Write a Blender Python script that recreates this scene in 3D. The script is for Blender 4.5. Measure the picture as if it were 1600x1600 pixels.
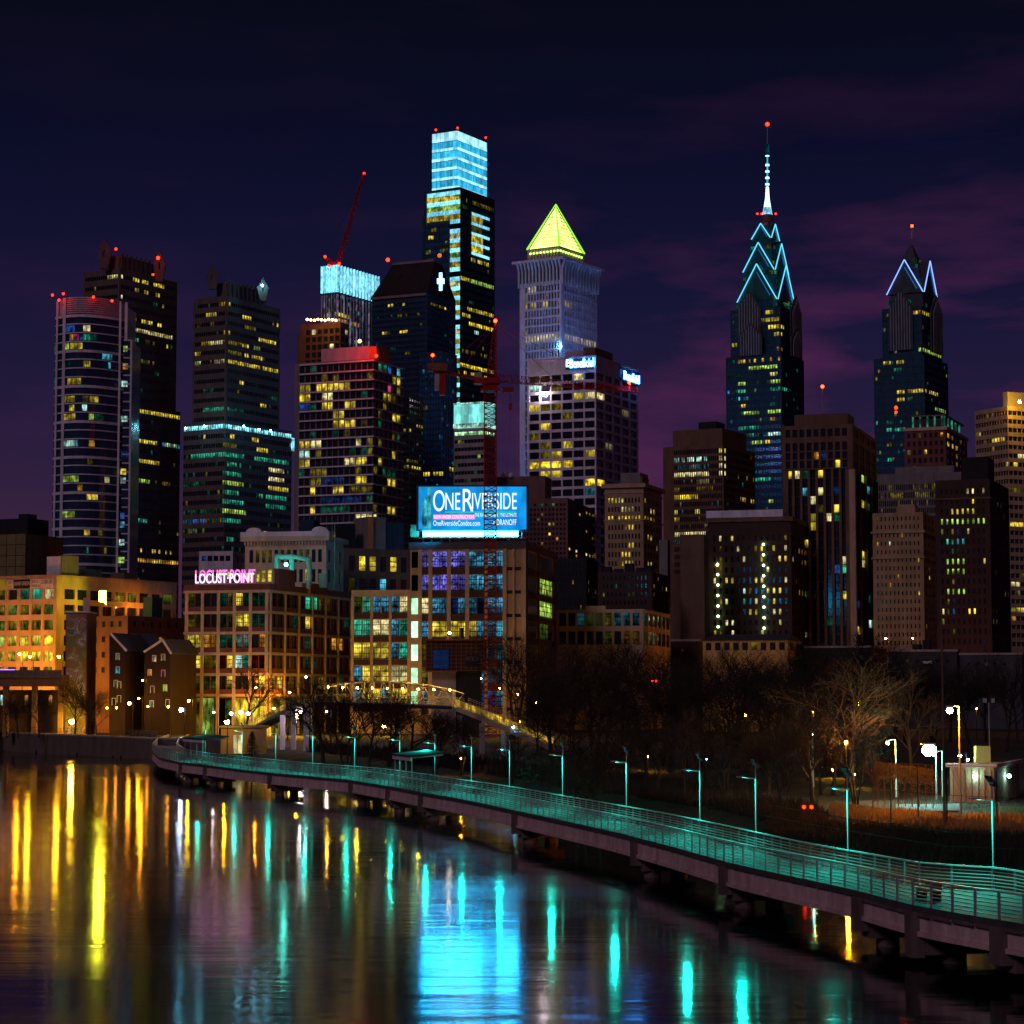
import bpy, bmesh, math, random
from mathutils import Vector, Matrix
for o in list(bpy.data.objects): bpy.data.objects.remove(o)
S = bpy.context.scene
COL = S.collection
# ------------------------------------------------------------------ camera
F, H = 3500.0, 12.0                    # focal length in photo pixels, eye height over the water
TILT = math.atan(0.08)
cam = bpy.data.cameras.new('camera'); cam.sensor_width = 36; cam.lens = F / 1600 * 36
cam.clip_start = 1; cam.clip_end = 12000
co = bpy.data.objects.new('camera', cam); COL.objects.link(co)
co.location = (0, 0, H); co.rotation_euler = (math.pi/2 + TILT, 0, 0)
S.camera = co
# ------------------------------------------------------------------ sky
W = bpy.data.worlds.new('World'); S.world = W; W.use_nodes = True
nt = W.node_tree; nt.nodes.clear()
def N(t, **k):
    n = nt.nodes.new(t)
    for a, b in k.items(): setattr(n, a, b)
    return n
def LK(a, b): nt.links.new(a, b)
SKY_GAIN = 1.0
tc = N('ShaderNodeTexCoord'); sp = N('ShaderNodeSeparateXYZ'); LK(tc.outputs['Generated'], sp.inputs[0])
ramp = N('ShaderNodeValToRGB'); LK(sp.outputs['Z'], ramp.inputs[0])
cr = ramp.color_ramp
def srgb(r, g, b):
    f = lambda c: c/12.92 if c <= .04045 else ((c+.055)/1.055)**2.4
    return (f(r/255), f(g/255), f(b/255), 1)
pts = [(0.0, (78, 42, 60)), (0.06, (60, 37, 62)), (0.11, (39, 28, 60)), (0.17, (22, 21, 52)), (0.24, (11, 13, 38)), (0.30, (8, 10, 24)), (0.7, (5, 6, 13))]
while len(cr.elements) < len(pts): cr.elements.new(0.5)
for e, (p, c) in zip(cr.elements, pts): e.position = p; e.color = srgb(*c)
# low clouds catching the city's glow
mp = N('ShaderNodeMapping'); mp.inputs['Scale'].default_value = (6, 6, 24); mp.inputs['Location'].default_value = (3.1, 0, 0.4); LK(tc.outputs['Generated'], mp.inputs[0])
no = N('ShaderNodeTexNoise'); no.inputs['Scale'].default_value = 1.0; no.inputs['Detail'].default_value = 6; no.inputs['Roughness'].default_value = .55; LK(mp.outputs[0], no.inputs['Vector'])
cl = N('ShaderNodeMapRange'); cl.inputs['From Min'].default_value = .47; cl.inputs['From Max'].default_value = .68; LK(no.outputs['Fac'], cl.inputs['Value'])
az = N('ShaderNodeMapRange'); az.inputs['From Min'].default_value = -.12; az.inputs['From Max'].default_value = .12; az.inputs['To Min'].default_value = .12; az.inputs['To Max'].default_value = 1; LK(sp.outputs['X'], az.inputs['Value'])
el = N('ShaderNodeMapRange'); el.inputs['From Min'].default_value = .15; el.inputs['From Max'].default_value = .235; el.inputs['To Min'].default_value = 1.0; el.inputs['To Max'].default_value = .13; LK(sp.outputs['Z'], el.inputs['Value'])
m1 = N('ShaderNodeMath', operation='MULTIPLY'); LK(cl.outputs[0], m1.inputs[0]); LK(az.outputs[0], m1.inputs[1])
m2 = N('ShaderNodeMath', operation='MULTIPLY'); LK(m1.outputs[0], m2.inputs[0]); LK(el.outputs[0], m2.inputs[1])
mx = N('ShaderNodeMixRGB'); mx.inputs['Color2'].default_value = srgb(84, 37, 76); LK(m2.outputs[0], mx.inputs['Fac']); LK(ramp.outputs[0], mx.inputs['Color1'])
bg = N('ShaderNodeBackground'); bg.inputs['Strength'].default_value = SKY_GAIN; LK(mx.outputs[0], bg.inputs['Color'])
sk = N('ShaderNodeTexSky', sky_type='NISHITA'); sk.sun_disc = False; sk.sun_elevation = math.radians(-5); sk.sun_rotation = math.radians(200)
bg2 = N('ShaderNodeBackground'); bg2.inputs['Strength'].default_value = .05; LK(sk.outputs[0], bg2.inputs['Color'])
ad = N('ShaderNodeAddShader'); LK(bg.outputs[0], ad.inputs[0]); LK(bg2.outputs[0], ad.inputs[1])
out = N('ShaderNodeOutputWorld'); LK(ad.outputs[0], out.inputs[0])
# ------------------------------------------------------------------ faint fill light added over the camera's shoulder
sl = bpy.data.lights.new('fill_light', 'SUN'); sl.energy = .35; sl.angle = math.radians(12); sl.color = (.90, .64, .84)
so = bpy.data.objects.new('fill_light', sl); COL.objects.link(so); so.rotation_euler = (math.radians(62), 0, math.radians(-28))
S.view_settings.view_transform = 'Standard'; S.view_settings.look = 'None'; S.view_settings.exposure = 0; S.view_settings.gamma = 1
S.render.engine = 'CYCLES'
S.cycles.use_denoising = True
S.cycles.sample_clamp_indirect = 6; S.cycles.max_bounces = 5; S.cycles.diffuse_bounces = 2; S.cycles.glossy_bounces = 3; S.cycles.transmission_bounces = 2
S.cycles.caustics_reflective = False; S.cycles.caustics_refractive = False

# ------------------------------------------------------------------ geometry of the view
CT, ST = math.cos(TILT), math.sin(TILT)
EYE = Vector((0, 0, H))
def ray(px, py):
    a, b = (px-800)/F, (800-py)/F
    return Vector((a, CT - b*ST, ST + b*CT))
def P(px, py, D):
    d = ray(px, py); return EYE + d*(D/d.y)
def G(px, py, z):
    d = ray(px, py); return EYE + d*((z-H)/d.z)
def pix(v):
    x, y, z = v.x, v.y, v.z-H
    w = y*CT + z*ST
    return 800 + F*x/w, 800 - F*(z*CT - y*ST)/w
def ppm(D): return F/D                  # pixels per metre

# ------------------------------------------------------------------ mesh collector
class MB:
    def __init__(s): s.v = []; s.f = []; s.m = []; s.uv = {}
    def quad(s, a, b, c, d, mi=0, uv=False):
        i = len(s.v); s.v += [a, b, c, d]
        if uv: s.uv[len(s.f)] = True
        s.f.append((i, i+1, i+2, i+3)); s.m.append(mi)
    def poly(s, pts, mi=0):
        i = len(s.v); s.v += list(pts); s.f.append(tuple(range(i, i+len(pts)))); s.m.append(mi)
    def boxv(s, O, a, b, c, mi=0):      # parallelepiped from corner O with edges a b c
        i = len(s.v)
        s.v += [O, O+a, O+a+b, O+b, O+c, O+a+c, O+a+b+c, O+b+c]
        for f in ((0,3,2,1),(4,5,6,7),(0,1,5,4),(1,2,6,5),(2,3,7,6),(3,0,4,7)):
            s.f.append(tuple(i+k for k in f)); s.m.append(mi)
    def box(s, x0, x1, y0, y1, z0, z1, mi=0):
        s.boxv(Vector((x0, y0, z0)), Vector((x1-x0, 0, 0)), Vector((0, y1-y0, 0)), Vector((0, 0, z1-z0)), mi)
    def tube(s, p, q, r, r2=None, n=6, mi=0, cap=True):
        r2 = r if r2 is None else r2
        d = (q-p)
        if d.length < 1e-6: return
        d = d.normalized()
        u = d.orthogonal().normalized(); w = d.cross(u)
        i = len(s.v)
        for k in range(n):
            a = 2*math.pi*k/n; e = u*math.cos(a) + w*math.sin(a)
            s.v.append(p + e*r); s.v.append(q + e*r2)
        for k in range(n):
            j = (k+1) % n
            s.f.append((i+2*k, i+2*j, i+2*j+1, i+2*k+1)); s.m.append(mi)
        if cap:
            s.f.append(tuple(i+2*k for k in range(n))[::-1]); s.m.append(mi)
            s.f.append(tuple(i+2*k+1 for k in range(n))); s.m.append(mi)
    def prism(s, pts, off, mi=0):       # polygon swept by off
        i = len(s.v); n = len(pts)
        s.v += list(pts) + [p+off for p in pts]
        s.f.append(tuple(range(i, i+n))[::-1]); s.m.append(mi)
        s.f.append(tuple(range(i+n, i+2*n))); s.m.append(mi)
        for k in range(n):
            j = (k+1) % n
            s.f.append((i+k, i+j, i+n+j, i+n+k)); s.m.append(mi)
    def loft(s, A, B, mi=0, cap=True):
        i = len(s.v); n = len(A); s.v += list(A)+list(B)
        for k in range(n):
            j = (k+1) % n
            s.f.append((i+k, i+j, i+n+j, i+n+k)); s.m.append(mi)
        if cap:
            s.f.append(tuple(range(i+n, i+2*n))); s.m.append(mi)
    def ball(s, c, r, n=8, m=5, mi=0, sq=1.0):
        i = len(s.v); s.v.append(c+Vector((0, 0, r*sq)))
        for a in range(1, m):
            t = math.pi*a/m
            for b in range(n):
                f = 2*math.pi*b/n
                s.v.append(c+Vector((r*math.sin(t)*math.cos(f), r*math.sin(t)*math.sin(f), r*sq*math.cos(t))))
        s.v.append(c-Vector((0, 0, r*sq))); last = len(s.v)-1
        for b in range(n):
            j = (b+1) % n
            s.f.append((i, i+1+b, i+1+j)); s.m.append(mi)
            for a in range(m-2):
                s.f.append((i+1+a*n+b, i+1+(a+1)*n+b, i+1+(a+1)*n+j, i+1+a*n+j)); s.m.append(mi)
            k = i+1+(m-2)*n
            s.f.append((last, k+j, k+b)); s.m.append(mi)
    def mesh(s, name, mats):
        me = bpy.data.meshes.new(name)
        me.from_pydata([tuple(v) for v in s.v], [], s.f)
        for mm in (mats if isinstance(mats, (list, tuple)) else [mats]): me.materials.append(M(mm))
        me.polygons.foreach_set('material_index', s.m)
        if s.uv:
            uvl = me.uv_layers.new(name='UVMap')
            for fi in s.uv:
                p = me.polygons[fi]
                for k, li in enumerate(p.loop_indices): uvl.data[li].uv = ((0, 0), (1, 0), (1, 1), (0, 1))[k]
        me.update()
        return me
    def build(s, name, mats, parent=None):
        if not s.v: return None
        o = bpy.data.objects.new(name, s.mesh(name, mats)); COL.objects.link(o)
        if parent is not None: adopt(o, parent)
        return o
def adopt(o, root):
    o.parent = root
    q = root; off = Vector((0, 0, 0))
    m = Matrix.Identity(4)
    while q is not None:
        m = Matrix.LocRotScale(q.location, q.rotation_euler, q.scale) if q.parent is None else Matrix.Identity(4)
        q = q.parent
    if root.parent is None: o.matrix_parent_inverse = m.inverted()
def thing(name, label, cat, loc=(0, 0, 0), group=None):
    o = bpy.data.objects.new(name, None); COL.objects.link(o); o.empty_display_size = .5
    o.location = loc; tag(o, label, cat, group); return o
def tag(o, label, cat, group=None, kind=None):
    if label: o['label'] = label
    if cat: o['category'] = cat
    if group: o['group'] = group
    if kind: o['kind'] = kind
    return o
def copy_tree(root, loc, rz, label, group, sc=None):
    r = root.copy(); COL.objects.link(r); r.location = loc; r.rotation_euler = (0, 0, rz); r['label'] = label
    if group: r['group'] = group
    if sc: r.scale = (sc, sc, sc) if not isinstance(sc, tuple) else sc
    for ch in list(root.children):
        c = ch.copy(); COL.objects.link(c); c.parent = r
        for g in ch.children:
            d = g.copy(); COL.objects.link(d); d.parent = c
    return r

# ------------------------------------------------------------------ materials
MATS = {}
def M(k):
    return MATS[k] if isinstance(k, str) else k
def mat(key, col, rough=.8, metal=0.0, var=.25, scale=.15, streak=True, spec=.3):
    m = bpy.data.materials.new(key); m.use_nodes = True; t = m.node_tree; b = t.nodes['Principled BSDF']
    b.inputs['Roughness'].default_value = rough; b.inputs['Metallic'].default_value = metal; b.inputs['Specular IOR Level'].default_value = spec
    g = t.nodes.new('ShaderNodeNewGeometry'); mp = t.nodes.new('ShaderNodeMapping')
    mp.inputs['Scale'].default_value = (scale*3, scale*3, scale if streak else scale*3)
    t.links.new(g.outputs['Position'], mp.inputs[0])
    n = t.nodes.new('ShaderNodeTexNoise'); n.inputs['Scale'].default_value = 1; n.inputs['Detail'].default_value = 5; n.inputs['Roughness'].default_value = .65
    t.links.new(mp.outputs[0], n.inputs['Vector'])
    r = t.nodes.new('ShaderNodeMapRange'); r.inputs['From Min'].default_value = .3; r.inputs['From Max'].default_value = .7
    r.inputs['To Min'].default_value = 1-var; r.inputs['To Max'].default_value = 1+var
    t.links.new(n.outputs['Fac'], r.inputs['Value'])
    mu = t.nodes.new('ShaderNodeVectorMath'); mu.operation = 'SCALE'; mu.inputs[0].default_value = col[:3]
    t.links.new(r.outputs[0], mu.inputs['Scale']); t.links.new(mu.outputs[0], b.inputs['Base Color'])
    MATS[key] = m; return m
def emit(key, col, strength, var=.0, sampled=False, sx=1.5, sz=.45, lo=.22, grid=None):
    """A lit pane or lamp. Noise in the panes imitates light on furniture, blinds and ceilings behind the glass; grid adds muntins."""
    m = bpy.data.materials.new(key); m.use_nodes = True; t = m.node_tree; t.nodes.clear()
    o = t.nodes.new('ShaderNodeOutputMaterial'); e = t.nodes.new('ShaderNodeEmission'); e.inputs['Color'].default_value = (*col, 1); e.inputs['Strength'].default_value = strength
    t.links.new(e.outputs[0], o.inputs[0])
    last = None
    if var:
        g = t.nodes.new('ShaderNodeNewGeometry'); mp = t.nodes.new('ShaderNodeMapping'); mp.inputs['Scale'].default_value = (sx, sx, sz)
        t.links.new(g.outputs['Position'], mp.inputs[0])
        n = t.nodes.new('ShaderNodeTexNoise'); n.inputs['Scale'].default_value = 1; n.inputs['Detail'].default_value = 3; n.inputs['Roughness'].default_value = .7
        t.links.new(mp.outputs[0], n.inputs['Vector'])
        r = t.nodes.new('ShaderNodeMapRange'); r.inputs['From Min'].default_value = .36; r.inputs['From Max'].default_value = .64
        r.inputs['To Min'].default_value = lo; r.inputs['To Max'].default_value = 1+var
        t.links.new(n.outputs['Fac'], r.inputs['Value'])
        oi = t.nodes.new('ShaderNodeObjectInfo'); r2 = t.nodes.new('ShaderNodeMapRange'); r2.inputs['To Min'].default_value = .55; r2.inputs['To Max'].default_value = 1.2
        t.links.new(oi.outputs['Random'], r2.inputs['Value'])
        mu = t.nodes.new('ShaderNodeMath'); mu.operation = 'MULTIPLY'; t.links.new(r.outputs[0], mu.inputs[0]); t.links.new(r2.outputs[0], mu.inputs[1])
        nb = t.nodes.new('ShaderNodeTexNoise'); nb.inputs['Scale'].default_value = .33; nb.inputs['Detail'].default_value = 1; t.links.new(g.outputs['Position'], nb.inputs['Vector'])
        rb = t.nodes.new('ShaderNodeMapRange'); rb.inputs['From Min'].default_value = .40; rb.inputs['From Max'].default_value = .56; rb.inputs['To Min'].default_value = .25 if lo < .5 else .8; rb.inputs['To Max'].default_value = 1.1
        t.links.new(nb.outputs['Fac'], rb.inputs['Value'])
        mv = t.nodes.new('ShaderNodeMath'); mv.operation = 'MULTIPLY'; t.links.new(mu.outputs[0], mv.inputs[0]); t.links.new(rb.outputs[0], mv.inputs[1])
        last = mv.outputs[0]
        if lo < .5:                      # ceiling light is put in as a brighter pane head; blinds at different heights
            u2 = t.nodes.new('ShaderNodeUVMap'); s2 = t.nodes.new('ShaderNodeSeparateXYZ'); t.links.new(u2.outputs[0], s2.inputs[0])
            g1 = t.nodes.new('ShaderNodeMapRange'); g1.inputs['From Min'].default_value = .1; g1.inputs['From Max'].default_value = .9; g1.inputs['To Min'].default_value = .55; g1.inputs['To Max'].default_value = 1.3
            t.links.new(s2.outputs[1], g1.inputs['Value'])
            th = t.nodes.new('ShaderNodeMath'); th.operation = 'MULTIPLY_ADD'; th.inputs[1].default_value = -.75; th.inputs[2].default_value = 1.35; t.links.new(oi.outputs['Random'], th.inputs[0])
            gt = t.nodes.new('ShaderNodeMath'); gt.operation = 'LESS_THAN'; t.links.new(s2.outputs[1], gt.inputs[0]); t.links.new(th.outputs[0], gt.inputs[1])
            bl = t.nodes.new('ShaderNodeMapRange'); bl.inputs['To Min'].default_value = .38; t.links.new(gt.outputs[0], bl.inputs['Value'])
            ma = t.nodes.new('ShaderNodeMath'); ma.operation = 'MULTIPLY'; t.links.new(g1.outputs[0], ma.inputs[0]); t.links.new(bl.outputs[0], ma.inputs[1])
            mb_ = t.nodes.new('ShaderNodeMath'); mb_.operation = 'MULTIPLY'; t.links.new(last, mb_.inputs[0]); t.links.new(ma.outputs[0], mb_.inputs[1]); last = mb_.outputs[0]
        # hue drifts a little from room to room
        hs = t.nodes.new('ShaderNodeHueSaturation'); hs.inputs['Color'].default_value = (*col, 1)
        r3 = t.nodes.new('ShaderNodeMapRange'); r3.inputs['To Min'].default_value = .478; r3.inputs['To Max'].default_value = .522
        n2 = t.nodes.new('ShaderNodeTexNoise'); n2.inputs['Scale'].default_value = .35; t.links.new(g.outputs['Position'], n2.inputs['Vector'])
        t.links.new(n2.outputs['Fac'], r3.inputs['Value']); t.links.new(r3.outputs[0], hs.inputs['Hue']); t.links.new(hs.outputs[0], e.inputs['Color'])
    if grid:
        uv = t.nodes.new('ShaderNodeUVMap'); sx_ = t.nodes.new('ShaderNodeSeparateXYZ'); t.links.new(uv.outputs[0], sx_.inputs[0])
        def line(sock, k, w):
            a = t.nodes.new('ShaderNodeMath'); a.operation = 'MULTIPLY'; a.inputs[1].default_value = k; t.links.new(sock, a.inputs[0])
            b = t.nodes.new('ShaderNodeMath'); b.operation = 'FRACT'; t.links.new(a.outputs[0], b.inputs[0])
            c = t.nodes.new('ShaderNodeMath'); c.operation = 'GREATER_THAN'; c.inputs[1].default_value = w; t.links.new(b.outputs[0], c.inputs[0]); return c.outputs[0]
        a = t.nodes.new('ShaderNodeMath'); a.operation = 'MULTIPLY'
        t.links.new(line(sx_.outputs[0], grid[0], .20), a.inputs[0]); t.links.new(line(sx_.outputs[1], grid[1], .15), a.inputs[1])
        if last:
            b = t.nodes.new('ShaderNodeMath'); b.operation = 'MULTIPLY'; t.links.new(last, b.inputs[0]); t.links.new(a.outputs[0], b.inputs[1]); last = b.outputs[0]
        else: last = a.outputs[0]
    if last:
        b = t.nodes.new('ShaderNodeMath'); b.operation = 'MULTIPLY'; b.inputs[1].default_value = strength; t.links.new(last, b.inputs[0]); t.links.new(b.outputs[0], e.inputs['Strength'])
    m.cycles.emission_sampling = 'AUTO' if sampled else 'NONE'
    MATS[key] = m; return m
PAL = dict(y=(1, .74, .07), w=(1, .86, .38), o=(1, .42, .04), g=(.62, 1, .14), t=(.06, .85, .50), c=(.10, .72, 1), b=(.05, .22, 1), W=(.55, 1, .86), m=(1, .08, .35), Y=(1, .70, .04), C=(.25, .85, 1), r=(1, .05, .03), G=(.45, 1, .45), p=(.30, .15, 1))
STR = dict(y=.95, w=1.05, o=.75, g=.85, t=.55, c=.8, b=.55, W=1.2, m=.6, Y=1.7, C=2.2, r=.4, G=2.2, p=.5)
for k, c in PAL.items():
    emit(k, c, STR[k], .55)
    emit('d'+k, c, STR[k]*.15, .9, lo=.05)
    emit('l'+k, c, STR[k]*1.0, .8, sx=1.1, sz=.6, lo=.25, grid=(4, 3))
    emit('ld'+k, c, STR[k]*.09, .9, sx=1.1, sz=.6, lo=.1, grid=(4, 3))
mat('glass', (.008, .012, .022), .12, 0, .3, spec=.6)
mat('glass_blue', (.016, .12, .30), .22, 0, .3, spec=.7)
mat('glass_teal', (.010, .085, .10), .22, 0, .3, spec=.6)
mat('glass_navy', (.010, .036, .085), .18, 0, .3, spec=.6)
mat('loft_glass', (.012, .022, .022), .10, 0, .5, spec=.6)
for k, c in dict(granite=(.14, .10, .085), brown=(.17, .10, .062), brick=(.20, .07, .055), dark_brick=(.060, .032, .025), pink_brick=(.22, .10, .09), cream=(.62, .50, .34),
                 tan=(.40, .28, .15), white=(.74, .70, .72), lilac=(.78, .70, .80), grey=(.22, .20, .19), dark=(.045, .042, .048), black=(.018, .018, .02), olive=(.26, .20, .08),
                 concrete=(.36, .32, .30), pinkstone=(.56, .40, .44), slate=(.06, .065, .08), red_steel=(.36, .018, .014), steel=(.30, .30, .31), navy=(.020, .050, .085),
                 rust=(.25, .09, .04), yellow_wall=(.55, .40, .14), teal_paint_and_light=(.20, .42, .40), greenpaint=(.10, .5, .25), orange_paint_and_light=(.6, .2, .05), seawall=(.16, .12, .09), sandstone=(.45, .33, .22)).items():
    mat(k, c)
mat('metal', (.40, .42, .42), .45, .3, .1)
mat('lit_bark', (.13, .075, .04), .95, 0, .4, .6)  # bark lightened to stand in for orange lamplight on a few trees
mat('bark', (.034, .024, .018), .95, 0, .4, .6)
mat('deck', (.075, .075, .072), .75, 0, .35, .5)
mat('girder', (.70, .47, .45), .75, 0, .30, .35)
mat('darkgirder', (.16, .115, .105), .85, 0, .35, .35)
mat('asphalt', (.05, .05, .05), .9)
mat('panelpv', (.02, .022, .04), .2, .2, .1, spec=.5)
emit('beacon', (1, .012, .002), 14, sampled=True)
emit('beacon_big', (1, .012, .002), 45, sampled=True); emit('beacon_flare', (1, .010, .002), 330, sampled=True); emit('lantern_post', (1, .32, .012), 130, sampled=True); emit('sodium_park', (1, .30, .010), 4200, sampled=True)
emit('sodium', (1, .30, .010), 900, sampled=True)
emit('sodium_big', (1, .30, .010), 2200, sampled=True)
emit('yellow_lamp', (1, .52, .02), 700, sampled=True)
emit('white_lamp', (1, .80, .88), 260, sampled=True)
emit('blue_lamp', (.45, .62, 1), 220, sampled=True)
emit('teal_lamp', (.006, .80, .60), 2500, sampled=True)
emit('star_lamp', (.25, 1, .85), 330, sampled=True)
emit('cyan_lamp', (.18, .72, 1), 120, sampled=True)
emit('green_lamp', (.55, 1, .45), 14)
emit('warm_small', (1, .62, .16), 18)

# ------------------------------------------------------------------ text
def text_mesh(name, body, O, u, up, n, width=None, height=None, extrude=.08, mats='W', parent=None, off=.05, shear=0.0):
    cu = bpy.data.curves.new('t', 'FONT'); cu.body = body; cu.size = 1; cu.extrude = 0.01; cu.align_x = 'LEFT'; cu.shear = shear
    ob = bpy.data.objects.new('t', cu); COL.objects.link(ob)
    bpy.context.view_layer.update()
    me = bpy.data.meshes.new_from_object(ob.evaluated_get(bpy.context.evaluated_depsgraph_get()))
    bpy.data.objects.remove(ob); bpy.data.curves.remove(cu)
    xs = [v.co.x for v in me.vertices]; ys = [v.co.y for v in me.vertices]; x0, x1, y0, y1 = min(xs), max(xs), min(ys), max(ys)
    sx = (width/(x1-x0)) if width else None; sy = (height/(y1-y0)) if height else None
    sx = sx or sy; sy = sy or sx
    for v in me.vertices:
        v.co = O + u*((v.co.x-x0)*sx) + up*((v.co.y-y0)*sy) + n*(off + (v.co.z+.01)/.02*extrude)
    me.materials.clear(); me.materials.append(M(mats)); me.name = name
    o = bpy.data.objects.new(name, me); COL.objects.link(o)
    if parent is not None: adopt(o, parent)
    return o
# ------------------------------------------------------------------ facades with real openings
UP = Vector((0, 0, 1))
UNIT = {}
def unit_pane(k):
    if k not in UNIT:
        b = MB(); h = .5
        b.quad(Vector((-h, -h, -h)), Vector((h, -h, -h)), Vector((h, -h, h)), Vector((-h, -h, h)), 0, True)
        for q in (((h,h,-h),(-h,h,-h),(-h,h,h),(h,h,h)), ((-h,h,-h),(-h,-h,-h),(-h,-h,h),(-h,h,h)), ((h,-h,-h),(h,h,-h),(h,h,h),(h,-h,h)), ((-h,-h,h),(h,-h,h),(h,h,h),(-h,h,h)), ((-h,h,-h),(h,h,-h),(h,-h,-h),(-h,-h,-h))):
            b.quad(*[Vector(p) for p in q])
        UNIT[k] = b.mesh('window_pane', k)
    return UNIT[k]
class Cell:
    __slots__ = ('face', 'r', 'c', 'p', 'u', 'n', 'w', 'h', 'px', 'py', 'key')
def face_grid(mb, O, u, n, L, z0, z1, cols, rows, dep, mi=0, face=0):
    xs = sorted({0.0, L} | {x for c in cols for x in c}); zs = sorted({z0, z1} | {z for r in rows for z in r})
    ci = {round(a, 4): i for i, (a, b) in enumerate(cols)}; ri = {round(a, 4): i for i, (a, b) in enumerate(rows)}
    V = {}
    def v(i, j):
        if (i, j) not in V:
            V[i, j] = len(mb.v); q = O + u*xs[i]; mb.v.append(Vector((q.x, q.y, zs[j])))
        return V[i, j]
    cells = []
    for i in range(len(xs)-1):
        for j in range(len(zs)-1):
            a, b, c, d = v(i, j), v(i+1, j), v(i+1, j+1), v(i, j+1)
            if round(xs[i], 4) in ci and round(zs[j], 4) in ri:
                k = len(mb.v)
                for q in (a, b, c, d): mb.v.append(mb.v[q] - n*dep)
                for e, f in ((0, 1), (1, 2), (2, 3), (3, 0)):
                    mb.f.append(((a, b, c, d)[e], (a, b, c, d)[f], k+f, k+e)); mb.m.append(mi)
                C = Cell(); C.face = face; C.c = ci[round(xs[i], 4)]; C.r = ri[round(zs[j], 4)]
                m = O + u*((xs[i]+xs[i+1])/2); C.p = Vector((m.x, m.y, (zs[j]+zs[j+1])/2)) - n*(dep-.04)
                C.u = u; C.n = n; C.w = xs[i+1]-xs[i]; C.h = zs[j+1]-zs[j]; C.px, C.py = pix(C.p); C.key = None
                cells.append(C)
            else:
                mb.f.append((a, b, c, d)); mb.m.append(mi)
    return cells
def cols_of(L, n, frac=.8, m0=0.0, m1=0.0):
    if n <= 0: return []
    p = (L-m0-m1)/n
    return [(m0+p*i+p*(1-frac)/2, m0+p*i+p*(1+frac)/2) for i in range(n)]
def rows_of(xc, D, y0, pitch, h, yend):
    r = []; y = y0
    while y + h < yend:
        r.append((P(xc, y+h, D).z, P(xc, y, D).z)); y += pitch
    return r
def light_up(cells, lit=(), rnd=(0, ('y',)), seed=1):
    R = random.Random(seed)
    for c in cells:
        if rnd[0] and R.random() < rnd[0]: c.key = R.choice(rnd[1])
    faces = sorted({c.face for c in cells})
    for s in lit:
        x0, x1, y, key = s[:4]; pr = s[4] if len(s) > 4 else 1
        for f in faces:
            fc = [c for c in cells if c.face == f]
            lo, hi = min(c.px for c in fc)-3, max(c.px for c in fc)+3
            a, b = max(x0, lo), min(x1, hi)
            if b <= a: continue
            xm = (a+b)/2
            k = min(fc, key=lambda c: abs(c.px-xm)*.5+abs(c.py-y))
            if abs(k.py-y) > 14: continue
            hit = [c for c in fc if c.r == k.r and a-1 <= c.px <= b+1] or [k]
            for c in hit:
                if R.random() < pr: c.key = key if isinstance(key, str) else R.choice(key)
def add_panes(root, cells, dark='glass', cap=96, name='window', pre=''):
    lit = [c for c in cells if c.key]; unl = [c for c in cells if not c.key]
    lit.sort(key=lambda c: -(c.w*c.h)); unl.sort(key=lambda c: -(c.w*c.h))
    order = lit + unl
    for c in order[:cap]:
        k = (pre + c.key) if c.key else dark
        o = bpy.data.objects.new(name, unit_pane(k)); COL.objects.link(o); o.parent = root
        m = Matrix(((c.u.x*c.w, -c.n.x*.08, 0, c.p.x), (c.u.y*c.w, -c.n.y*.08, 0, c.p.y), (0, 0, c.h, c.p.z), (0, 0, 0, 1)))
        o.matrix_basis = Matrix.Translation(-Vector(root.location)) @ m
    rest = order[cap:]
    if rest:
        keys = [dark] + sorted({pre+c.key for c in rest if c.key}); b = MB()
        for c in rest:
            hu, hz = c.u*(c.w/2), UP*(c.h/2)
            b.quad(c.p-hu-hz, c.p+hu-hz, c.p+hu+hz, c.p-hu+hz, keys.index(pre+c.key) if c.key else 0, True)
        o = b.build(name, keys, root); o['kind'] = 'stuff'
class B: pass
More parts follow.
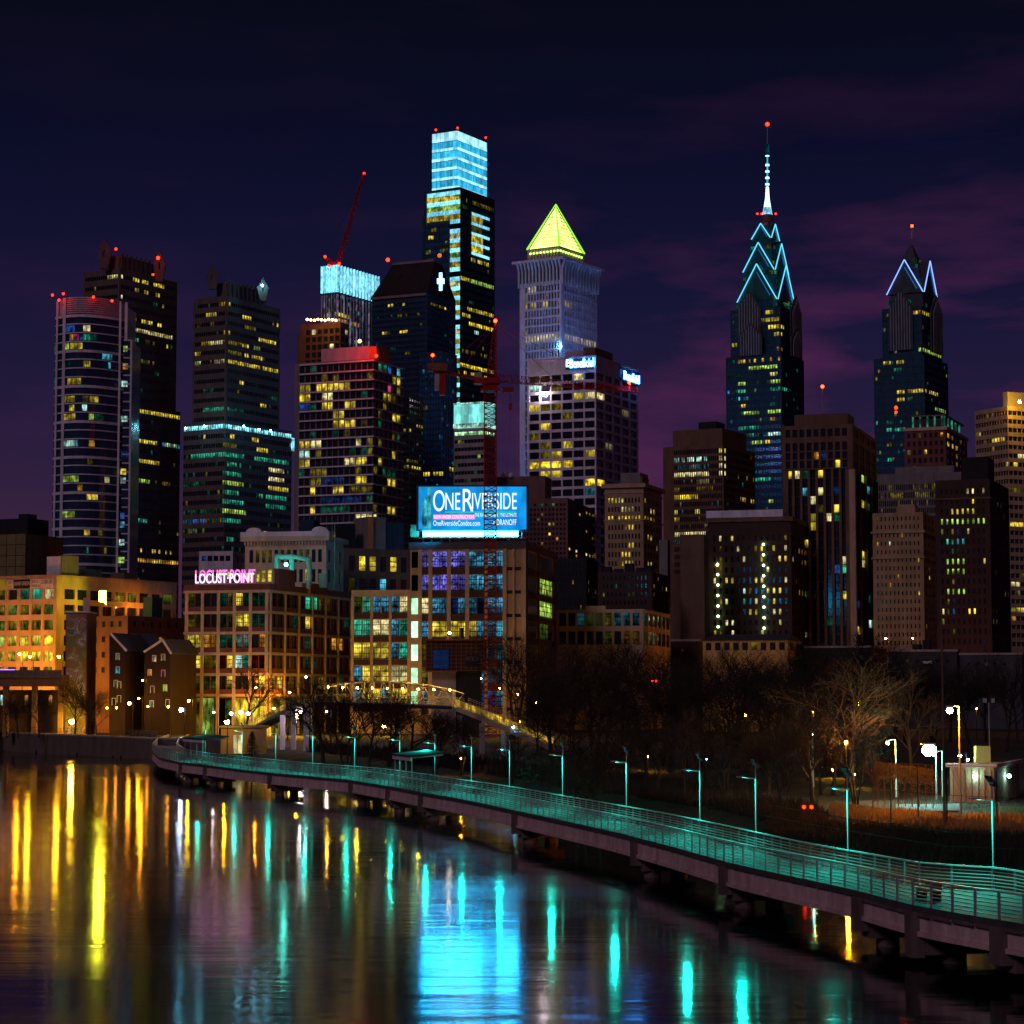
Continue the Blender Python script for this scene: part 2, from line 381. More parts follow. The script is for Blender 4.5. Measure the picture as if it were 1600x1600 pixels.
def tower(name, label, cat, D, xl, xc, xr, yt, th=30, rows=None, nl=0, nr=0, fl=.8, fr=.8, ml=(0, 0), mr=(0, 0), wall='granite', dep=.35, lit=(), rnd=(0, ('y',)), root=None,
          z0=3.0, dark='glass', seed=None, wname='wall', cap=96, pre='', rowz=None, group=None, roofmat=None, lidz=None):
    th = max(th, math.degrees(math.atan((xr-800)/F))+9)    # keep the flank in view
    o = B(); t = math.radians(th); C = P(xc, yt, D)
    o.D = D; o.C = C; o.zt = C.z; o.ul = Vector((-math.cos(t), math.sin(t), 0)); o.ur = Vector((math.sin(t), math.cos(t), 0))
    o.nl = Vector((-math.sin(t), -math.cos(t), 0)); o.nr = Vector((math.cos(t), -math.sin(t), 0))
    zz = (C.z-H)*ST
    def solve(px, u, z=None):
        s = (px-800)/F; q = zz if z is None else (z-H)*ST
        return (s*(C.y*CT+q) - C.x)/(u.x - s*u.y*CT)
    o.a = lambda px, z=None: solve(px, o.ul, z); o.b = lambda px, z=None: solve(px, o.ur, z)
    o.La, o.Lb = o.a(xl), o.b(xr)
    o.z = lambda y: P(xc, y, D).z
    o.pt = lambda a, b, z: Vector((C.x + o.ul.x*a + o.ur.x*b, C.y + o.ul.y*a + o.ur.y*b, z))
    if root is None: root = thing(name, label, cat, (C.x, C.y, z0), group)
    o.root = root
    mb = MB(); rw = rowz if rowz is not None else (rows_of(xc, D, *rows) if rows else [])
    rw = [r for r in rw if r[0] > z0+.2 and r[1] < C.z-.05]
    base = Vector((C.x, C.y, 0))
    cells = face_grid(mb, base, o.ul, o.nl, o.La, z0, C.z, cols_of(o.La, nl, fl, *ml) if rw else [], rw, dep, 0, 0)
    cells += face_grid(mb, base, o.ur, o.nr, o.Lb, z0, C.z, cols_of(o.Lb, nr, fr, *mr) if rw else [], rw, dep, 0, 1)
    q = lambda a, b, z: o.pt(a, b, z)
    mb.quad(q(o.La, 0, z0), q(o.La, o.Lb, z0), q(o.La, o.Lb, C.z), q(o.La, 0, C.z)); mb.quad(q(0, o.Lb, z0), q(o.La, o.Lb, z0), q(o.La, o.Lb, C.z), q(0, o.Lb, C.z))
    mb.quad(q(0, 0, C.z), q(o.La, 0, C.z), q(o.La, o.Lb, C.z), q(0, o.Lb, C.z))
    mb.build(wname, wall, root)
    if cells:
        light_up(cells, lit, rnd, seed if seed is not None else int(xl+yt))
        add_panes(root, cells, dark, cap, pre=pre)
    o.cells = cells
    def box(nm, a0, a1, b0, b1, za, zb, m):
        w = MB(); w.boxv(o.pt(a0, b0, za), o.ul*(a1-a0), o.ur*(b1-b0), UP*(zb-za)); return w.build(nm, m, root)
    o.box = box
    def ledge(nm, z, h, p, m, both=True):
        w = MB(); w.boxv(o.pt(-p, -p, z), o.ul*(o.La+2*p), o.ur*(p-.003), UP*h)
        w.boxv(o.pt(-p, .003, z), o.ul*(p-.003), o.ur*(o.Lb+p), UP*h)
        return w.build(nm, m, root)
    o.ledge = ledge
    return o
def beacon(root, p, big=False, r=None):
    b = MB(); b.ball(p, r or .55, 8, 6); return b.build('warning_light', 'beacon_big' if big else 'beacon', root)
emit('lantern', (.04, .56, .95), 1.0, .35, True, .9, .06, .7); emit('lantern_bright', (.40, .86, 1), 1.4, .25, True, 1.2, .06, .8); emit('finlight', (.62, .52, .75), .38, .9, sx=.4, sz=.12, lo=.12); emit('crosslight', (.25, .62, 1), 5.0, sampled=True)
emit('balcony_light', (.22, .74, 1), 1.5, .4, False, 1.2, .6, .5)
emit('head_glow', (.20, .74, .68), .95, .3, True, .3, .06, .6)
emit('crown_white', (.34, .74, .90), .75, .15, True, 1.1, .05, .8); emit('rim_green', (.5, 1, .12), 4); emit('flood_cool', (.16, .34, 1), 1700, sampled=True); emit('pyramid_light', (.80, 1, .22), 2.6, .3, True, .5, .5, .7); emit('pyramid_edge', (.35, 1, .05), 1.2, sampled=False)
emit('bank_sign', (.04, .30, 1), 45, sampled=True); emit('spire_white', (.45, .8, 1), 2.6); emit('neon_dim', (.03, .25, .55), .55)
emit('neon_teal', (.10, .62, .90), 1.6, sampled=False); emit('neon_blue', (.20, .36, 1), 2.0, sampled=False); emit('spire_light', (.30, .72, 1), 1.5, .5, True, .5, .5, .5)
emit('column_light', (.15, .75, .50), .55, .5, sx=.5, sz=.4, lo=.4)
# ================================================================== THE SKYLINE
Y_, T_, MIX = ('y', 'dy', 'dy', 'w'), ('t', 'dt', 'g', 'dt'), ('y', 'dy', 'w', 'dt', 'dy')
# ---- curved glass condominium tower
def condo():
    D = 780; root = thing('apartment_tower', 'dark glass tower with a curved front and thin white floor bands', 'apartment tower', P(130, 900, D) * 1)
    c0, c1 = P(80, 470, D), P(187, 470, D)
    zt, z0 = P(130, 490, D).z, 3.0
    x0, x1, yb = c0.x, c1.x, D+12
    n = 14
    def arc(k, out=0.0):                # plan of the bowed front
        t = k/n; return Vector((x0+(x1-x0)*t, yb - 12*math.sin(math.pi*(.22+.66*t))*1.35 + 6 - out, 0))
    A = [arc(k) for k in range(n+1)]
    g = MB(); back = [Vector((x1, D+34, 0)), Vector((x0, D+34, 0))]
    ring = A + back
    g.loft([p+UP*z0 for p in ring], [p+UP*zt for p in ring], 0)
    g.build('glazing', 'glass_navy', root)
    fh = 14.05*D/F; nf = int((zt-z0)/fh)
    for i in range(nf+1):
        z = zt - i*fh; th = .95 if i % 4 == 0 else .42
        b = MB(); o_ = [p + Vector((0, -.35 if i % 4 else -.55, 0)) for p in A]
        b.prism([p+UP*(z-th) for p in o_] + [p+Vector((0, .3, 0))+UP*(z-th) for p in A[::-1]], UP*th); b.build('floor_band', 'lilac', root)
    for px in (82.5, 96, 179, 187):
        x = P(px, 600, D).x; k = min(max((x-x0)/(x1-x0)*n, 0), n); q = arc(k)
        b = MB(); w = 1.0 if px in (96, 187) else .7
        b.box(x-w/2, x+w/2, q.y-1.0, q.y-.1, z0, zt+ (6.0 if px > 90 else 5.4)); b.build('pier', 'lilac', root)
    cr = MB()
    for j in range(8):                  # louvred crown
        z = zt+.5+j*.75
        pr = [arc(k, .2) for k in range(2, n)]
        cr.prism([p+UP*z for p in pr] + [p+Vector((0, .8, 0))+UP*z for p in pr[::-1]], UP*.5)
    cr.build('louver_grille', 'pinkstone', root)
    inner = MB(); pr = [arc(k, -.5) for k in range(1, n)]; inner.loft([p+UP*zt for p in pr+back], [p+UP*(zt+6.1) for p in pr+back]); inner.build('crown_wall', 'pinkstone', root)
    # side wing, one bay wide
    s = MB(); wx = P(197, 560, D).x; s.box(x1+.2, wx, D+9, D+30, z0, zt-8); s.build('side_wing', 'glass_navy', root)
    for i in range(nf-2):
        z = zt-8 - i*fh*1.0; b = MB(); b.box(x1+.1, wx+.3, D+8.5, D+9.3, z-.35, z+.1); b.build('balcony_slab', 'lilac', root)
    b = MB(); b.box(wx, wx+.6, D+8.4, D+9.2, z0, zt-8); b.build('pier', 'lilac', root)
    R = random.Random(5)
    spec = [(98,118,505,'b'),(131,142,505,'w'),(97,102,518,'t'),(109,115,518,'y'),(112,125,518,'m'),(126,131,518,'b'),(131,142,518,'t'),(142,151,518,'dt'),(100,108,545,'g'),(110,130,545,'y'),(158,172,551,'c'),(131,142,560,'y'),(166,170,568,'c'),(100,110,560,'dt'),
            (105,128,597,'y'),(97,118,623,'y'),(130,139,625,'dy'),(140,153,627,'y'),(108,117,636,'y'),(129,137,638,'W'),(96,119,648,'y'),(139,147,651,'g'),(148,160,655,'dt'),(96,118,687,'W'),(119,123,687,'c'),(139,148,691,'o'),(137,145,714,'dy'),(94,124,749,'g'),(161,168,742,'w'),(136,148,768,'y'),(122,130,764,'o'),(137,152,779,'y'),(93,118,801,'g'),(105,114,801,'Y'),(132,141,831,'y'),(152,158,835,'dy'),(160,164,857,'y'),(136,139,856,'t'),(80,85,600,'t'),(80,84,545,'dg'),
            (188,195,545,'g'),(187,196,559,'o'),(185,195,597,'W'),(184,195,648,'W'),(184,195,698,'b'),(183,193,736,'y'),(183,192,750,'W'),(183,190,800,'b'),(182,190,812,'c'),(181,190,846,'W'),(180,190,873,'g'),(180,190,897,'W')]
    for (a, b_, y, k) in spec:
        z = P((a+b_)/2, y, D).z; i = round((zt-z-fh/2)/fh); zc = zt-(i+.5)*fh - .2
        for s_ in range(max(1, round((b_-a)/7))):
            e = max(1, round((b_-a)/7)); pa, pb = a+(b_-a)*s_/e+.4, a+(b_-a)*(s_+1)/e-.4
            xa, xb = P(pa, y, D+3).x, P(pb, y, D+3).x
            m = MB(); hh = fh*.34
            if a >= 180:
                ya = D+8.95; m.boxv(Vector((xa, ya, zc-hh)), Vector((xb-xa, 0, 0)), Vector((0, .04, 0)), UP*2*hh)
            else:
                ka, kb = (xa-x0)/(x1-x0)*n, (xb-x0)/(x1-x0)*n
                qa, qb = arc(ka, .12), arc(kb, .12); m.boxv(qa+UP*(zc-hh), qb-qa, Vector((0, .1, 0)), UP*2*hh)
            m.build('window', k, root)
    for px, py in ((82, 461), (99, 459), (92, 469), (146, 464), (175, 470)): beacon(root, P(px, py, D+1), False, .42)
condo()
# ---- twin stone towers with pierced diamond gables
def gem_tower(tw, marks, crest, D):
    # crest: raised penthouse with a diamond ornament at each end
    a0, b1 = tw.a(crest[0]), tw.b(crest[1]); zt = tw.zt
    zc = P(crest[2], crest[3], D).z
    tw.box('penthouse', 1.2, a0, 1.2, b1*.95, zt, zc, 'granite')
    w = MB()
    for k in range(9):
        w.boxv(tw.pt(.6, 2+k*(b1*.9/9), zt), tw.ul*.7, tw.ur*1.1, UP*(zc-zt+1.2))
    w.build('mullion_frame', 'granite', tw.root)
    for (px, ytop, ymid, ybot, hw, face) in marks:
        c = P(px, ymid, D-1.0); s = ppm(D)
        u = Vector((.97, .24, 0)); h = hw/s; zu, zd = (ymid-ytop)/s, (ybot-ymid)/s; d = Vector((0, 2.2, 0))
        o_ = [c+UP*zu, c+u*h, c+u*h*.55-UP*zd, c-u*h*.55-UP*zd, c-u*h]
        i_ = [c+UP*zu*.16, c+u*h*.15+UP*zu*.08, c+u*h*.15-UP*zd*.30, c-u*h*.15-UP*zd*.30, c-u*h*.15+UP*zu*.08]
        b = MB()
        for k in range(5):
            j = (k+1) % 5; b.prism([o_[k], o_[j], i_[j], i_[k]], d)
        b.build('gable_ornament', 'granite', tw.root)
t1 = tower('office_tower', 'dark stone tower with a pierced diamond gable and ribbon windows, behind the curved glass tower', 'office tower', 1000, 131, 187, 277, 419, 30, (428, 15.7, 6.2, 1000), 15, 24, .86, .86, (1, 1), (1, 1), 'granite',
    lit=[(169,183,432,'w'),(207,230,440,'y',.5),(241,257,446,'y'),(211,218,455,'y'),(224,231,456,'y'),(244,249,460,'y'),(188,191,464,'w'),(240,246,476,'dt'),(196,210,500,'dt'),(222,236,504,'y'),(246,252,508,'y'),(204,267,520,('y','w')),(204,216,531,'t'),(227,232,536,'dy'),(196,216,561,'y',.7),(220,240,568,'dy',.6),(205,212,578,'dt'),(233,250,590,'dt',.5),(205,220,602,'dt'),(198,281,642,'Y'),(196,204,664,'y'),(220,235,672,'dy'),(255,270,680,'dy'),(200,246,686,'y'),(253,268,694,'y'),(268,281,694,'c'),(202,206,715,'y'),(219,233,719,'y'),(243,249,723,'y'),(207,233,749,'g'),(252,266,755,'dy'),(236,246,783,'g'),(200,228,811,'t'),(198,240,826,'dt',.4),(198,206,858,'y'),(214,268,860,'y',.8),(214,277,877,('o','y')),(240,262,907,'dt')],
    rnd=(.035, ('dy', 'dt', 'y')))
tower('', '', '', 997, 150, 189, 282, 628, 30, (634, 15.7, 6.2, 1000), 9, 26, .86, .86, wall='granite', root=t1.root, wname='podium_wall',
    lit=[(198,281,642,'y'),(200,246,686,'y'),(253,281,694,('y','c')),(219,249,719,'y'),(207,233,749,'g'),(200,228,811,'t'),(198,268,860,'y',.75),(214,277,877,('o','y')),(252,266,755,'dy')], rnd=(.05, ('dy', 'dt')), cap=80)
gem_tower(t1, [(163, 370, 394, 420, 10.5, 0), (249, 392, 412, 440, 9.5, 1)], (168, 258, 187, 398), 1000)
beacon(t1.root, P(181, 389, 996)); beacon(t1.root, P(247, 403, 994), False, .8); beacon(t1.root, P(239, 429, 994), False, .5)
t2 = tower('office_tower', 'dark stone tower with diamond gables and a bright cyan band of lit windows', 'office tower', 950, 302, 355, 438, 462, 30, (471, 14.9, 6.2, 1000), 14, 22, .86, .86, (1, 1), (1, 1), 'granite',
    lit=[(347,350,474,'y'),(323,327,490,'y'),(331,337,489,'y'),(379,390,493,'y'),(431,436,505,'y'),(311,314,505,'dy'),(331,336,504,'dy'),(383,400,511,'dy'),(353,355,519,'y'),(405,429,531,'y'),(315,329,535,'y'),(330,350,533,'w'),(353,387,537,'dy'),(380,388,540,'y'),(397,404,542,'g'),(307,313,550,'y'),(358,375,550,'dy'),(383,388,553,'y'),(393,408,557,'y'),(302,312,565,'g'),(336,353,563,'w'),(356,404,567,'y'),(409,433,576,'y'),(376,379,597,'y'),(318,334,610,'dt'),(418,432,621,'dt'),(408,414,632,'y'),(319,352,639,'t'),(360,380,640,'dt')], rnd=(.035, ('dy', 'dt', 'dt')))
t2b = tower('', '', '', 946, 287, 352, 456, 657, 32, (662, 14.7, 7, 1000), 17, 28, .88, .88, wall='granite', root=t2.root, wname='podium_wall',
    lit=[(310,317,653,'y'),(340,363,652,'w'),(286,453,672,'C'),(318,322,683,'y'),(358,366,683,'y'),(395,402,686,'y'),(350,368,695,'dy'),(402,418,702,'y'),(298,382,712,'t'),(397,449,719,'t'),(355,378,727,'t',.7),(418,442,733,'w'),(352,376,741,'t'),(418,442,749,'w'),(352,380,757,'g'),(290,320,758,'dt'),(418,449,765,'y'),(352,372,771,'t'),(403,410,776,'t'),(417,447,779,'t'),(352,378,786,'t'),(417,445,793,'t'),(351,384,802,'g'),(283,345,801,'dt',.7),(283,345,817,('dt','dy','b')),(350,377,817,'t'),(391,418,833,'y'),(282,320,832,'dg',.5),(355,365,848,'t')], rnd=(.07, ('dt', 'dt', 'dy')), cap=98)
gem_tower(t2, [(332, 412, 432, 452, 10, 0), (411, 432, 449, 470, 9, 1)], (336, 422, 355, 440), 950)
c = MB(); c.ball(P(410, 446, 946), .5); c.build('gable_lamp', 'cyan_lamp', t2.root)
for px, py in ((290, 669), (320, 666), (381, 666), (405, 671), (423, 673)):
    c = MB(); c.ball(P(px, py, 940), .38, 8, 6); c.build('ledge_lamp', 'cyan_lamp', t2b.root)
t2b.box('lit_screen', -.5, 1.5, t2b.Lb-.2, t2b.Lb+3, P(455, 688, 946).z, P(455, 668, 946).z, 'C')
# ---- residential tower with white slab edges
LR = [(471,487,603,'y'),(492,499,603,'y'),(505,519,603,'y'),(525,536,603,'y'),(539,551,603,'y'),(471,489,620,'Y'),(505,519,618,'w'),(471,488,634,'b'),(505,518,633,'y'),(539,552,631,'y'),(522,535,645,'y'),(520,536,661,'Y'),(538,551,660,'y'),(562,572,659,'dy'),(472,488,691,'y'),(489,501,690,'w'),(557,568,687,'w'),(468,486,706,'W'),(491,499,706,'dy'),(472,486,721,'y'),(536,551,719,'w'),(557,572,718,'y'),(488,499,735,'dy'),(519,533,749,'y'),(555,575,747,'y'),(486,496,765,'Y'),(519,533,764,'y'),(560,580,762,'dy'),(486,496,795,'y'),(555,583,808,'w'),(500,545,793,'dt'),(500,540,752,'db'),(480,560,780,'db',.6),
      (602,608,604,'m'),(601,608,620,'y'),(609,617,650,'y'),(619,625,652,'y'),(610,615,680,'dy'),(609,615,707,'y'),(590,596,720,'y'),(607,615,752,'y'),(607,613,797,'y'),(593,600,570,'t'),(602,608,573,'b'),(622,628,582,'c'),(612,625,592,'y'),(600,616,735,'dt')]
r1 = tower('apartment_tower', 'concrete apartment tower with white slab edges, scattered yellow windows and a red-lit penthouse', 'apartment tower', 700, 461, 583, 629, 560, 24, (565, 14.85, 11.2, 900), 13, 6, .86, .82, (0, 1.6), (.4, 1), 'grey', lit=LR, rnd=(.12, ('dy', 'dt', 'dy')), dark='loft_glass')
for i in range(18):
    z = P(583, 564.4+i*14.85, 700).z; b = MB(); b.boxv(r1.pt(-.7, -.7, z), r1.ul*(r1.La-1.3), r1.ur*.66, UP*.42); b.boxv(r1.pt(-.7, .03, z), r1.ul*.66, r1.ur*(r1.Lb), UP*.42); b.build('floor_slab_edge', 'lilac', r1.root)
zt = r1.zt
r1.box('penthouse', 3, r1.a(495), 3, 14, zt, zt+4.6, 'pinkstone'); r1.box('penthouse', -.2, 2.6, 2, r1.Lb*.55, zt, zt+4.2, 'orange_paint_and_light')  # second box coloured orange to imitate red lamplight on it
bb_ = beacon(r1.root, P(562, 533, 694), True, .55); bb_.data.materials[0] = M('beacon_flare')
b = MB(); b.ball(P(588, 556, 697), .5); b.build('red_lamp', 'beacon', r1.root)
# ---- tower topping out, bare concrete
r2 = tower('building_shell', 'unfinished brown concrete tower with a row of work lamps along its rim', 'building under construction', 800, 469, 532, 545, 503, 22, (512, 12, 8, 700), 6, 2, .7, .7, (0, 2), (0, 0), 'rust', lit=[(490,496,520,'w')], rnd=(.06, ('w',)), dark='black')
for k in range(9):
    c = MB(); c.ball(P(480+k*5.6, 499+(k % 3)*.7, 796), .42, 6, 5); c.build('work_lamp', 'warm_small', r2.root)
r2.box('hoist_mast', r2.La, r2.La+1.6, 1, 3, 3, r2.zt-3, 'rust')
# ---- tower under a luminous fin crown
r3 = tower('office_tower', 'tower with a glowing white crown and pale vertical fins under a red crane boom', 'office tower', 1000, 504, 527, 590, 421, 30, (449, 9.5, 6.5, 700), 5, 12, .8, .8, (.3, .3), (.3, .3), 'navy', lit=[(548,590,560,'y'),(510,545,490,'y',.6),(510,560,500,'o',.6)], rnd=(.34, ('dp', 'dm', 'dW', 'dt')))
zc = P(527, 446, 1000).z
for f, L, u, nn in ((0, r3.La, r3.ul, r3.nl), (1, r3.Lb, r3.ur, r3.nr)):
    k = 6 if f == 0 else 13
    for i in range(k+1):
        q = r3.pt(0, 0, zc-3)+u*(L*i/k); b = MB(); b.boxv(q-u*.25+nn*.02, u*.5, nn*1.0, UP*(r3.zt-zc+5)); b.build('crown_fin', 'balcony_light', r3.root)
        if i < k:
            b = MB(); b.boxv(q+u*.3+nn*.05+UP*3, u*(L/k-.6), nn*.1, UP*(r3.zt-zc)); b.build('crown_pane', 'crown_white', r3.root)
        zl = P(527, 535+14*(i % 3 == 0), 1000).z
        b = MB(); b.boxv(q-u*.18+nn*.02+UP*(zl-zc), u*.36, nn*.6, UP*(zc-zl-1)); b.build('facade_fin', 'finlight' if (i+f) % 2 else 'lilac', r3.root)
for px, py in ((530, 412), (514, 415), (508, 401)): beacon(r3.root, P(px, py, 998), False, .6)
# ---- luffing crane on that tower
lc = thing('luffing_crane', 'thin red luffing crane with a raised boom above the white crowned tower', 'crane', P(528, 420, 1003))
def lattice(nm, p, q, w, nseg, m, root, r=.12, w2=None, side=Vector((1, 0, 0)), tri=False):
    b = MB(); d = (q-p).normalized(); s1 = (side - d*side.dot(d)).normalized(); s2 = d.cross(s1); w2 = w if w2 is None else w2
    cor = ((-1, -1), (1, -1), (1, 1), (-1, 1)) if not tri else ((-1, -.5), (1, -.5), (0, 1))
    n = len(cor)
    def at(t, k): ww = (w+(w2-w)*t)/2; return p+(q-p)*t+s1*cor[k][0]*ww+s2*cor[k][1]*ww
    for k in range(n):
        b.tube(at(0, k), at(1, k), r*1.5, n=4)
        for i in range(nseg):
            j = (k+1) % n
            if i % 2: b.tube(at(i/nseg, k), at((i+1)/nseg, j), r, n=3, cap=False)
            else: b.tube(at(i/nseg, j), at((i+1)/nseg, k), r, n=3, cap=False)
            b.tube(at(i/nseg, k), at(i/nseg, j), r, n=3, cap=False)
    return b.build(nm, m, root)
lattice('boom_lattice', P(528, 414, 1003), P(568.5, 271, 1003), 1.9, 26, 'red_steel', lc, .16, .9)
lattice('back_mast_lattice', P(526, 416, 1003), P(507, 402, 1003), 1.6, 6, 'red_steel', lc, .16, .8)
lattice('mast_lattice', P(527, 450, 1003), P(527, 414, 1003), 2.2, 8, 'red_steel', lc, .16)
b = MB(); b.box(*(lambda q: (q.x-2.4, q.x+1.2, q.y-1.2, q.y+1.2, q.z, q.z+2.4))(P(526, 418, 1003))); b.build('cab', 'red_steel', lc)
b = MB(); b.tube(P(507, 402, 1003), P(566, 282, 1003), .07, n=4); b.build('pendant_rope', 'black', lc)
beacon(lc, P(569, 271, 1003), False, .55)
# ---- dark tower with a sloped roof and a glowing cross
bc = tower('office_tower', 'dark navy tower with a sloped roof and a glowing blue white cross', 'office tower', 880, 581, 667, 712, 457, 26, (470, 8.6, 4.6, 900), 18, 10, .84, .84, (.6, .6), (.6, .6), 'navy', lit=[(608,614,466,'y'),(628,633,465,'y'),(620,626,491,'dy'),(633,638,489,'dy'),(600,604,517,'y'),(623,635,516,'y'),(676,680,464,'y'),(693,696,470,'y'),(674,677,478,'dy'),(680,692,482,'dy'),(613,617,545,'dt'),(635,640,556,'dy'),(658,705,732,'y',.7),(690,700,750,'y'),(708,716,762,'dt')], rnd=(.02, ('dy', 'dt', 'db')), dark='glass_navy')
A = [bc.pt(-.2, -.2, bc.zt), bc.pt(bc.La+.2, -.2, bc.zt), bc.pt(bc.La+.2, bc.Lb, bc.zt), bc.pt(-.2, bc.Lb, bc.zt)]
zr = P(667, 401, 880).z; Bt = [bc.pt(bc.La*.10, bc.Lb*.42, zr), bc.pt(bc.La*.86, bc.Lb*.42, zr), bc.pt(bc.La*.86, bc.Lb*.72, zr), bc.pt(bc.La*.10, bc.Lb*.72, zr)]
b = MB(); b.loft(A, Bt); b.build('sloped_roof', 'black', bc.root)
b = MB(); b.boxv(bc.pt(0, -.9, bc.zt-1.2), bc.ul*bc.La, bc.ur*.85, UP*1.0); b.build('eave_band', 'grey', bc.root)
b = MB(); b.boxv(Bt[0]+UP*.0-Vector((0, .5, 0)), Bt[1]-Bt[0], Vector((0, .45, 0)), UP*1.0); b.build('ridge_band', 'grey', bc.root)
cx = P(688.5, 440, 868); s = 880/F
cr_ = thing('cross_sign', 'glowing blue white cross high on the sloped roof of the navy tower', 'sign', cx)
b = MB()
for (x0, x1, z0, z1) in ((-2.4, 2.4, -14, 14), (-5.6, -2.4, -3.2, 5), (2.4, 5.6, -3.2, 5)): b.boxv(cx+Vector((x0*s, 0, z0*s)), Vector(((x1-x0)*s, 0, 0)), Vector((0, .5, 0)), UP*(z1-z0)*s)
b.build('cross_face', 'crosslight', cr_)
b = MB(); b.ball(cx+Vector((0, -.2, 9.5*s)), 2.6*s, 8, 6); b.build('figure_head', 'crosslight', cr_)
b = MB(); b.boxv(cx+Vector((-1.2, .5, -2.5)), Vector((2.4, 0, 0)), Vector((0, 6, 0)), UP*2); b.build('bracket', 'black', cr_)
beacon(bc.root, P(606, 406, 884), False, .75); beacon(bc.root, P(687, 399, 884), False, .75)
bl = tower('', '', '', 868, 655, 690, 714, 548, 26, (556, 9.5, 6.5, 900), 8, 6, .8, .8, wall='navy', root=bc.root, wname='annex_wall', dark='glass_blue', lit=[(656,690,737,'y',.8),(700,712,735,'y',.8),(662,668,640,'dy')], rnd=(.16, ('db', 'db', 'dc')), cap=60)
# low dark neighbour between it and the residential tower
tower('office_building', 'low dark office block wedged between the concrete apartment tower and the navy tower', 'office building', 820, 600, 640, 662, 614, 24, (622, 9.5, 5, 900), 8, 6, .8, .8, wall='black', lit=[(622,631,635,'y',.6),(625,640,671,'y',.6),(652,660,671,'y'),(640,652,720,'dy'),(640,657,733,'y',.7)], rnd=(.05, ('dy', 'dt')))
# ---- tallest glass tower, crown of light
cc = tower('skyscraper', 'tallest glass skyscraper with a bright cyan lantern crown and a lit corner atrium strip', 'skyscraper', 1150, 663, 719, 773, 292, 30, (306, 11.3, 6.4, 900), 12, 20, .86, .84, (.6, .6), (.6, .6), 'navy', dark='glass_blue',
    lit=[(737,770,303,'Y'),(738,770,318,'dy'),(735,765,410,'y',.7),(720,735,436,'y'),(736,770,446,'g',.8),(731,771,487,'y'),(722,735,497,'y'),(733,770,507,'Y'),(714,770,580,'Y'),(722,760,590,'y',.5),(721,760,552,'dy',.6),(732,740,470,'dt'),(742,748,519,'W'),(664,672,390,'dw'),(675,680,362,'dy'),(672,678,374,'y'),(690,700,388,'dy')], rnd=(.045, ('dy', 'dt', 'dg')))
zc0, zc1 = P(719, 293, 1150).z, P(716, 202, 1150).z
a0, a1, b1 = cc.a(715.5, zc1)+1.2, cc.a(673.5, zc1), cc.b(767, zc1)
b = MB(); b.boxv(cc.pt(a0, 1.2, zc0), cc.ul*(a1-a0), cc.ur*(b1-1.2), UP*(zc1-zc0-.3)); b.build('crown_core', 'glass_blue', cc.root)
nrow = 6; hr = (zc1-zc0)/nrow
for f, O, u, nn, L in ((0, cc.pt(a0, 1.2, zc0), cc.ul, cc.nl, a1-a0), (1, cc.pt(a0, 1.2, zc0), cc.ur, cc.nr, b1-1.2)):
    k = 6 if f == 0 else 8
    for i in range(k):
        for j in range(nrow):
            b = MB(); e = u*(L/k); q = O+u*(L*i/k)+UP*(hr*j)
            b.boxv(q+u*.10+nn*.05+UP*hr*.30, e-u*.2, nn*.15, UP*hr*.66); b.build('crown_pane', 'lantern' if j < nrow-1 else 'lantern_bright', cc.root)
            b = MB(); b.boxv(q+u*.10+nn*.05+UP*.15, e-u*.2, nn*.25, UP*hr*.27); b.build('light_strip', 'lantern_bright', cc.root)
# corner atrium strip
a0, a1 = cc.a(720.5, 200), cc.a(704)
z = P(719, 297, 1150).z; zb = P(719, 640, 1150).z; k = 0; ph = 15.4*1150/F
while z > zb:
    wide = cc.a(668) if k < 3 else a1
    for (aa, bb, za, zb_, m) in ((.0, wide, z-ph*.42, z, 'balcony_light'), (.0, wide, z-ph, z-ph*.45, ('y', 'g', 'y', 'lg', 'w')[k % 5] if k < 18 else 'dg')):
        b = MB(); b.boxv(cc.pt(aa, -.45, za), cc.ul*(bb-aa), cc.ur*.40, UP*(zb_-za)); b.build('atrium_pane', m, cc.root)
    z -= ph; k += 1
# upper bay on the side face
for i in range(5):
    za = P(719, 326+i*15.6+3, 1150).z
    b0, b1_ = cc.b(737), cc.b(764)
    for (h0, h1, m) in ((0, 1.4, 'balcony_light'), (-3.6, -.1, ('y', 'dy', 'y', 'Y', 'y')[i])):
        if i == 4 and h0 < 0: continue
        b = MB(); b.boxv(cc.pt(-.35, b0, za+h0), cc.ul*.3, cc.ur*(b1_-b0)*(1 if h0 == 0 else .62), UP*(h1-h0)); b.build('bay_pane', m, cc.root)
for px, py in ((681, 203), (715, 200), (759, 215)): beacon(cc.root, P(px, py, 1152), False, .5)
b = MB(); b.boxv(cc.pt(cc.La+.1, 0, P(663, 420, 1150).z), cc.ul*1.2, cc.ur*3, UP*30); b.build('edge_fin', 'glass_teal', cc.root)
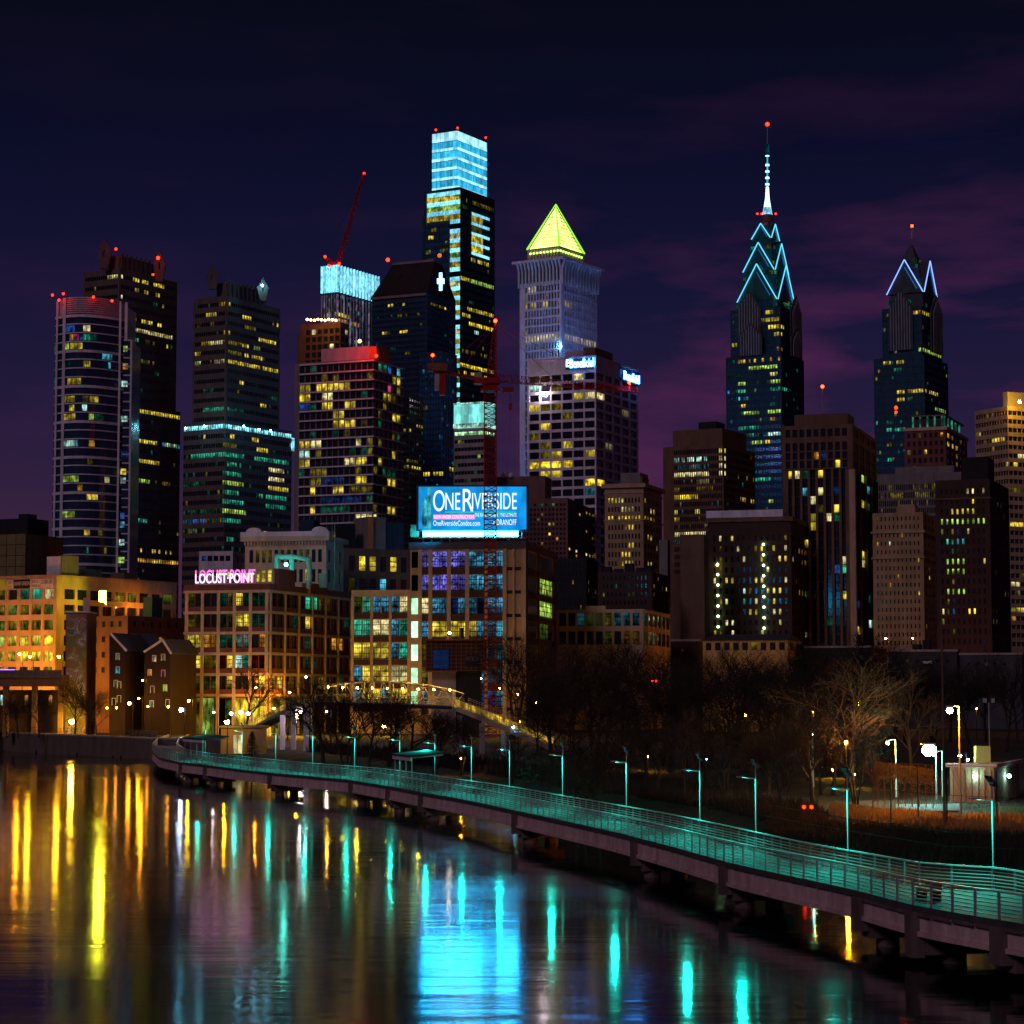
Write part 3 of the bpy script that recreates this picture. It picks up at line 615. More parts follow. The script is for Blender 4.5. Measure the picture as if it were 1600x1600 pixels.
# ---- small tower with a glowing white head
hd = tower('office_building', 'short tower whose white illuminated top glows above a lime green band', 'office building', 790, 709, 757, 774, 668, 26, (673, 12.3, 5.6, 900), 9, 5, .94, .9, (.3, .3), (.3, .3), 'concrete', lit=[(709,760,677,'G'),(756,772,680,'G'),(746,752,718,'g')], rnd=(.06, ('dg', 'dt')))
hz0, hz1 = hd.zt+.3, P(757, 630, 790).z
for f, u, nn, L in ((0, hd.ul, hd.nl, hd.La), (1, hd.ur, hd.nr, hd.Lb)):
    for i in range(4):
        b = MB(); b.boxv(hd.pt(.2, .2, hz0)+u*(L*i/4), u*(L/4-.1), -nn*.4, UP*(hz1-hz0)); b.build('glowing_panel', 'head_glow', hd.root)
    b = MB(); b.boxv(hd.pt(0, 0, hz0)-nn*.3+u*.4, u*(L-.4), nn*.8, UP*1.5); b.build('light_trough', 'W', hd.root)
    b = MB(); b.boxv(hd.pt(0, 0, hz1+.1)-nn*.3+u*.4, u*(L-.4), nn*.7, UP*.5); b.build('cornice', 'W', hd.root)
hd.box('head_core', 1, hd.La-1, 1, hd.Lb-1, hd.zt, hz1-.1, 'white')
# ---- flared crown and pyramid
me = tower('skyscraper', 'pale columned tower with a flared crown and a glowing lime pyramid on top', 'skyscraper', 1000, 812, 877, 933, 437, 32, (442, 13, 10, 900), 12, 12, .62, .64, (.8, 2.6), (2.6, .8), 'lilac', dark='glass_teal',
    lit=[(812,935,530,'w'),(826,840,446,'w'),(818,825,470,'g'),(820,825,483,'y'),(833,837,482,'y'),(848,856,481,'y'),(875,890,480,'y'),(884,892,425,'y'),(818,826,520,'g'),(812,825,556,'c',.6),(815,850,543,'dc')], rnd=(.07, ('dt', 'dc', 'dw')), dep=1.0)
z0, z1 = P(877, 437, 1000).z, P(877, 406, 1000).z; fl = 1.4
nl_ = MB()
ring0 = [me.pt(0, 0, z0), me.pt(me.La, 0, z0), me.pt(me.La, me.Lb, z0), me.pt(0, me.Lb, z0)]
zm = z0+(z1-z0)*.62
ring1 = [me.pt(-.1, -.1, zm), me.pt(me.La+.1, -.1, zm), me.pt(me.La+.1, me.Lb+.1, zm), me.pt(-.1, me.Lb+.1, zm)]
ring2 = [me.pt(-fl, -fl, z1), me.pt(me.La+fl, -fl, z1), me.pt(me.La+fl, me.Lb+fl, z1), me.pt(-fl, me.Lb+fl, z1)]
nl_.loft(ring0, ring1, 0, False); nl_.loft(ring1, ring2, 0); nl_.build('crown_wall', 'glass_teal', me.root)
for f, L, u, nn in ((0, me.La, me.ul, me.nl), (1, me.Lb, me.ur, me.nr)):
    for i in range(13):
        q = me.pt(0, 0, 0)+u*(L*i/12); q.z = 0; b = MB(); w = u*.38
        prof = [(0.1, z0-2), (.9, z0-2), (1.0, zm), (fl+1.5, z1+.6), (fl+.2, z1+.6), (.1, zm)]
        b.prism([q-w+nn*d+UP*z for d, z in prof], w*2); b.build('crown_rib', 'white', me.root)
b = MB()
b.boxv(me.pt(-fl-1.3, -fl-1.3, z1), me.ul*(me.La+2*fl+2.6), me.ur*(me.Lb+2*fl+2.6), UP*1.1); b.build('cornice', 'lilac', me.root)
ia, ib = me.La*.16, me.Lb*.13; d0, d1 = z1+1.1, P(877, 384, me.pt(ia, ib, 0).y).z
me.box('drum', ia, me.La*.93, ib, me.Lb*.86, d0, d1, 'pinkstone')
for i in range(10):
    b = MB(); b.boxv(me.pt(ia+(me.La*.72)*i/10, ib-.35, d0), me.ul*.5, me.ur*.33, UP*(d1-d0-2.5)); b.build('drum_rib', 'grey', me.root)
for i in range(9):
    for f in (0, 1):
        q = me.pt(ia+.6+(me.La*.70)*i/8.5, ib-.4, d1-2.2) if f == 0 else me.pt(ia-.4, ib+.6+me.Lb*.62*i/8.5, d1-2.2)
        b = MB(); b.ball(q, .45, 6, 5); b.build('rim_lamp', 'rim_green', me.root)
ap = P(875, 319, 1012)
bs = [me.pt(ia+.2, ib+.2, d1), me.pt(me.La*.94, ib+.2, d1), me.pt(me.La*.94, me.Lb*.84, d1), me.pt(ia+.2, me.Lb*.84, d1)]
cen = (bs[0]+bs[2])/2; ap = Vector((cen.x, cen.y, P(875, 319, cen.y).z))
b = MB(); inn = [cen+(p-cen)*.93 for p in bs]
b.loft(inn, [cen+(p-cen)*.01+UP*(ap.z-d1-1.5) for p in bs]); b.build('pyramid_core', 'pyramid_light', me.root)
for i in range(4):
    b = MB(); b.tube(bs[i], ap, .55, .25, 5); b.build('pyramid_edge', 'pyramid_edge', me.root)
g = MB()
for (pA, pB) in ((bs[1], bs[0]), (bs[0], bs[3])):
    for j in range(1, 12):
        t = j/13; p, q = pA+(ap-pA)*t, pB+(ap-pB)*t
        g.tube(p, q, .13, n=3)
    for j in range(1, 14):
        t = j/14; s_ = pA+(pB-pA)*t; e = 1-abs(2*t-1)*1.0
        g.tube(s_, s_+(ap-s_)*(.12+.8*e*.9), .11, n=3)
g.build('pyramid_lattice', 'olive', me.root)
me.box('spire', (ia+me.La*.94)/2-.12, (ia+me.La*.94)/2+.12, (ib+me.Lb*.84)/2-.1, (ib+me.Lb*.84)/2+.1, ap.z-.5, ap.z+1.5, 'dark')
b = MB(); b.ball(me.pt(.3, -.3, 0)*1 + UP*P(887, 541, 1000).z, .55, 8, 6); b.build('floodlight', 'cyan_lamp', me.root)
# ---- gridded bank tower with glowing blue rooftop signs
bf = tower('office_tower', 'lilac gridded office tower carrying glowing blue white rooftop signs', 'office tower', 850, 825, 931, 997, 556, 25, (581.5, 15.1, 10.6, 900), 6, 5, .88, .86, (.3, .3), (.3, .3), 'lilac', dep=.8,
    lit=[(872,905,588,'w',.8),(915,940,624,'w'),(901,908,624,'y'),(850,872,640,'dy'),(842,858,665,'y'),(833,842,640,'y'),(825,850,613,'W'),(835,840,690,'dy'),(880,894,690,'y'),(844,852,702,'dy'),(908,925,702,'y'),(860,870,717,'y'),(845,852,717,'dy'),(825,889,730,'Y'),(850,870,742,'y'),(908,940,755,'Y'),(965,975,645,'dw'),(880,890,650,'dy')], rnd=(.035, ('dy', 'dc', 'dw')))
bf.ledge('parapet', bf.zt-.6, .8, .3, 'lilac')
bf.box('roof_housing', 6, bf.La*.5, 4, 12, bf.zt, bf.zt+3, 'pinkstone'); bf.box('roof_housing', -.0+2, 7, 4, bf.Lb*.5, bf.zt, bf.zt+4, 'brown')
sg = thing('rooftop_sign', 'glowing blue white lettering facing the river on the lilac tower', 'sign', bf.pt(bf.a(905), 0, bf.zt))
aL, aR = bf.a(884), bf.a(928); zz = P(905, 572.5, 850).z; w = aL-aR
text_mesh('lettering', 'Beneficial', bf.pt(aL-w*.17, 0, zz), -bf.ul, UP, bf.nl, w*.83, 13.5*850/F, .35, 'bank_sign', sg, .3)
b = MB(); b.boxv(bf.pt(aL, 0, zz)+bf.nl*.3, -bf.ul*w*.14, bf.nl*.3, UP*3.9); b.build('emblem_panel', 'b', sg)
text_mesh('emblem_letter', 'B', bf.pt(aL-.5, 0, zz+.5), -bf.ul, UP, bf.nl, 1.9, 2.8, .1, 'bank_sign', sg, .62)
b = MB(); b.boxv(bf.pt(aL, 0, zz-.6)+bf.nl*.05, -bf.ul*w, bf.nl*.25, UP*5.0); b.build('back_panel', 'navy', sg)
sg = thing('rooftop_sign', 'glowing blue white lettering on the narrow flank of the lilac tower', 'sign', bf.pt(0, bf.b(982), bf.zt))
bL, bR = bf.b(967.5), bf.b(997); zz = P(931, 578, 850).z; w = bR-bL
text_mesh('lettering', 'Beneficial', bf.pt(0, bL+w*.2, zz), bf.ur, UP, bf.nr, w*.8, 13.5*850/F, .35, 'bank_sign', sg, .3)
b = MB(); b.boxv(bf.pt(0, bL, zz)+bf.nr*.3, bf.ur*w*.16, bf.nr*.3, UP*3.6); b.build('emblem_panel', 'b', sg)
b = MB(); b.boxv(bf.pt(0, bL, zz-.6)+bf.nr*.05, bf.ur*w, bf.nr*.2, UP*5.0); b.build('back_panel', 'navy', sg)
b = MB(); b.ball(bf.pt(bf.a(850), -.6, P(850, 612, 850).z), .6, 8, 6); b.build('floodlight', 'white_lamp', bf.root)
# ---- pink brick hotel block
ht = tower('hotel', 'wide pink brick hotel block with small windows behind the blue billboard', 'hotel', 800, 727, 887, 939, 778, 12, (786, 7.6, 4.4, 1000), 27, 10, .55, .55, (.5, .5), (.5, .5), 'pink_brick',
    lit=[(830,890,783,'dt',.6),(860,866,791,'t'),(914,938,800,'y',.7),(922,936,809,'y',.7),(860,864,822,'y'),(855,858,831,'Y'),(870,875,844,'o'),(848,852,850,'y'),(887,892,856,'y'),(898,902,858,'w'),(923,928,841,'y'),(914,920,869,'w'),(922,928,869,'y'),(915,918,832,'y'),(896,900,868,'o'),(887,892,895,'w')], rnd=(.045, ('y', 'dy', 'o', 'dt')), cap=98)
ht.box('roof_housing', ht.a(850), ht.a(728), 2, 14, ht.zt, P(790, 742, 800).z, 'pink_brick')
for px in (787, 798):
    b = MB(); b.ball(P(px, 743, 806), 1.0, 8, 6); b.build('satellite_dish', 'white', ht.root)
b = MB(); b.tube(P(793, 744, 806), P(793, 722, 806), .12); b.build('antenna', 'steel', ht.root)
# ---- tan classical block
cb = tower('office_building', 'floodlit tan masonry block with paired yellow windows and a cornice', 'office building', 700, 945, 1005, 1034, 757, 18, (777, 14.1, 8, 950), 10, 6, .5, .45, (.8, .8), (.8, .8), 'tan',
    lit=[(949,975,780,'y'),(966,974,779,'w'),(973,989,794,'w'),(949,960,808,'y'),(965,988,808,'y',.7),(993,1004,808,'Y'),(974,988,822,'y'),(980,988,850,'y'),(974,987,864,'y'),(974,987,878,'y'),(1007,1010,780,'y'),(1013,1020,795,'w'),(1005,1020,809,'y'),(1012,1018,838,'y'),(1022,1032,853,'w'),(1012,1019,880,'w')], rnd=(.05, ('dy',)))
cb.ledge('cornice', cb.zt-.9, 1.3, .9, 'sandstone'); cb.ledge('string_course', P(1005, 813, 700).z, .5, .35, 'sandstone'); cb.ledge('string_course', P(1005, 770, 700).z, .4, .3, 'sandstone')
cb.box('roof_housing', 1.5, cb.a(967), 2, 12, cb.zt+.4, P(1005, 737, 700).z, 'grey'); cb.box('roof_housing', -1+1.5, 1.2, 1, 9, cb.zt+.4, cb.zt+2.5, 'brown')
# ---- dark brick walk-ups at its foot
db = tower('apartment_building', 'dark red brick apartment block with chimneys below the tan masonry block', 'apartment building', 580, 934, 1018, 1046, 893, 15, (899, 13, 6.5, 1010), 11, 4, .35, .35, (1, 1), (1, 1), 'dark_brick', lit=[(964,968,919,'t'),(990,994,923,'dg'),(1014,1024,919,'y'),(1014,1018,931,'o')], rnd=(.10, ('dy', 'y', 'dg')))
for px, h in ((950, 8), (968, 5), (985, 12), (1003, 6), (1015, 9)):
    q = db.a(px); db.box('chimney', q, q+2.2, 3, 5.2, db.zt, db.zt+h*580/F*1.2, 'black')
tower('apartment_building', 'narrow dark brick building with a few lit windows beside the red brick block', 'apartment building', 600, 868, 916, 935, 872, 15, (880, 13, 6.5, 1010), 6, 3, .35, .35, (1, 1), (1, 1), 'black', lit=[(892,898,905,'y'),(914,920,904,'w'),(914,920,917,'o')], rnd=(.07, ('dy', 'y')))
# ---- office block with bright ribbons
ob = tower('office_building', 'brown office block with bright pale ribbon windows on one face', 'office building', 760, 1036, 1130, 1180, 694, 27, (700, 11.75, 7.2, 900), 26, 14, .72, .8, (.4, 4.0), (.8, .6), 'brown',
    lit=[(1036,1040,707,'y'),(1042,1108,716,'W',.75),(1043,1108,727,'dc',.8),(1042,1108,739,'w'),(1080,1108,750,'dw',.6),(1042,1060,762,'dy'),(1087,1113,762,'dy',.8),(1040,1090,774,'Y'),(1036,1058,798,'y'),(1040,1062,809,'y'),(1088,1092,800,'y'),(1036,1102,832,'w'),(1124,1130,705,'y'),(1124,1130,717,'w'),(1124,1130,728,'w'),(1124,1130,739,'w'),(1160,1180,779,'y',.8),(1050,1064,845,'dc')], rnd=(.10, ('dy', 'dc', 'dw')))
ob.box('roof_housing', ob.Lb*0+1.5, ob.a(1046), 3, ob.b(1172), ob.zt, P(1130, 667, 760).z, 'brown')
ob.box('roof_housing', ob.a(1106), ob.a(1078), 8, 16, P(1130, 667, 760).z, P(1090, 653, 760).z, 'black')
# plain party wall and grey flank below it
tower('party_wall_building', 'windowless brown brick slab beside the brick hotel with lamps', 'building', 600, 1063, 1100, 1107, 835, 8, None, wall='brown')
tower('party_wall_building', 'thin pale windowless slab at the foot of the ribbon window office block', 'building', 660, 1030, 1043, 1047, 843, 8, None, wall='grey')
# ---- spired skyscrapers with stacked neon gables
def gable_tower(name, label, D, xl, xc, xr, ysh, lit, th, steps, apex, neon, lower, gables):
    tw = tower(name, label, 'skyscraper', D, xl, xc, xr, ysh, th, (ysh+6, 11.6, 6.2, 900), 13, 11, .8, .8, (.8, .8), (.8, .8), 'navy', dark='glass_teal', lit=lit, rnd=(.09, ('dt', 'dt', 'dg', 'dy', 'dc')))
    return tw
lo = tower('skyscraper', 'blue glass skyscraper with stacked neon gables and a glowing needle spire', 'skyscraper', 1050, 1134, 1221, 1256, 552, 30, (557, 11.7, 5.8, 900), 20, 12, .78, .8, (.6, .6), (.6, .6), 'navy', dark='glass_teal',
    lit=[(1153,1218,565,('o','y'),.8),(1170,1214,577,'g'),(1136,1150,592,'dt'),(1205,1216,589,'w'),(1153,1166,603,'g'),(1203,1218,600,'g'),(1203,1228,612,'t'),(1153,1166,613,'t'),(1134,1138,610,'b'),(1158,1164,636,'y'),(1153,1168,625,'c',.6),(1162,1186,648,'g'),(1202,1218,648,'g'),(1203,1212,660,'o'),(1153,1186,672,'t'),(1202,1222,672,'W'),(1172,1178,684,'t'),(1175,1200,695,'g',.6),(1196,1202,695,'y'),(1180,1202,754,'t'),(1200,1214,779,'g',.7)], rnd=(.10, ('dt', 'dt', 'dg', 'dc')))
sh = tower('', '', '', 1053, 1141, 1219, 1252, 478, 30, (483, 11.7, 6.2, 900), 17, 11, .84, .8, (.6, .6), (.6, .6), wall='navy', root=lo.root, wname='upper_wall', dark='glass_teal', z0=lo.zt,
    lit=[(1180,1225,505,'y'),(1200,1224,508,'Y'),(1211,1220,520,'y'),(1196,1206,474,'y'),(1138,1150,534,'y'),(1218,1222,542,'o'),(1234,1237,543,'y'),(1241,1244,535,'y'),(1145,1148,500,'dt')], rnd=(.07, ('dt', 'dy', 'dg')), cap=70)
def ring(tw, y, xl, xc, xr):
    """Square plan of the tapering crown at photo height y."""
    z = P(xc, y, tw.D).z
    cen = tw.pt(tw.La/2, tw.Lb/2, z); w = (xr-xl)/F*tw.D
    s = w/(math.cos(math.radians(30))+math.sin(math.radians(30)))
    return [cen + (-tw.ul*sx - tw.ur*sy)*(-s/2) for sx, sy in ((-1, -1), (1, -1), (1, 1), (-1, 1))]
def crown(tw, levels, gables, neon, root, core='glass_teal', seed=3):
    R = random.Random(seed)
    rings = [ring(tw, *lv) for lv in levels]
    b = MB()
    for i in range(len(rings)-1): b.loft(rings[i], rings[i+1], 0, i == len(rings)-2)
    b.build('crown', core, root)
    for i in range(len(rings)-2):
        for j, t in enumerate((.12, .42, .72)):
            for (e0, e1, nn) in ((1, 0, tw.nl), (0, 3, tw.nr)):
                p = rings[i][e0].lerp(rings[i+1][e0], t); q = rings[i][e1].lerp(rings[i+1][e1], t); L = (q-p).length; k = max(2, int(L/2.4))
                for s_ in range(k):
                    if R.random() < .24:
                        w_ = MB(); w_.boxv(p+(q-p)*((s_+.1)/k)+nn*.12, (q-p)*(.8/k), -nn*.5, UP*1.7); w_.build('window', R.choice(('dt', 't', 'dg', 'dy', 'dt', 'dc')), root)
    # gable frames in neon, one over the other on both seen faces
    for (yb, yt, lv, fr) in gables:
        r = ring(tw, yb, *lv); z1 = P(tw.C and 1200, yt, tw.D).z; zb = r[0].z
        for (p, q, nn) in ((r[1], r[0], tw.nl), (r[0], r[3], tw.nr)):
            mid = (p+q)/2; cen = tw.pt(tw.La/2, tw.Lb/2, zb)
            rt = ring(tw, yt, *[lv[0]+(lv[1]-lv[0])*fr, lv[1], lv[2]+(lv[1]-lv[2])*fr])
            pt = (rt[1]+rt[0])/2 if nn is tw.nl else (rt[0]+rt[3])/2
            top = pt + nn*1.0; off = nn*.9
            g = MB(); g.prism([p, q, pt], -nn*((q-p).length*.48)); g.build('gable_glazing', core, root)
            g = MB(); ia_, ib_, it_ = (v.lerp((p+q+pt)/3, .34)+nn*.4 for v in (p, q, pt)); g.tube(ib_, it_, .22, n=4); g.build('inner_tube', 'neon_dim', root)
            for s_, e_ in ((p+off*.5, pt+off*.5), (q+off*.5, pt+off*.5)):
                g = MB(); g.tube(s_, e_, .27, n=5); g.build('neon_tube', neon, root)
LV = [(478, 1146, 1200, 1246), (464, 1149, 1200, 1240), (440, 1157, 1200, 1236), (417, 1162, 1200, 1232), (395, 1170, 1200, 1227), (362, 1180, 1200, 1222), (345, 1187, 1200, 1216), (334, 1191, 1200, 1208)]
crown(sh, LV, [(465, 407, (1147, 1200, 1241), 0), (417, 372, (1160, 1200, 1234), 0), (364, 340, (1179, 1200, 1224), 0)], 'neon_teal', lo.root)
# spire
cx = sh.pt(sh.La/2, sh.Lb/2, 0); Dc = cx.y; sx0 = 1199
def sp_at(y): return Vector((P(sx0, y, Dc).x, Dc, P(sx0, y, Dc).z))
for (y0, y1, r0, r1, m, nm) in ((356, 336, 3.4, 2.6, 'slate', 'spire_plinth'), (336, 324, 2.6, 1.75, 'spire_light', 'spire_base'), (324, 310, 1.75, 1.05, 'spire_white', 'spire_base'), (310, 292, 1.05, .7, 'spire_white', 'spire_shaft'), (292, 226, .42, .32, 'lantern', 'spire_shaft'), (226, 200, .28, .16, 'steel', 'spire_tip')):
    b = MB(); b.tube(sp_at(y0), sp_at(y1), r0, r1, 8); b.build(nm, m, lo.root)
for y in (288, 278, 268, 258, 243, 231):
    b = MB(); b.tube(sp_at(y+1.3), sp_at(y-1.3), .95, .95, 8); b.build('spire_collar', 'spire_white', lo.root)
b = MB(); b.tube(sp_at(243), sp_at(226), 1.05, 1.05, 8); b.build('spire_cage', 'dc', lo.root)
beacon(lo.root, sp_at(194), False, .95)
for px in (1183.5, 1190, 1212): beacon(lo.root, P(px, 334, Dc-4), False, .45)
# stone gables climbing the shaft
def stone_gable(tw, root, px0, px1, ytop, ysh, ybot, face, m='slate'):
    if face == 0: A0, A1 = tw.a(px0), tw.a(px1); f = lambda a, z: tw.pt(a, 0, z)+tw.nl*.25; nn = tw.nl
    else: A0, A1 = tw.b(px0), tw.b(px1); f = lambda a, z: tw.pt(0, a, z)+tw.nr*.25; nn = tw.nr
    xm = (px0+px1)/2; zt, zs, zb = P(xm, ytop, tw.D).z, P(xm, ysh, tw.D).z, P(xm, ybot, tw.D).z
    b = MB(); b.prism([f(A0, zb), f(A1, zb), f(A1, zs), f((A0+A1)/2, zt), f(A0, zs)], -nn*.6+nn*1.3); b.build('stone_gable', m, root)
    k = 9; g = MB()
    for i in range(1, k):
        a = A0+(A1-A0)*i/k; ztop = zs+(zt-zs)*(1-abs(2*i/k-1))-1.2
        g.boxv(f(a-.18, zb)+nn*1.0, (f(a+.18, zb)-f(a-.18, zb)), nn*.3, UP*(ztop-zb))
    g.build('mullion_frame', 'steel', root)
stone_gable(sh, lo.root, 1153, 1190, 449, 478, 530, 0); stone_gable(sh, lo.root, 1233, 1250, 452, 480, 530, 1)
stone_gable(lo, lo.root, 1156, 1192, 500, 520, 552, 0); stone_gable(lo, lo.root, 1234, 1251, 505, 525, 552, 1)
tl = tower('skyscraper', 'shorter blue glass skyscraper with one ring of violet neon gables', 'skyscraper', 1050, 1365, 1444, 1481, 555, 30, (560, 11.7, 5.8, 900), 18, 12, .78, .8, (.6, .6), (.6, .6), 'navy', dark='glass_teal',
    lit=[(1382,1390,566,'y'),(1403,1412,565,'y'),(1398,1408,577,'t'),(1403,1412,611,'y'),(1420,1468,611,'y',.8),(1402,1411,623,'y'),(1460,1476,639,'g'),(1351,1372,660,'t'),(1386,1396,660,'dt'),(1388,1394,671,'t'),(1397,1412,671,'t'),(1388,1394,695,'dy'),(1386,1395,717,'t')], rnd=(.09, ('dt', 'dt', 'dg', 'dy', 'dc')))
tsh = tower('', '', '', 1053, 1378, 1440, 1471, 478, 30, (484, 11.7, 6.2, 900), 14, 10, .84, .8, (.6, .6), (.6, .6), wall='navy', root=tl.root, wname='upper_wall', dark='glass_teal', z0=tl.zt,
    lit=[(1425,1460,479,'y'),(1440,1455,480,'o'),(1418,1430,481,'o'),(1443,1452,483,'y'),(1443,1456,495,'y'),(1463,1468,489,'c'),(1406,1425,517,'y',.7),(1406,1425,529,'y',.7),(1436,1468,555,'g')], rnd=(.07, ('dt', 'dy', 'dw')), cap=70)
LV2 = [(478, 1383, 1425, 1465), (455, 1387, 1425, 1462), (430, 1393, 1425, 1457), (405, 1404, 1425, 1447), (385, 1415, 1425, 1435), (371, 1423, 1425, 1428)]
crown(tsh, LV2, [(453, 400, (1382, 1425, 1465), 0)], 'neon_blue', tl.root, 'slate')
c2 = tsh.pt(tsh.La/2, tsh.Lb/2, 0); q = lambda y: Vector((P(1425, y, c2.y).x, c2.y, P(1425, y, c2.y).z))
b = MB(); b.tube(q(373), q(356), .5, .2, 6); b.build('spire_tip', 'steel', tl.root); beacon(tl.root, q(353), True, .7)
stone_gable(tsh, tl.root, 1389, 1427, 448, 480, 545, 0); stone_gable(tsh, tl.root, 1452, 1470, 452, 480, 545, 1)
b = MB(); b.ball(P(1400, 637, 1030), .8); b.ball(P(1400, 644, 1030), .6); b.build('warning_light', 'beacon', tl.root)
# ---- brick hotel with a pale cornice and strings of landing lamps
bh = tower('hotel', 'brick hotel with a pale cornice and strings of greenish landing lamps', 'hotel', 620, 1107, 1236, 1261, 808, 10, (835, 16.6, 8.5, 1020), 13, 5, .40, .4, (.8, .8), (.8, .8), 'dark_brick',
    lit=[(1108,1112,828,'t'),(1118,1130,829,'c'),(1124,1128,841,'w'),(1150,1156,852,'w'),(1175,1180,852,'y'),(1186,1190,852,'y'),(1206,1216,852,'y'),(1158,1168,868,'w'),(1185,1190,868,'y'),(1214,1222,868,'y'),(1224,1232,869,'y'),(1134,1148,901,'y'),(1186,1196,901,'w'),(1158,1164,918,'W'),(1204,1222,918,'y'),(1158,1164,934,'t'),(1170,1188,951,'y'),(1204,1222,951,'w'),(1134,1148,967,'w'),(1250,1256,858,'o'),(1252,1256,870,'o'),(1245,1258,920,'y')], rnd=(.20, ('y', 'dy', 'dy', 'w')))
bh.ledge('cornice', bh.zt-1.0, 1.2, .6, 'brown')
bh.box('roof_pavilion', bh.a(1220), bh.a(1104), 2, 10, bh.zt, P(1160, 797, 620).z, 'pinkstone')
b = MB(); b.boxv(bh.pt(bh.a(1222), 1.2, P(1160, 806, 620).z), bh.ul*(bh.a(1102)-bh.a(1222)), bh.ur*9.5, UP*2.0); b.build('pavilion_cornice', 'lilac', bh.root)
for px in (1121.5, 1193):
    for k in range(10 if px > 1150 else 7):
        y = (850 if px > 1150 else 880)+k*16.4
        b = MB(); b.ball(bh.pt(bh.a(px), -.6, P(px, y, 620).z), .33, 6, 5); b.build('landing_lamp', 'green_lamp', bh.root)
b = MB(); b.ball(bh.pt(bh.a(1121), -.7, P(1121, 881, 620).z), .34, 6, 5); b.build('wall_lamp', 'warm_small', bh.root)
# ---- brown pier tower
bp = tower('apartment_tower', 'tall brown tower with full height vertical piers and a red mast light', 'apartment tower', 640, 1222, 1331, 1368, 662, 9, (733, 13.6, 12.4, 1020), 8, 4, .98, .98, (1.5, 1.5), (.8, .8), 'dark', dep=.3,
    lit=[(1229,1238,735,'y'),(1229,1238,748,'Y'),(1240,1249,748,'w'),(1275,1282,736,'y'),(1252,1258,762,'c'),(1275,1282,762,'w'),(1264,1271,776,'w'),(1263,1271,813,'Y'),(1275,1281,813,'y'),(1298,1305,813,'w'),(1275,1281,827,'Y'),(1308,1316,800,'y'),(1263,1270,854,'Y'),(1325,1330,868,'w'),(1322,1330,880,'w'),(1322,1330,893,'t'),(1322,1330,930,'y'),(1286,1292,800,'dy'),(1310,1314,893,'b'),(1345,1352,738,'g'),(1346,1352,790,'y'),(1344,1350,868,'y'),(1345,1350,880,'w'),(1354,1358,974,'W'),(1340,1344,986,'y'),(1350,1353,768,'c')], rnd=(.03, ('dy', 'dt', 'db')))
zt = bp.zt
for i in range(9):
    a = .8+(bp.La-2.2)*i/8; w = 1.6 if i in (0, 8) else .75
    bp.box('pier', a-w/2+.4, a+w/2+.4, -.8, -.02, 3, P(1276, 733, 640).z, 'brown')
for i in range(5):
    bq = .6+(bp.Lb-1.4)*i/4; bp.box('pier', -.7, -.02, bq-.3, bq+.3, 3, P(1331, 733, 640).z, 'brown')
bp.box('corner_pier', -.82, .9, -.82, .9, 3.02, P(1331, 733, 640).z-.01, 'sandstone')  # paler colour than the other piers stands in for lamplight
up = tower('', '', '', 639, 1221, 1331.5, 1369, 662, 9, None, 9, 4, .66, .7, (1.2, .8), (.8, .8), 'brown', z0=P(1331, 732, 640).z, root=bp.root, wname='upper_wall', dep=.7, rowz=[(P(1331, 681, 640).z, P(1331, 669, 640).z), (P(1331, 703, 640).z, P(1331, 690, 640).z), (P(1331, 716, 640).z, P(1331, 705, 640).z), (P(1331, 730, 640).z, P(1331, 718, 640).z)], lit=[(1277,1284,709,'o'),(1310,1315,721,'y'),(1326,1331,721,'t'),(1288,1292,709,'db')], dark='glass', cap=60)
bp.box('roof_housing', bp.a(1322), bp.a(1238), 3, 14, zt, P(1280, 643, 640).z, 'brown')
b = MB(); b.tube(P(1285, 643, 650), P(1285, 606, 650), .14); b.build('mast', 'steel', bp.root); beacon(bp.root, P(1285, 604, 650), True, .5)
for px in (1270, 1277, 1292):
    b = MB(); b.tube(P(px, 643, 648), P(px, 626, 648), .05); b.build('antenna', 'steel', bp.root)
# ---- block with glowing green colonnade
gc = tower('apartment_building', 'red brick block topped by a glowing green colonnade', 'apartment building', 820, 1413, 1478, 1511, 668, 22, (675, 13, 7.5, 900), 7, 5, .5, .55, (.6, .6), (.6, .6), 'brick', lit=[(1444,1452,709,'y'),(1476,1483,681,'o'),(1478,1482,697,'y'),(1488,1498,697,'y'),(1415,1420,705,'dw')], rnd=(.05, ('dy',)))
gc.ledge('cornice', gc.zt-.8, 1.2, .5, 'cream')
gz = P(1478, 649, 820).z; gc.box('colonnade_core', 1.5, gc.La*.82, 2, gc.Lb*.85, gc.zt, gz-.5, 'dark')
for i in range(5):
    gc.box('lit_column', 1.5+gc.La*.8*i/4.6, 2.0+gc.La*.8*i/4.6, 1.2, 1.9, gc.zt+.4, gz, 'column_light'); gc.box('lit_column', .7, 1.3, 2+gc.Lb*.8*i/4.6, 2.5+gc.Lb*.8*i/4.6, gc.zt+.4, gz, 'column_light')
gc.box('colonnade_roof', .2, gc.La*.84, .6, gc.Lb*.9, gz+.02, gz+.5, 'grey')
# ---- fin block
fb = tower('office_building', 'broad grey office block with closely spaced vertical fins below the red brick block', 'office building', 780, 1368, 1502, 1522, 737, 4, (754, 12.5, 9, 960), 44, 5, .6, .6, (.4, .4), (.4, .4), 'grey', dep=.7, lit=[(1385,1398,762,'dy'),(1428,1462,762,'dy',.6),(1378,1412,775,'dy',.6),(1428,1462,775,'dy',.7)], rnd=(.02, ('dy',)))
fb.box('roof_housing', 3, fb.a(1396), 3, 12, fb.zt, fb.zt+2.6, 'grey')
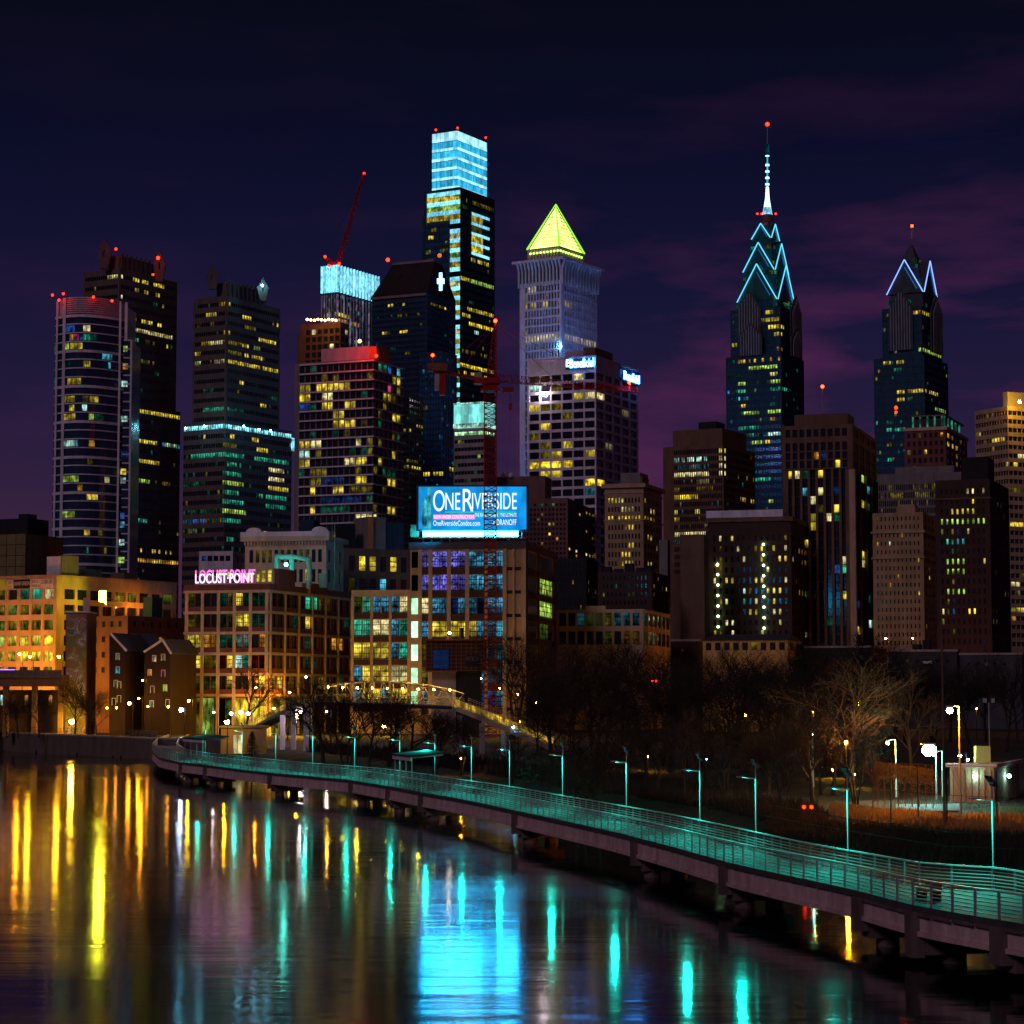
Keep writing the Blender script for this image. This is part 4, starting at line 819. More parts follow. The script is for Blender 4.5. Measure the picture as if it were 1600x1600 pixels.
# ---- tan stepped hotel
th_ = tower('hotel', 'tan stepped hotel tower with small dark windows and a setback top', 'hotel', 640, 1363, 1442, 1466, 800, 14, (806, 13, 6.5, 1020), 11, 4, .34, .34, (.8, .8), (.8, .8), 'tan', lit=[(1391,1395,853,'W'),(1399,1403,906,'o'),(1434,1438,880,'y'),(1448,1452,885,'o'),(1448,1452,897,'y'),(1433,1437,920,'y')], rnd=(.02, ('dy', 'o')))
th_.ledge('string_course', P(1442, 872, 640).z, .5, .4, 'sandstone'); th_.ledge('string_course', P(1442, 832, 640).z, .6, .5, 'sandstone')
th_.box('tower_top', th_.a(1429), th_.a(1400), 1, 9, th_.zt, P(1415, 797, 640).z+1.2, 'tan'); th_.box('tower_top', th_.a(1427), th_.a(1401), 2, 8, th_.zt+1, P(1415, 792, 640).z+1.0, 'sandstone')
# ---- dark brick tower
dk = tower('apartment_tower', 'dark brick tower with scattered green yellow windows and arched top floor', 'apartment tower', 600, 1461, 1546, 1576, 748, 18, (762, 15.7, 8.5, 1015), 9, 6, .38, .34, (1, 1), (1, 1), 'dark_brick',
    lit=[(1511,1525,769,'w'),(1532,1543,769,'w'),(1517,1525,786,'y'),(1483,1526,803,'y'),(1470,1508,820,'g'),(1511,1543,820,'g'),(1511,1515,834,'w'),(1480,1505,850,('c','t')),(1482,1500,865,'dt'),(1482,1506,882,'g'),(1532,1538,880,'y'),(1482,1506,898,'g'),(1482,1506,930,'g'),(1468,1476,962,'w'),(1515,1530,961,'Y'),(1468,1476,979,'g'),(1492,1496,962,'b'),(1557,1566,789,('y','c')),(1564,1568,805,'y'),(1566,1576,934,'w'),(1550,1560,965,'y'),(1548,1556,950,'dy')], rnd=(.07, ('dy', 'db', 'dg')))
dk.box('roof_housing', dk.a(1548)+1, dk.a(1501), 2, 12, dk.zt, P(1525, 712, 600).z, 'black'); dk.ledge('string_course', P(1546, 779, 600).z, .5, .3, 'brown')
# ---- banded tower at the frame's edge
bt = tower('office_tower', 'cream banded office tower with continuous dark window ribbons and a rooftop lamp', 'office tower', 700, 1523, 1574, 1690, 634, 62, (641, 13.4, 7.0, 1020), 12, 16, .97, .97, (.2, .2), (.2, .2), 'sandstone', dep=.5,
    lit=[(1550,1570,689,'y'),(1524,1535,674,'y'),(1588,1600,711,'w'),(1580,1590,725,'y'),(1551,1556,703,'y'),(1580,1602,817,'Y'),(1578,1592,917,'w'),(1578,1598,955,'y'),(1578,1586,967,'o'),(1585,1600,760,'dy'),(1578,1600,764,'dy')], rnd=(.06, ('dy', 'dw')))
bt.box('roof_housing', 1, bt.a(1570)+2, 1, 10, bt.zt, P(1580, 611, 700).z, 'concrete')
b = MB(); b.ball(P(1593, 628, 694), .45, 8, 6); b.build('roof_lamp', 'yellow_lamp', bt.root)

# unseen floodlights added to wash the columned tower
for (px, py, D, lab, r) in ((858, 640, 975, 'unseen floodlight added at the foot of the columned pyramid tower', .75), (940, 640, 985, 'unseen floodlight added behind the gridded tower washing the columned tower flank', .7)):
    c = P(px, py, D); s_ = thing('floodlight', lab, 'floodlight', c); b = MB(); b.ball(c, r, 8, 6); b.build('lamp', 'flood_cool', s_); b = MB(); b.boxv(c-Vector((r, -r*1.1, r)), Vector((2*r, 0, 0)), Vector((0, .3, 0)), UP*2*r); b.tube(c-UP*r, Vector((c.x, c.y, 3)), .3, n=6); b.build('mast', 'black', s_)
mat('banner_cloth', (.01, .10, .42)); mat('greenlime', (.42, .55, .06))
emit('teal_small', (.1, .95, .75), 120, sampled=True)
emit('neon_pink', (1, .14, .62), 1.7, .2, True, .6, .6, .8); emit('neon_white', (1, .62, .90), 2.4); emit('neon_cyan', (.10, .75, 1), 2.2, sampled=True)
emit('stair_glow', (.42, 1, .50), 2.0, .3, True, .5, .5, .6); emit('squiggle', (.22, .20, 1), .6, 2.2, sx=1.6, sz=1.4, lo=.02, grid=(3, 3)); emit('bluepane', (.08, .45, .75), .42, 1.6, sx=1.6, sz=1.4, lo=.12, grid=(3, 3))  # squiggle: warped reflections in the panes put in as glow
emit('billboard_blue', (.008, .35, .95), 1.2, .22, True, .12, .10, .72); emit('poster_white', (.80, .97, 1), 1.25, sampled=False); emit('poster_cyan', (.12, .85, .95), 1.0, .3, sx=.5, sz=.4); emit('poster_pink', (1, .30, .80), 1.0); emit('poster_green', (.03, .72, .62), .8); emit('light_trough', (.014, .46, .95), 75, sampled=True)
mat('banner_pale', (.75, .70, .70)); mat('banner_red', (.6, .12, .10))
emit('flood_yellow', (.80, .95, .04), 90, sampled=True)
emit('star_small', (.45, 1, .85), 60, sampled=True)
emit('banner_blue', (.01, .16, .55), .28); emit('banner_text', (.03, .28, .75), .5)
mat('house_brick', (.030, .015, .011)); mat('banner_ink', (.03, .25, .75))
emit('white_warm', (1, .70, .38), 110, sampled=True)
# ================================================================== THE WATERFRONT BLOCKS
# ---- loft building carrying the neon sign
lp = tower('loft_building', 'six storey loft block with cream piers and a neon sign on its roof', 'loft building', 460, 289, 421, 549, 921, 17, (926, 32.6, 20.6, 1085), 10, 12, .93, .90, (.5, .5), (.5, .5), 'brick', z0=2.6, dark='loft_glass', dep=.5, pre='l',
    lit=[(292,311,936,'dy'),(342,352,936,'dt'),(352,364,936,'dy'),(368,386,936,'y'),(388,396,936,'dt'),(396,419,936,'dt'),(292,311,969,'dy'),(354,365,969,'dy'),(342,352,969,'dt'),(368,386,969,'y'),(394,419,969,'dt'),(291,311,1001,'y'),(315,337,1001,'o'),(342,364,1001,'dt'),(368,390,1001,'dW'),(402,412,1001,'o'),(291,311,1034,'y'),(315,337,1034,'dy'),(354,365,1034,'y'),(340,352,1034,'dr'),(366,380,1034,'W'),(380,392,1034,'t'),(394,418,1034,'dr'),(290,310,1067,'dy'),(314,337,1067,'dg'),(354,364,1067,'y'),(402,419,1067,'Y'),(423,434,1067,'y'),(435,443,1067,'y'),(447,472,1067,'dy'),
         (480,492,936,'t'),(492,514,936,'dy'),(470,488,969,'y'),(514,536,1001,'o'),(535,549,969,'dt'),(470,490,1034,'dt'),(490,512,1067,'dy')], rnd=(.10, ('dt', 'dg')), rowz=None)
def loft_frame(tw, na, nb, ys, mat_, half=.32, proud=.28):
    """Piers and beams standing proud of the infill."""
    for f, L, n in ((0, tw.La, na), (1, tw.Lb, nb)):
        for i in range(n+1):
            c = .5+(L-1)*i/n
            if f == 0: tw.box('pier', c-half, c+half, -proud, -.01, 2.7, tw.zt-.02, mat_)
            else: tw.box('pier', -proud, -.01, c-half, c+half, 2.7, tw.zt-.02, mat_)
        for y in ys:
            z = tw.z(y)
            if f == 0: tw.box('beam', -.2, L+.2, -proud*.8, -.012, z, z+.55, mat_)
            else: tw.box('beam', -proud*.8, -.012, -.2, L+.2, z, z+.55, mat_)
loft_frame(lp, 5, 6, (925.4, 958.4, 990.6, 1023.2, 1055.8, 1088.4), 'cream')
lp.ledge('parapet', lp.zt-.02, 1.25, .22, 'brick')
lp.box('parapet_cap', -.1, lp.La, -.0, .5, lp.zt+.02, lp.zt+1.2, 'brick')
# lit ground floor behind its shopfronts
for (xa, xb, k) in ((292, 312, 'dy'), (315, 334, 'g'), (341, 352, 'lg'), (353, 366, 'dg'), (368, 392, 'Y'), (394, 419, 'Y')):
    a0, a1 = lp.a(xa, 6), lp.a(xb, 6); lp.box('shopfront', min(a0, a1), max(a0, a1), -.06, -.02, 3.0, lp.z(1091), k)
for (xa, xb, k) in ((424, 443, 'y'), (447, 470, 'dy'), (472, 490, 'dg')):
    a0, a1 = lp.b(xa, 6), lp.b(xb, 6); lp.box('shopfront', -.06, -.02, min(a0, a1), max(a0, a1), 3.0, lp.z(1091), k)
rz = lp.zt+.03
lp.box('penthouse', .5, lp.a(420)+.01, 3, 8, rz, P(420, 889, 460).z, 'teal_paint_and_light'); lp.box('penthouse', -1.2+.5, .49, 3.2, 12, rz, P(420, 887, 460).z, 'brick')  # first box coloured teal to imitate cyan light on its face
lp.box('roof_shed', lp.a(420)*.3-1, lp.a(420)*.3+1, 20, 30, rz, rz+2.2, 'brick')
def duct(pts, w, m, nm='duct'):
    b = MB()
    for p, q in zip(pts, pts[1:]): b.tube(p, q, w, n=8)
    for p in pts: b.ball(p, w*1.08, 8, 6)
    return b.build(nm, m, lp.root)
dp = 474
duct([P(432, 893, dp), P(432, 870, dp), P(456, 870, dp), P(456, 893, dp)], .62, 'teal_paint_and_light'); duct([P(458, 870, dp), P(482, 874, dp), P(484, 900, dp), P(482, 916, dp)], .55, 'teal_paint_and_light')
b = MB(); b.tube(P(505, 918, 484), P(505, 896, 484), 1.0, n=12); b.build('water_tank', 'teal_paint_and_light', lp.root)
b = MB(); b.tube(P(523, 920, 486), P(523, 818, 486), .07, n=5); b.build('antenna', 'teal_paint_and_light', lp.root)
b = MB(); b.ball(P(447, 882, 470), .35); b.build('roof_lamp', 'teal_small', lp.root)
# neon sign: letters on a frame of bars
ns = thing('neon_sign', 'pink and cyan neon roof sign in tall letters on a bar frame', 'neon sign', lp.pt(lp.a(350), .8, rz))
aL, aR = lp.a(303), lp.a(396.5); w = aL-aR; z0_, z1_ = P(350, 909.5, 460).z, P(350, 888.5, 460).z
text_mesh('lettering', 'LOCUST\u00b7POINT', lp.pt(aL, .8, z0_), -lp.ul, UP, lp.nl, w, z1_-z0_, .12, 'neon_pink', ns, .1)
text_mesh('letter_tubes', 'LOCUST\u00b7POINT', lp.pt(aL-.06, .8, z0_-.02), -lp.ul, UP, lp.nl, w*.985, (z1_-z0_)*.72, .08, 'neon_white', ns, .28)
b = MB()
for z in (z0_-.25, (z0_+z1_)/2, z1_-.4): b.boxv(lp.pt(aL+.4, .9, z), -lp.ul*(w+.8), lp.ur*.15, UP*.12)
for i in range(15): b.boxv(lp.pt(aL-w*i/14, 1.06, rz), -lp.ul*.1, lp.ur*.12, UP*(z1_-rz))
b.build('sign_frame', 'steel', ns)
b = MB(); b.boxv(lp.pt(aL, .72, z0_-.55), -lp.ul*w, lp.ur*.12, UP*.22); b.build('neon_base_tube', 'neon_cyan', ns)
# ---- ornate cream block behind
oc = tower('loft_building', 'ornate cream masonry block with a bracketed cornice rising behind the neon sign', 'loft building', 520, 383, 510, 537, 840, 12, (858, 31, 20, 1000), 12, 3, .62, .5, (.8, .8), (.6, .6), 'cream', dark='loft_glass', pre='l', lit=[(410,430,868,'dy'),(436,458,868,'dy'),(464,484,868,'dg'),(388,396,898,'w'),(411,425,898,'y'),(396,405,898,'y'),(474,484,898,'y')], rnd=(.2, ('dy', 'dt')))
oc.ledge('cornice', oc.zt-.7, 1.1, .9, 'cream')
b = MB()
for i in range(26):
    a = oc.La*i/25.5; b.boxv(oc.pt(a, -.6, oc.zt-1.6), oc.ul*.4, oc.ur*.58, UP*.88)
b.build('cornice_bracket_frame', 'cream', oc.root)
oc.box('roof_coping', -.9, oc.La+.9, -.9, 1, oc.zt+.42, oc.zt+1.5, 'white')
for px in (397, 500):
    b = MB(); q = oc.pt(oc.a(px), -.5, oc.zt+1.5); b.prism([q+oc.ul*(1.9*math.cos(math.pi*k/8))+UP*(1.1*math.sin(math.pi*k/8)) for k in range(9)], oc.ur*1.2); b.build('pediment', 'white', oc.root)
bx = tower('loft_building', 'long brown loft wing between the ornate cream block and the billboard block', 'loft building', 545, 510, 536, 642, 856, 60, (868, 35, 24, 960), 2, 6, .6, .6, (.5, .5), (1, .5), 'brown', dark='loft_glass', pre='l', lit=[(567,578,880,'Y'),(586,594,880,'y'),(612,622,882,'y'),(588,600,903,'c'),(536,541,880,'w')], rnd=(.2, ('dy', 'dt')))
bx.box('roof_screen', .5, 9, bx.b(577), bx.b(604), bx.zt, P(536, 805, 545).z, 'grey')
bx.box('roof_screen', -.1, .45, bx.b(577)-.2, bx.b(583), bx.zt, P(536, 806, 545).z, 'orange_paint_and_light')
bx.box('roof_screen', 1, 9, bx.b(605), bx.b(634), bx.zt, P(536, 812, 545).z, 'navy')
bx.box('roof_tank', 1, 5, bx.b(538), bx.b(558), bx.zt, P(536, 818, 545).z, 'black')
wf = tower('apartment_block', 'flat roofed white building with dark window strips behind the neon sign', 'building', 560, 311, 364, 386, 861, 8, (868, 24, 8.5, 960), 5, 2, .8, .7, (.5, .5), (.5, .5), 'white', lit=[(343,358,892,'o')], rnd=(.2, ('dy', 'db')))
tower('rooftop_shed', 'small blue rooftop hut with an orange side behind the brown loft wing', 'roof hut', 640, 467, 490, 500, 812, 10, None, wall='navy')
# ---- billboard block
gb_rows = (860.5, 36.6, 24.8, 1100)
gb = tower('loft_building', 'tall loft block with blue windows, green stair bay and a rooftop billboard', 'loft building', 470, 641, 820, 868, 857, 9, gb_rows, 1, 4, .7, .62, (.6, .6), (.8, .8), 'tan', z0=3, dark='loft_glass', dep=.45, pre='l', rowz=[], roofmat=None)
def loft_bays(tw, bays, rows, specs, cap=90, dark='loft_glass', face=0):
    """Bays of tall sash windows cut as real panes between piers."""
    R = random.Random(4); cells = []
    for (xa, xb, k) in bays:
        a0, a1 = (tw.a(xb), tw.a(xa)) if face == 0 else (tw.b(xa), tw.b(xb))
        for i in range(k):
            for j, (za, zb) in enumerate(rows):
                C = Cell(); e = (a1-a0)/k; m = a0+e*(i+.5); C.u = tw.ul if face == 0 else tw.ur; C.n = tw.nl if face == 0 else tw.nr
                C.p = (tw.pt(m, -.03, (za+zb)/2) if face == 0 else tw.pt(-.03, m, (za+zb)/2)); C.w = e*.92; C.h = zb-za; C.px, C.py = pix(C.p); C.face = face; C.r = j; C.c = i; C.key = None; cells.append(C)
    light_up(cells, specs, (0, 'y'), 3)
    return cells
rows = [(gb.z(860.5+36.6*i+24.8), gb.z(860.5+36.6*i)) for i in range(7)]
PALX = ('squiggle', 'bluepane')
cells = loft_bays(gb, [(659, 671, 1), (676, 700, 2), (704, 728, 2), (733, 757, 2), (762, 787, 2)], rows, [])
R = random.Random(21)
for c in cells:
    k = 'bluepane'
    if c.r in (0, 1) and c.px < 730: k = 'squiggle'
    if c.r == 2 and c.px < 672: k = 'lw'
    if c.r == 2 and c.px > 672: k = R.choice(('bluepane', 'bluepane', 'ldb'))
    if c.r == 3: k = 'ly' if 674 < c.px < 742 else R.choice(('bluepane', 'lc', 'bluepane'))
    if c.r >= 4: k = R.choice(('bluepane', 'ldc', 'bluepane', 'ldy'))
    if c.r == 6: k = R.choice(('lb', 'bluepane'))
    c.key = k
add_panes(gb.root, cells, 'loft_glass', 95)
for px in (657, 673, 702, 730.5, 759.5, 789, 803, 819):
    q = gb.a(px); w = .42 if px not in (803,) else .2; gb.box('pier', q-w, q+w, -.4, -.01, 3, gb.zt-.03, 'sandstone')
for i in range(7):
    z = gb.z(860.5+36.6*i+24.8); gb.box('spandrel', gb.a(788), gb.a(658), -.16, -.011, z-1.45, z-.06, 'dark_brick')
    for px in (796, 808.5):
        q = gb.a(px); gb.box('vent_grille', q-.75, q+.75, -.1, -.015, z-.75, z-.05, 'black')
    q0, q1 = gb.a(654.5), gb.a(643.5); gb.box('stair_window', q0, q1, -.12, -.02, z, z+24.8*470/F, 'stair_glow' if i > 1 else 'lG')
gb.ledge('roof_band', gb.zt-.02, 1.6, .3, 'slate')
cells = loft_bays(gb, [(823, 838, 3), (842, 862, 3)], rows, [(842, 864, 913, 'g'), (842, 864, 950, 'g'), (843, 852, 986, 'dg')], face=1)
for c in cells:
    if c.key: c.key = 'l'+c.key
add_panes(gb.root, cells, 'loft_glass', 50)
for px in (822, 840.5, 866):
    q = gb.b(px); gb.box('pier', -.35, -.01, q-.5, q+.5, 3, gb.zt-.03, 'brown')
for i in range(7):
    z = gb.z(860.5+36.6*i+24.8); gb.box('spandrel', -.2, -.011, .3, gb.Lb-.3, z-1.45, z-.1, 'dark_brick')
# low wing
lw_rows = [(P(640, 957+36.2*i, 478).z, P(640, 932+36.2*i, 478).z) for i in range(5)]
lw = tower('loft_building', 'lower loft wing with rows of yellow and blue paned windows next to the stair bay', 'loft building', 478, 551, 640, 642, 928, 9, None, 0, 0, wall='sandstone', z0=3)
cells = loft_bays(lw, [(553.5, 566, 1), (567, 579.5, 1), (583.5, 595, 1), (596, 608.5, 1), (612, 624, 1), (625, 637.5, 1)], lw_rows, [])
pat = ['gt', 'bb', 'bw', 'tt', 'ww', 'bt', 'yy', 'yy', 'bt', 'by', 'yy', 'ww', 'by', 'yb', 'yy']
K = dict(g='ldg', t='lt', b='bluepane', w='lw', y='ly')
for c in cells:
    bay = 0 if c.px < 581 else 1 if c.px < 610 else 2
    s = pat[min(c.r*3+bay, 14)]; c.key = K[s[0] if c.px < (566, 596, 624)[bay]+.5 else s[1]]
add_panes(lw.root, cells, 'loft_glass', 60)
for px in (551.6, 581.5, 610.3, 639.3): lw.box('pier', lw.a(px)-.3, lw.a(px)+.3, -.35, -.01, 3, lw.zt-.02, 'sandstone')
for i in range(5):
    z = lw_rows[i][0]; lw.box('spandrel', .3, lw.La-.3, -.14, -.012, z-1.3, z-.08, 'dark_brick')
lw.ledge('parapet', lw.zt-.02, .9, .2, 'sandstone')
# billboard
bb = thing('billboard', 'glowing blue rooftop billboard with white lettering and a white light trough', 'billboard', P(738, 845, 472))
bd = 472; u = Vector((math.cos(math.radians(4)), -math.sin(math.radians(4))*.3, 0)).normalized(); n = Vector((u.y, -u.x, 0))
bl_, br_ = P(654, 827, bd), P(822.5, 827, bd); Wb = br_.x-bl_.x; zb0, zb1 = bl_.z, P(738, 760.5, bd).z; Hb = zb1-zb0
O = Vector((bl_.x, bd, zb0)); u = Vector((1, 0, 0)); n = Vector((0, -1, 0))
b = MB(); b.boxv(O, u*Wb, -n*.6, UP*Hb); b.build('panel', 'billboard_blue', bb)
b = MB()
b.boxv(O+n*.16-u*.5-UP*.35, u*(Wb+1), -n*.9, UP*.33); b.boxv(O+n*.16-u*.5+UP*(Hb+.01), u*(Wb+1), -n*.9, UP*.3); b.boxv(O+n*.16-u*.45, u*.43, -n*.9, UP*Hb); b.boxv(O+n*.16+u*(Wb+.02), u*.43, -n*.9, UP*Hb)
b.build('board_frame', 'slate', bb)
def at(px, py): return O+u*((px-654)/(822.5-654)*Wb)+UP*((827-py)/(827-760.5)*Hb)
mp_ = Wb/(822.5-654)                    # metres per photo pixel on the board
def word(s, px, py, wpx, hpx, m, off=.02, nm='lettering'): return text_mesh(nm, s, at(px, py), u, UP, n, wpx*mp_, hpx*mp_*Hb/((827-760.5)*mp_), .05, m, bb, off)
word('O', 676.5, 799, 18.5, 33, 'poster_white'); word('NE', 696, 796.5, 23, 26.5, 'poster_white')
word('R', 723, 799, 16.5, 35, 'poster_white'); word('IVERSIDE', 737.5, 796, 70, 26, 'poster_white')
b = MB(); b.boxv(at(695, 801.5)+n*.02, u*112*mp_, n*.04, UP*.33); b.build('underline', 'poster_green', bb)
word('THE RIVER. THE PARK \u00b7 THE ULTIMATE', 742, 807.5, 65, 5.5, 'poster_white')
b = MB(); b.boxv(at(677, 811.5)+n*.01, u*65*mp_, n*.03, UP*7.4*mp_); b.build('highlight_strip', 'poster_pink', bb)
word('NOW UNDER CONSTRUCTION!', 678, 810.3, 63, 5.2, 'poster_white', .06); word('OneRiversideCondos.com', 677, 821.5, 73, 8.2, 'poster_white'); word('DRANOFF', 776, 820.5, 31, 9, 'poster_white')
b = MB(); b.prism([at(769, 820)+n*.02, at(773, 820)+n*.02, at(772, 814)+n*.02], n*.04); b.build('emblem', 'poster_white', bb)
for (xa, xb, y0, y1, k) in ((659.5, 662.5, 825, 786, 0), (663, 667, 825.5, 776, 1), (668, 673, 826, 762, 2)):
    b = MB(); b.prism([at(xa, y0)+n*.01, at(xb, y0)+n*.01, at(xb, y1-1)+n*.01, at(xa, y1+1.5)+n*.01], n*.03); b.build('printed_tower', 'poster_cyan', bb)
b = MB(); b.boxv(O+u*.9-UP*3.0*.5-UP*.05+n*.5, u*(Wb-2.6), -n*.5, UP*1.15); b.build('light_trough', 'light_trough', bb)
b = MB()
for i in range(12):
    p = O+u*(Wb*(i+.5)/12)
    b.tube(Vector((p.x, p.y+.5, gb.zt+1.5)), Vector((p.x, p.y+.5, zb0)), .12, n=4); b.tube(Vector((p.x, p.y-.6, zb0-1.6)), Vector((p.x, p.y+.5, zb0-.4)), .08, n=4)
b.boxv(O+n*.8-UP*2.0, u*Wb, -n*1.2, UP*.18); b.build('support_frame', 'steel', bb)
b = MB(); q = P(641.5, 839, 474); b.box(q.x, q.x+1.7, 474, 476, q.z, q.z+2.6); b.build('side_panel', 'greenpaint', bb)
# ---- tan office block with a banner, floodlit in sodium yellow
tn = tower('office_building', 'wide tan office block glowing orange under street lamps, with a leasing banner along its top', 'office building', 480, -70, 88.5, 276, 901, 30, (919.5, 24.4, 15.6, 1060), 8, 9, .76, .80, (.4, 1.4), (2.2, 1), 'sandstone', dep=.5, dark='loft_glass', pre='',
    lit=[(-60,82,1000,('Y','y','g')),(-60,82,1025,('Y','y','Y')),(72,80,927,'w'),(28,46,927,'dt'),(50,60,927,'t'),(-60,20,927,'dy'),(-60,82,952,('dy','dg')),(-60,82,976,('dy','dg','dy')),(205,214,936,'Y'),(175,204,942,'dy'),(-60,82,1049,'dy')], rnd=(.10, ('dy', 'dg')))
bn = thing('banner', 'long leasing banner in green, black and white strips along the tan office roof', 'banner', tn.pt(tn.a(40), -.1, tn.z(918)))
def strip(xa, xb, y0, y1, m_):
    a0, a1 = tn.a(xa), tn.a(xb); b = MB(); b.boxv(tn.pt(a0, -.14, tn.z(y1)), tn.ul*(a1-a0), tn.ur*.1, UP*(tn.z(y0)-tn.z(y1))); b.build('banner_strip', m_, bn)
def btext(s, xa, xb, y0, y1, m_):
    a0, a1 = tn.a(xa), tn.a(xb); text_mesh('lettering', s, tn.pt(a0, -.15, tn.z(y1)), -tn.ul, UP, tn.nl, a0-a1, tn.z(y0)-tn.z(y1), .02, m_, bn, .01)
strip(-40, 11.3, 902.5, 919, 'greenlime'); strip(12, 21.3, 904, 917, 'white'); strip(22, 47.6, 904, 918, 'black'); strip(48, 64, 904, 918, 'white'); strip(64.6, 83.3, 904, 918, 'white')
btext('2401', 12.8, 20.2, 905.5, 911, 'black'); btext('WALNUT', 13, 20, 913, 916, 'dark_brick'); btext('LEASE GREEN', 23.2, 47, 907, 913, 'banner_pale'); btext('OFFICE /', 49.5, 63, 905.2, 910.2, 'black'); btext('COMMERCIAL', 49, 63.5, 912.5, 916.5, 'black'); btext('215.800.1200', 65.5, 82.7, 905, 911.5, 'dark_brick'); strip(66, 69, 914.5, 916.5, 'banner_red'); strip(78, 80, 914.5, 916.5, 'banner_red')
tn.ledge('parapet', tn.zt-.02, .5, .15, 'tan')
zt = tn.zt
tn.box('roof_unit', tn.a(88)*0+.8, tn.a(63), 2, 6, zt, P(88, 868, 480).z, 'white'); tn.box('roof_unit', -.0+.6, .79, 2.2, tn.b(126), zt, P(88, 866, 480).z, 'grey')
tn.box('roof_unit', 4, 9, tn.b(128), tn.b(155), zt, P(88, 880, 480).z, 'teal_paint_and_light'); tn.box('roof_unit', 3, 3.98, tn.b(142), tn.b(175), zt, P(88, 884, 480).z, 'grey')
tn.box('roof_unit', 2, 6, tn.b(205), tn.b(222), zt, P(88, 897, 480).z+1.5, 'brown')
fl_ = thing('floodlight', 'square yellow floodlight panel fixed on the tan office flank', 'floodlight', P(160, 936, 470))
q = P(155.5, 940, 484); b = MB(); b.box(q.x, q.x+1.35, 483.5, 483.9, q.z, q.z+2.3); b.build('lamp_panel', 'flood_yellow', fl_)
b = MB(); b.box(q.x-.15, q.x+1.5, 483.95, 484.6, q.z-.15, q.z+2.45); b.box(q.x+.5, q.x+.8, 484.6, 498, q.z+.8, q.z+1.1); b.build('housing', 'black', fl_)
# ---- blank olive block at the edge of the picture
ol = tower('theatre_building', 'blank olive panelled block rising behind the tan office', 'building', 570, -60, 40, 99, 834, 24, None, wall='olive')
for i in range(1, 4): ol.box('panel_joint', -.0, ol.La, -.06, -.01, ol.z(834+17*i), ol.z(834+17*i)+.15, 'black')
for i in range(1, 7): ol.box('panel_joint', ol.La*i/7, ol.La*i/7+.15, -.065, -.012, 12, ol.zt-.1, 'black')
ol.box('roof_housing', ol.a(32), ol.a(-30), 3, 12, ol.zt, P(40, 808, 570).z, 'black'); ol.box('roof_housing', ol.a(24), ol.a(10), 5, 9, P(40, 808, 570).z, P(40, 806, 570).z+1, 'black')
# ---- painted mural slab
def mural():
    m = bpy.data.materials.new('mural_paint'); m.use_nodes = True; t = m.node_tree; b = t.nodes['Principled BSDF']; b.inputs['Roughness'].default_value = .8
    g = t.nodes.new('ShaderNodeNewGeometry'); n = t.nodes.new('ShaderNodeTexNoise'); n.inputs['Scale'].default_value = .28; n.inputs['Detail'].default_value = 3; n.inputs['Distortion'].default_value = 1.4
    t.links.new(g.outputs['Position'], n.inputs['Vector']); r = t.nodes.new('ShaderNodeValToRGB'); t.links.new(n.outputs['Fac'], r.inputs[0]); e = r.color_ramp; e.interpolation = 'CONSTANT'
    cs = [(0, (.30, .12, .08)), (.36, (.16, .22, .05)), (.43, (.35, .25, .08)), (.48, (.22, .16, .22)), (.53, (.50, .42, .40)), (.58, (.12, .20, .12)), (.64, (.42, .12, .08))]
    while len(e.elements) < len(cs): e.elements.new(.5)
    for el_, (p, c) in zip(e.elements, cs): el_.position = p; el_.color = (*c, 1)
    t.links.new(r.outputs[0], b.inputs['Base Color']); MATS['mural_paint'] = m
mural()
mu = thing('mural_wall', 'tall slab wall painted with a swirling multicoloured mural and a chimney', 'mural wall', P(119, 1068, 452))
x0, x1 = P(102, 1000, 452).x, P(136, 1000, 452).x; zt = P(119, 957, 452).z
b = MB(); b.box(x0, x1, 452.3, 462, 3, zt); b.build('wall', 'brown', mu)
b = MB(); b.box(x0+.25, x1-.2, 452.1, 452.28, 3.2, zt-.3); b.build('painted_face', 'mural_paint', mu)
b = MB(); b.box(x1-.9, x1+.05, 452.2, 454, zt+.01, P(134, 934, 452).z); b.build('chimney', 'pinkstone', mu)
b = MB(); b.box(x0-.1, x1+.1, 452.05, 462.2, zt+.005, zt+.3); b.build('coping', 'white', mu)
# ---- brown block behind the row houses
bk = tower('brick_building', 'dark brick block with an orange lit flank behind the gabled row houses', 'building', 476, 138, 200, 288, 962, 30, (970, 24, 9, 1060), 4, 6, .4, .4, (1, 1), (1, 1), 'brown', rnd=(.05, ('o',)), dark='black')
bk.box('stair_house', 1.5, 4.0, bk.b(246), bk.b(262), bk.zt, P(250, 937, 500).z, 'navy')
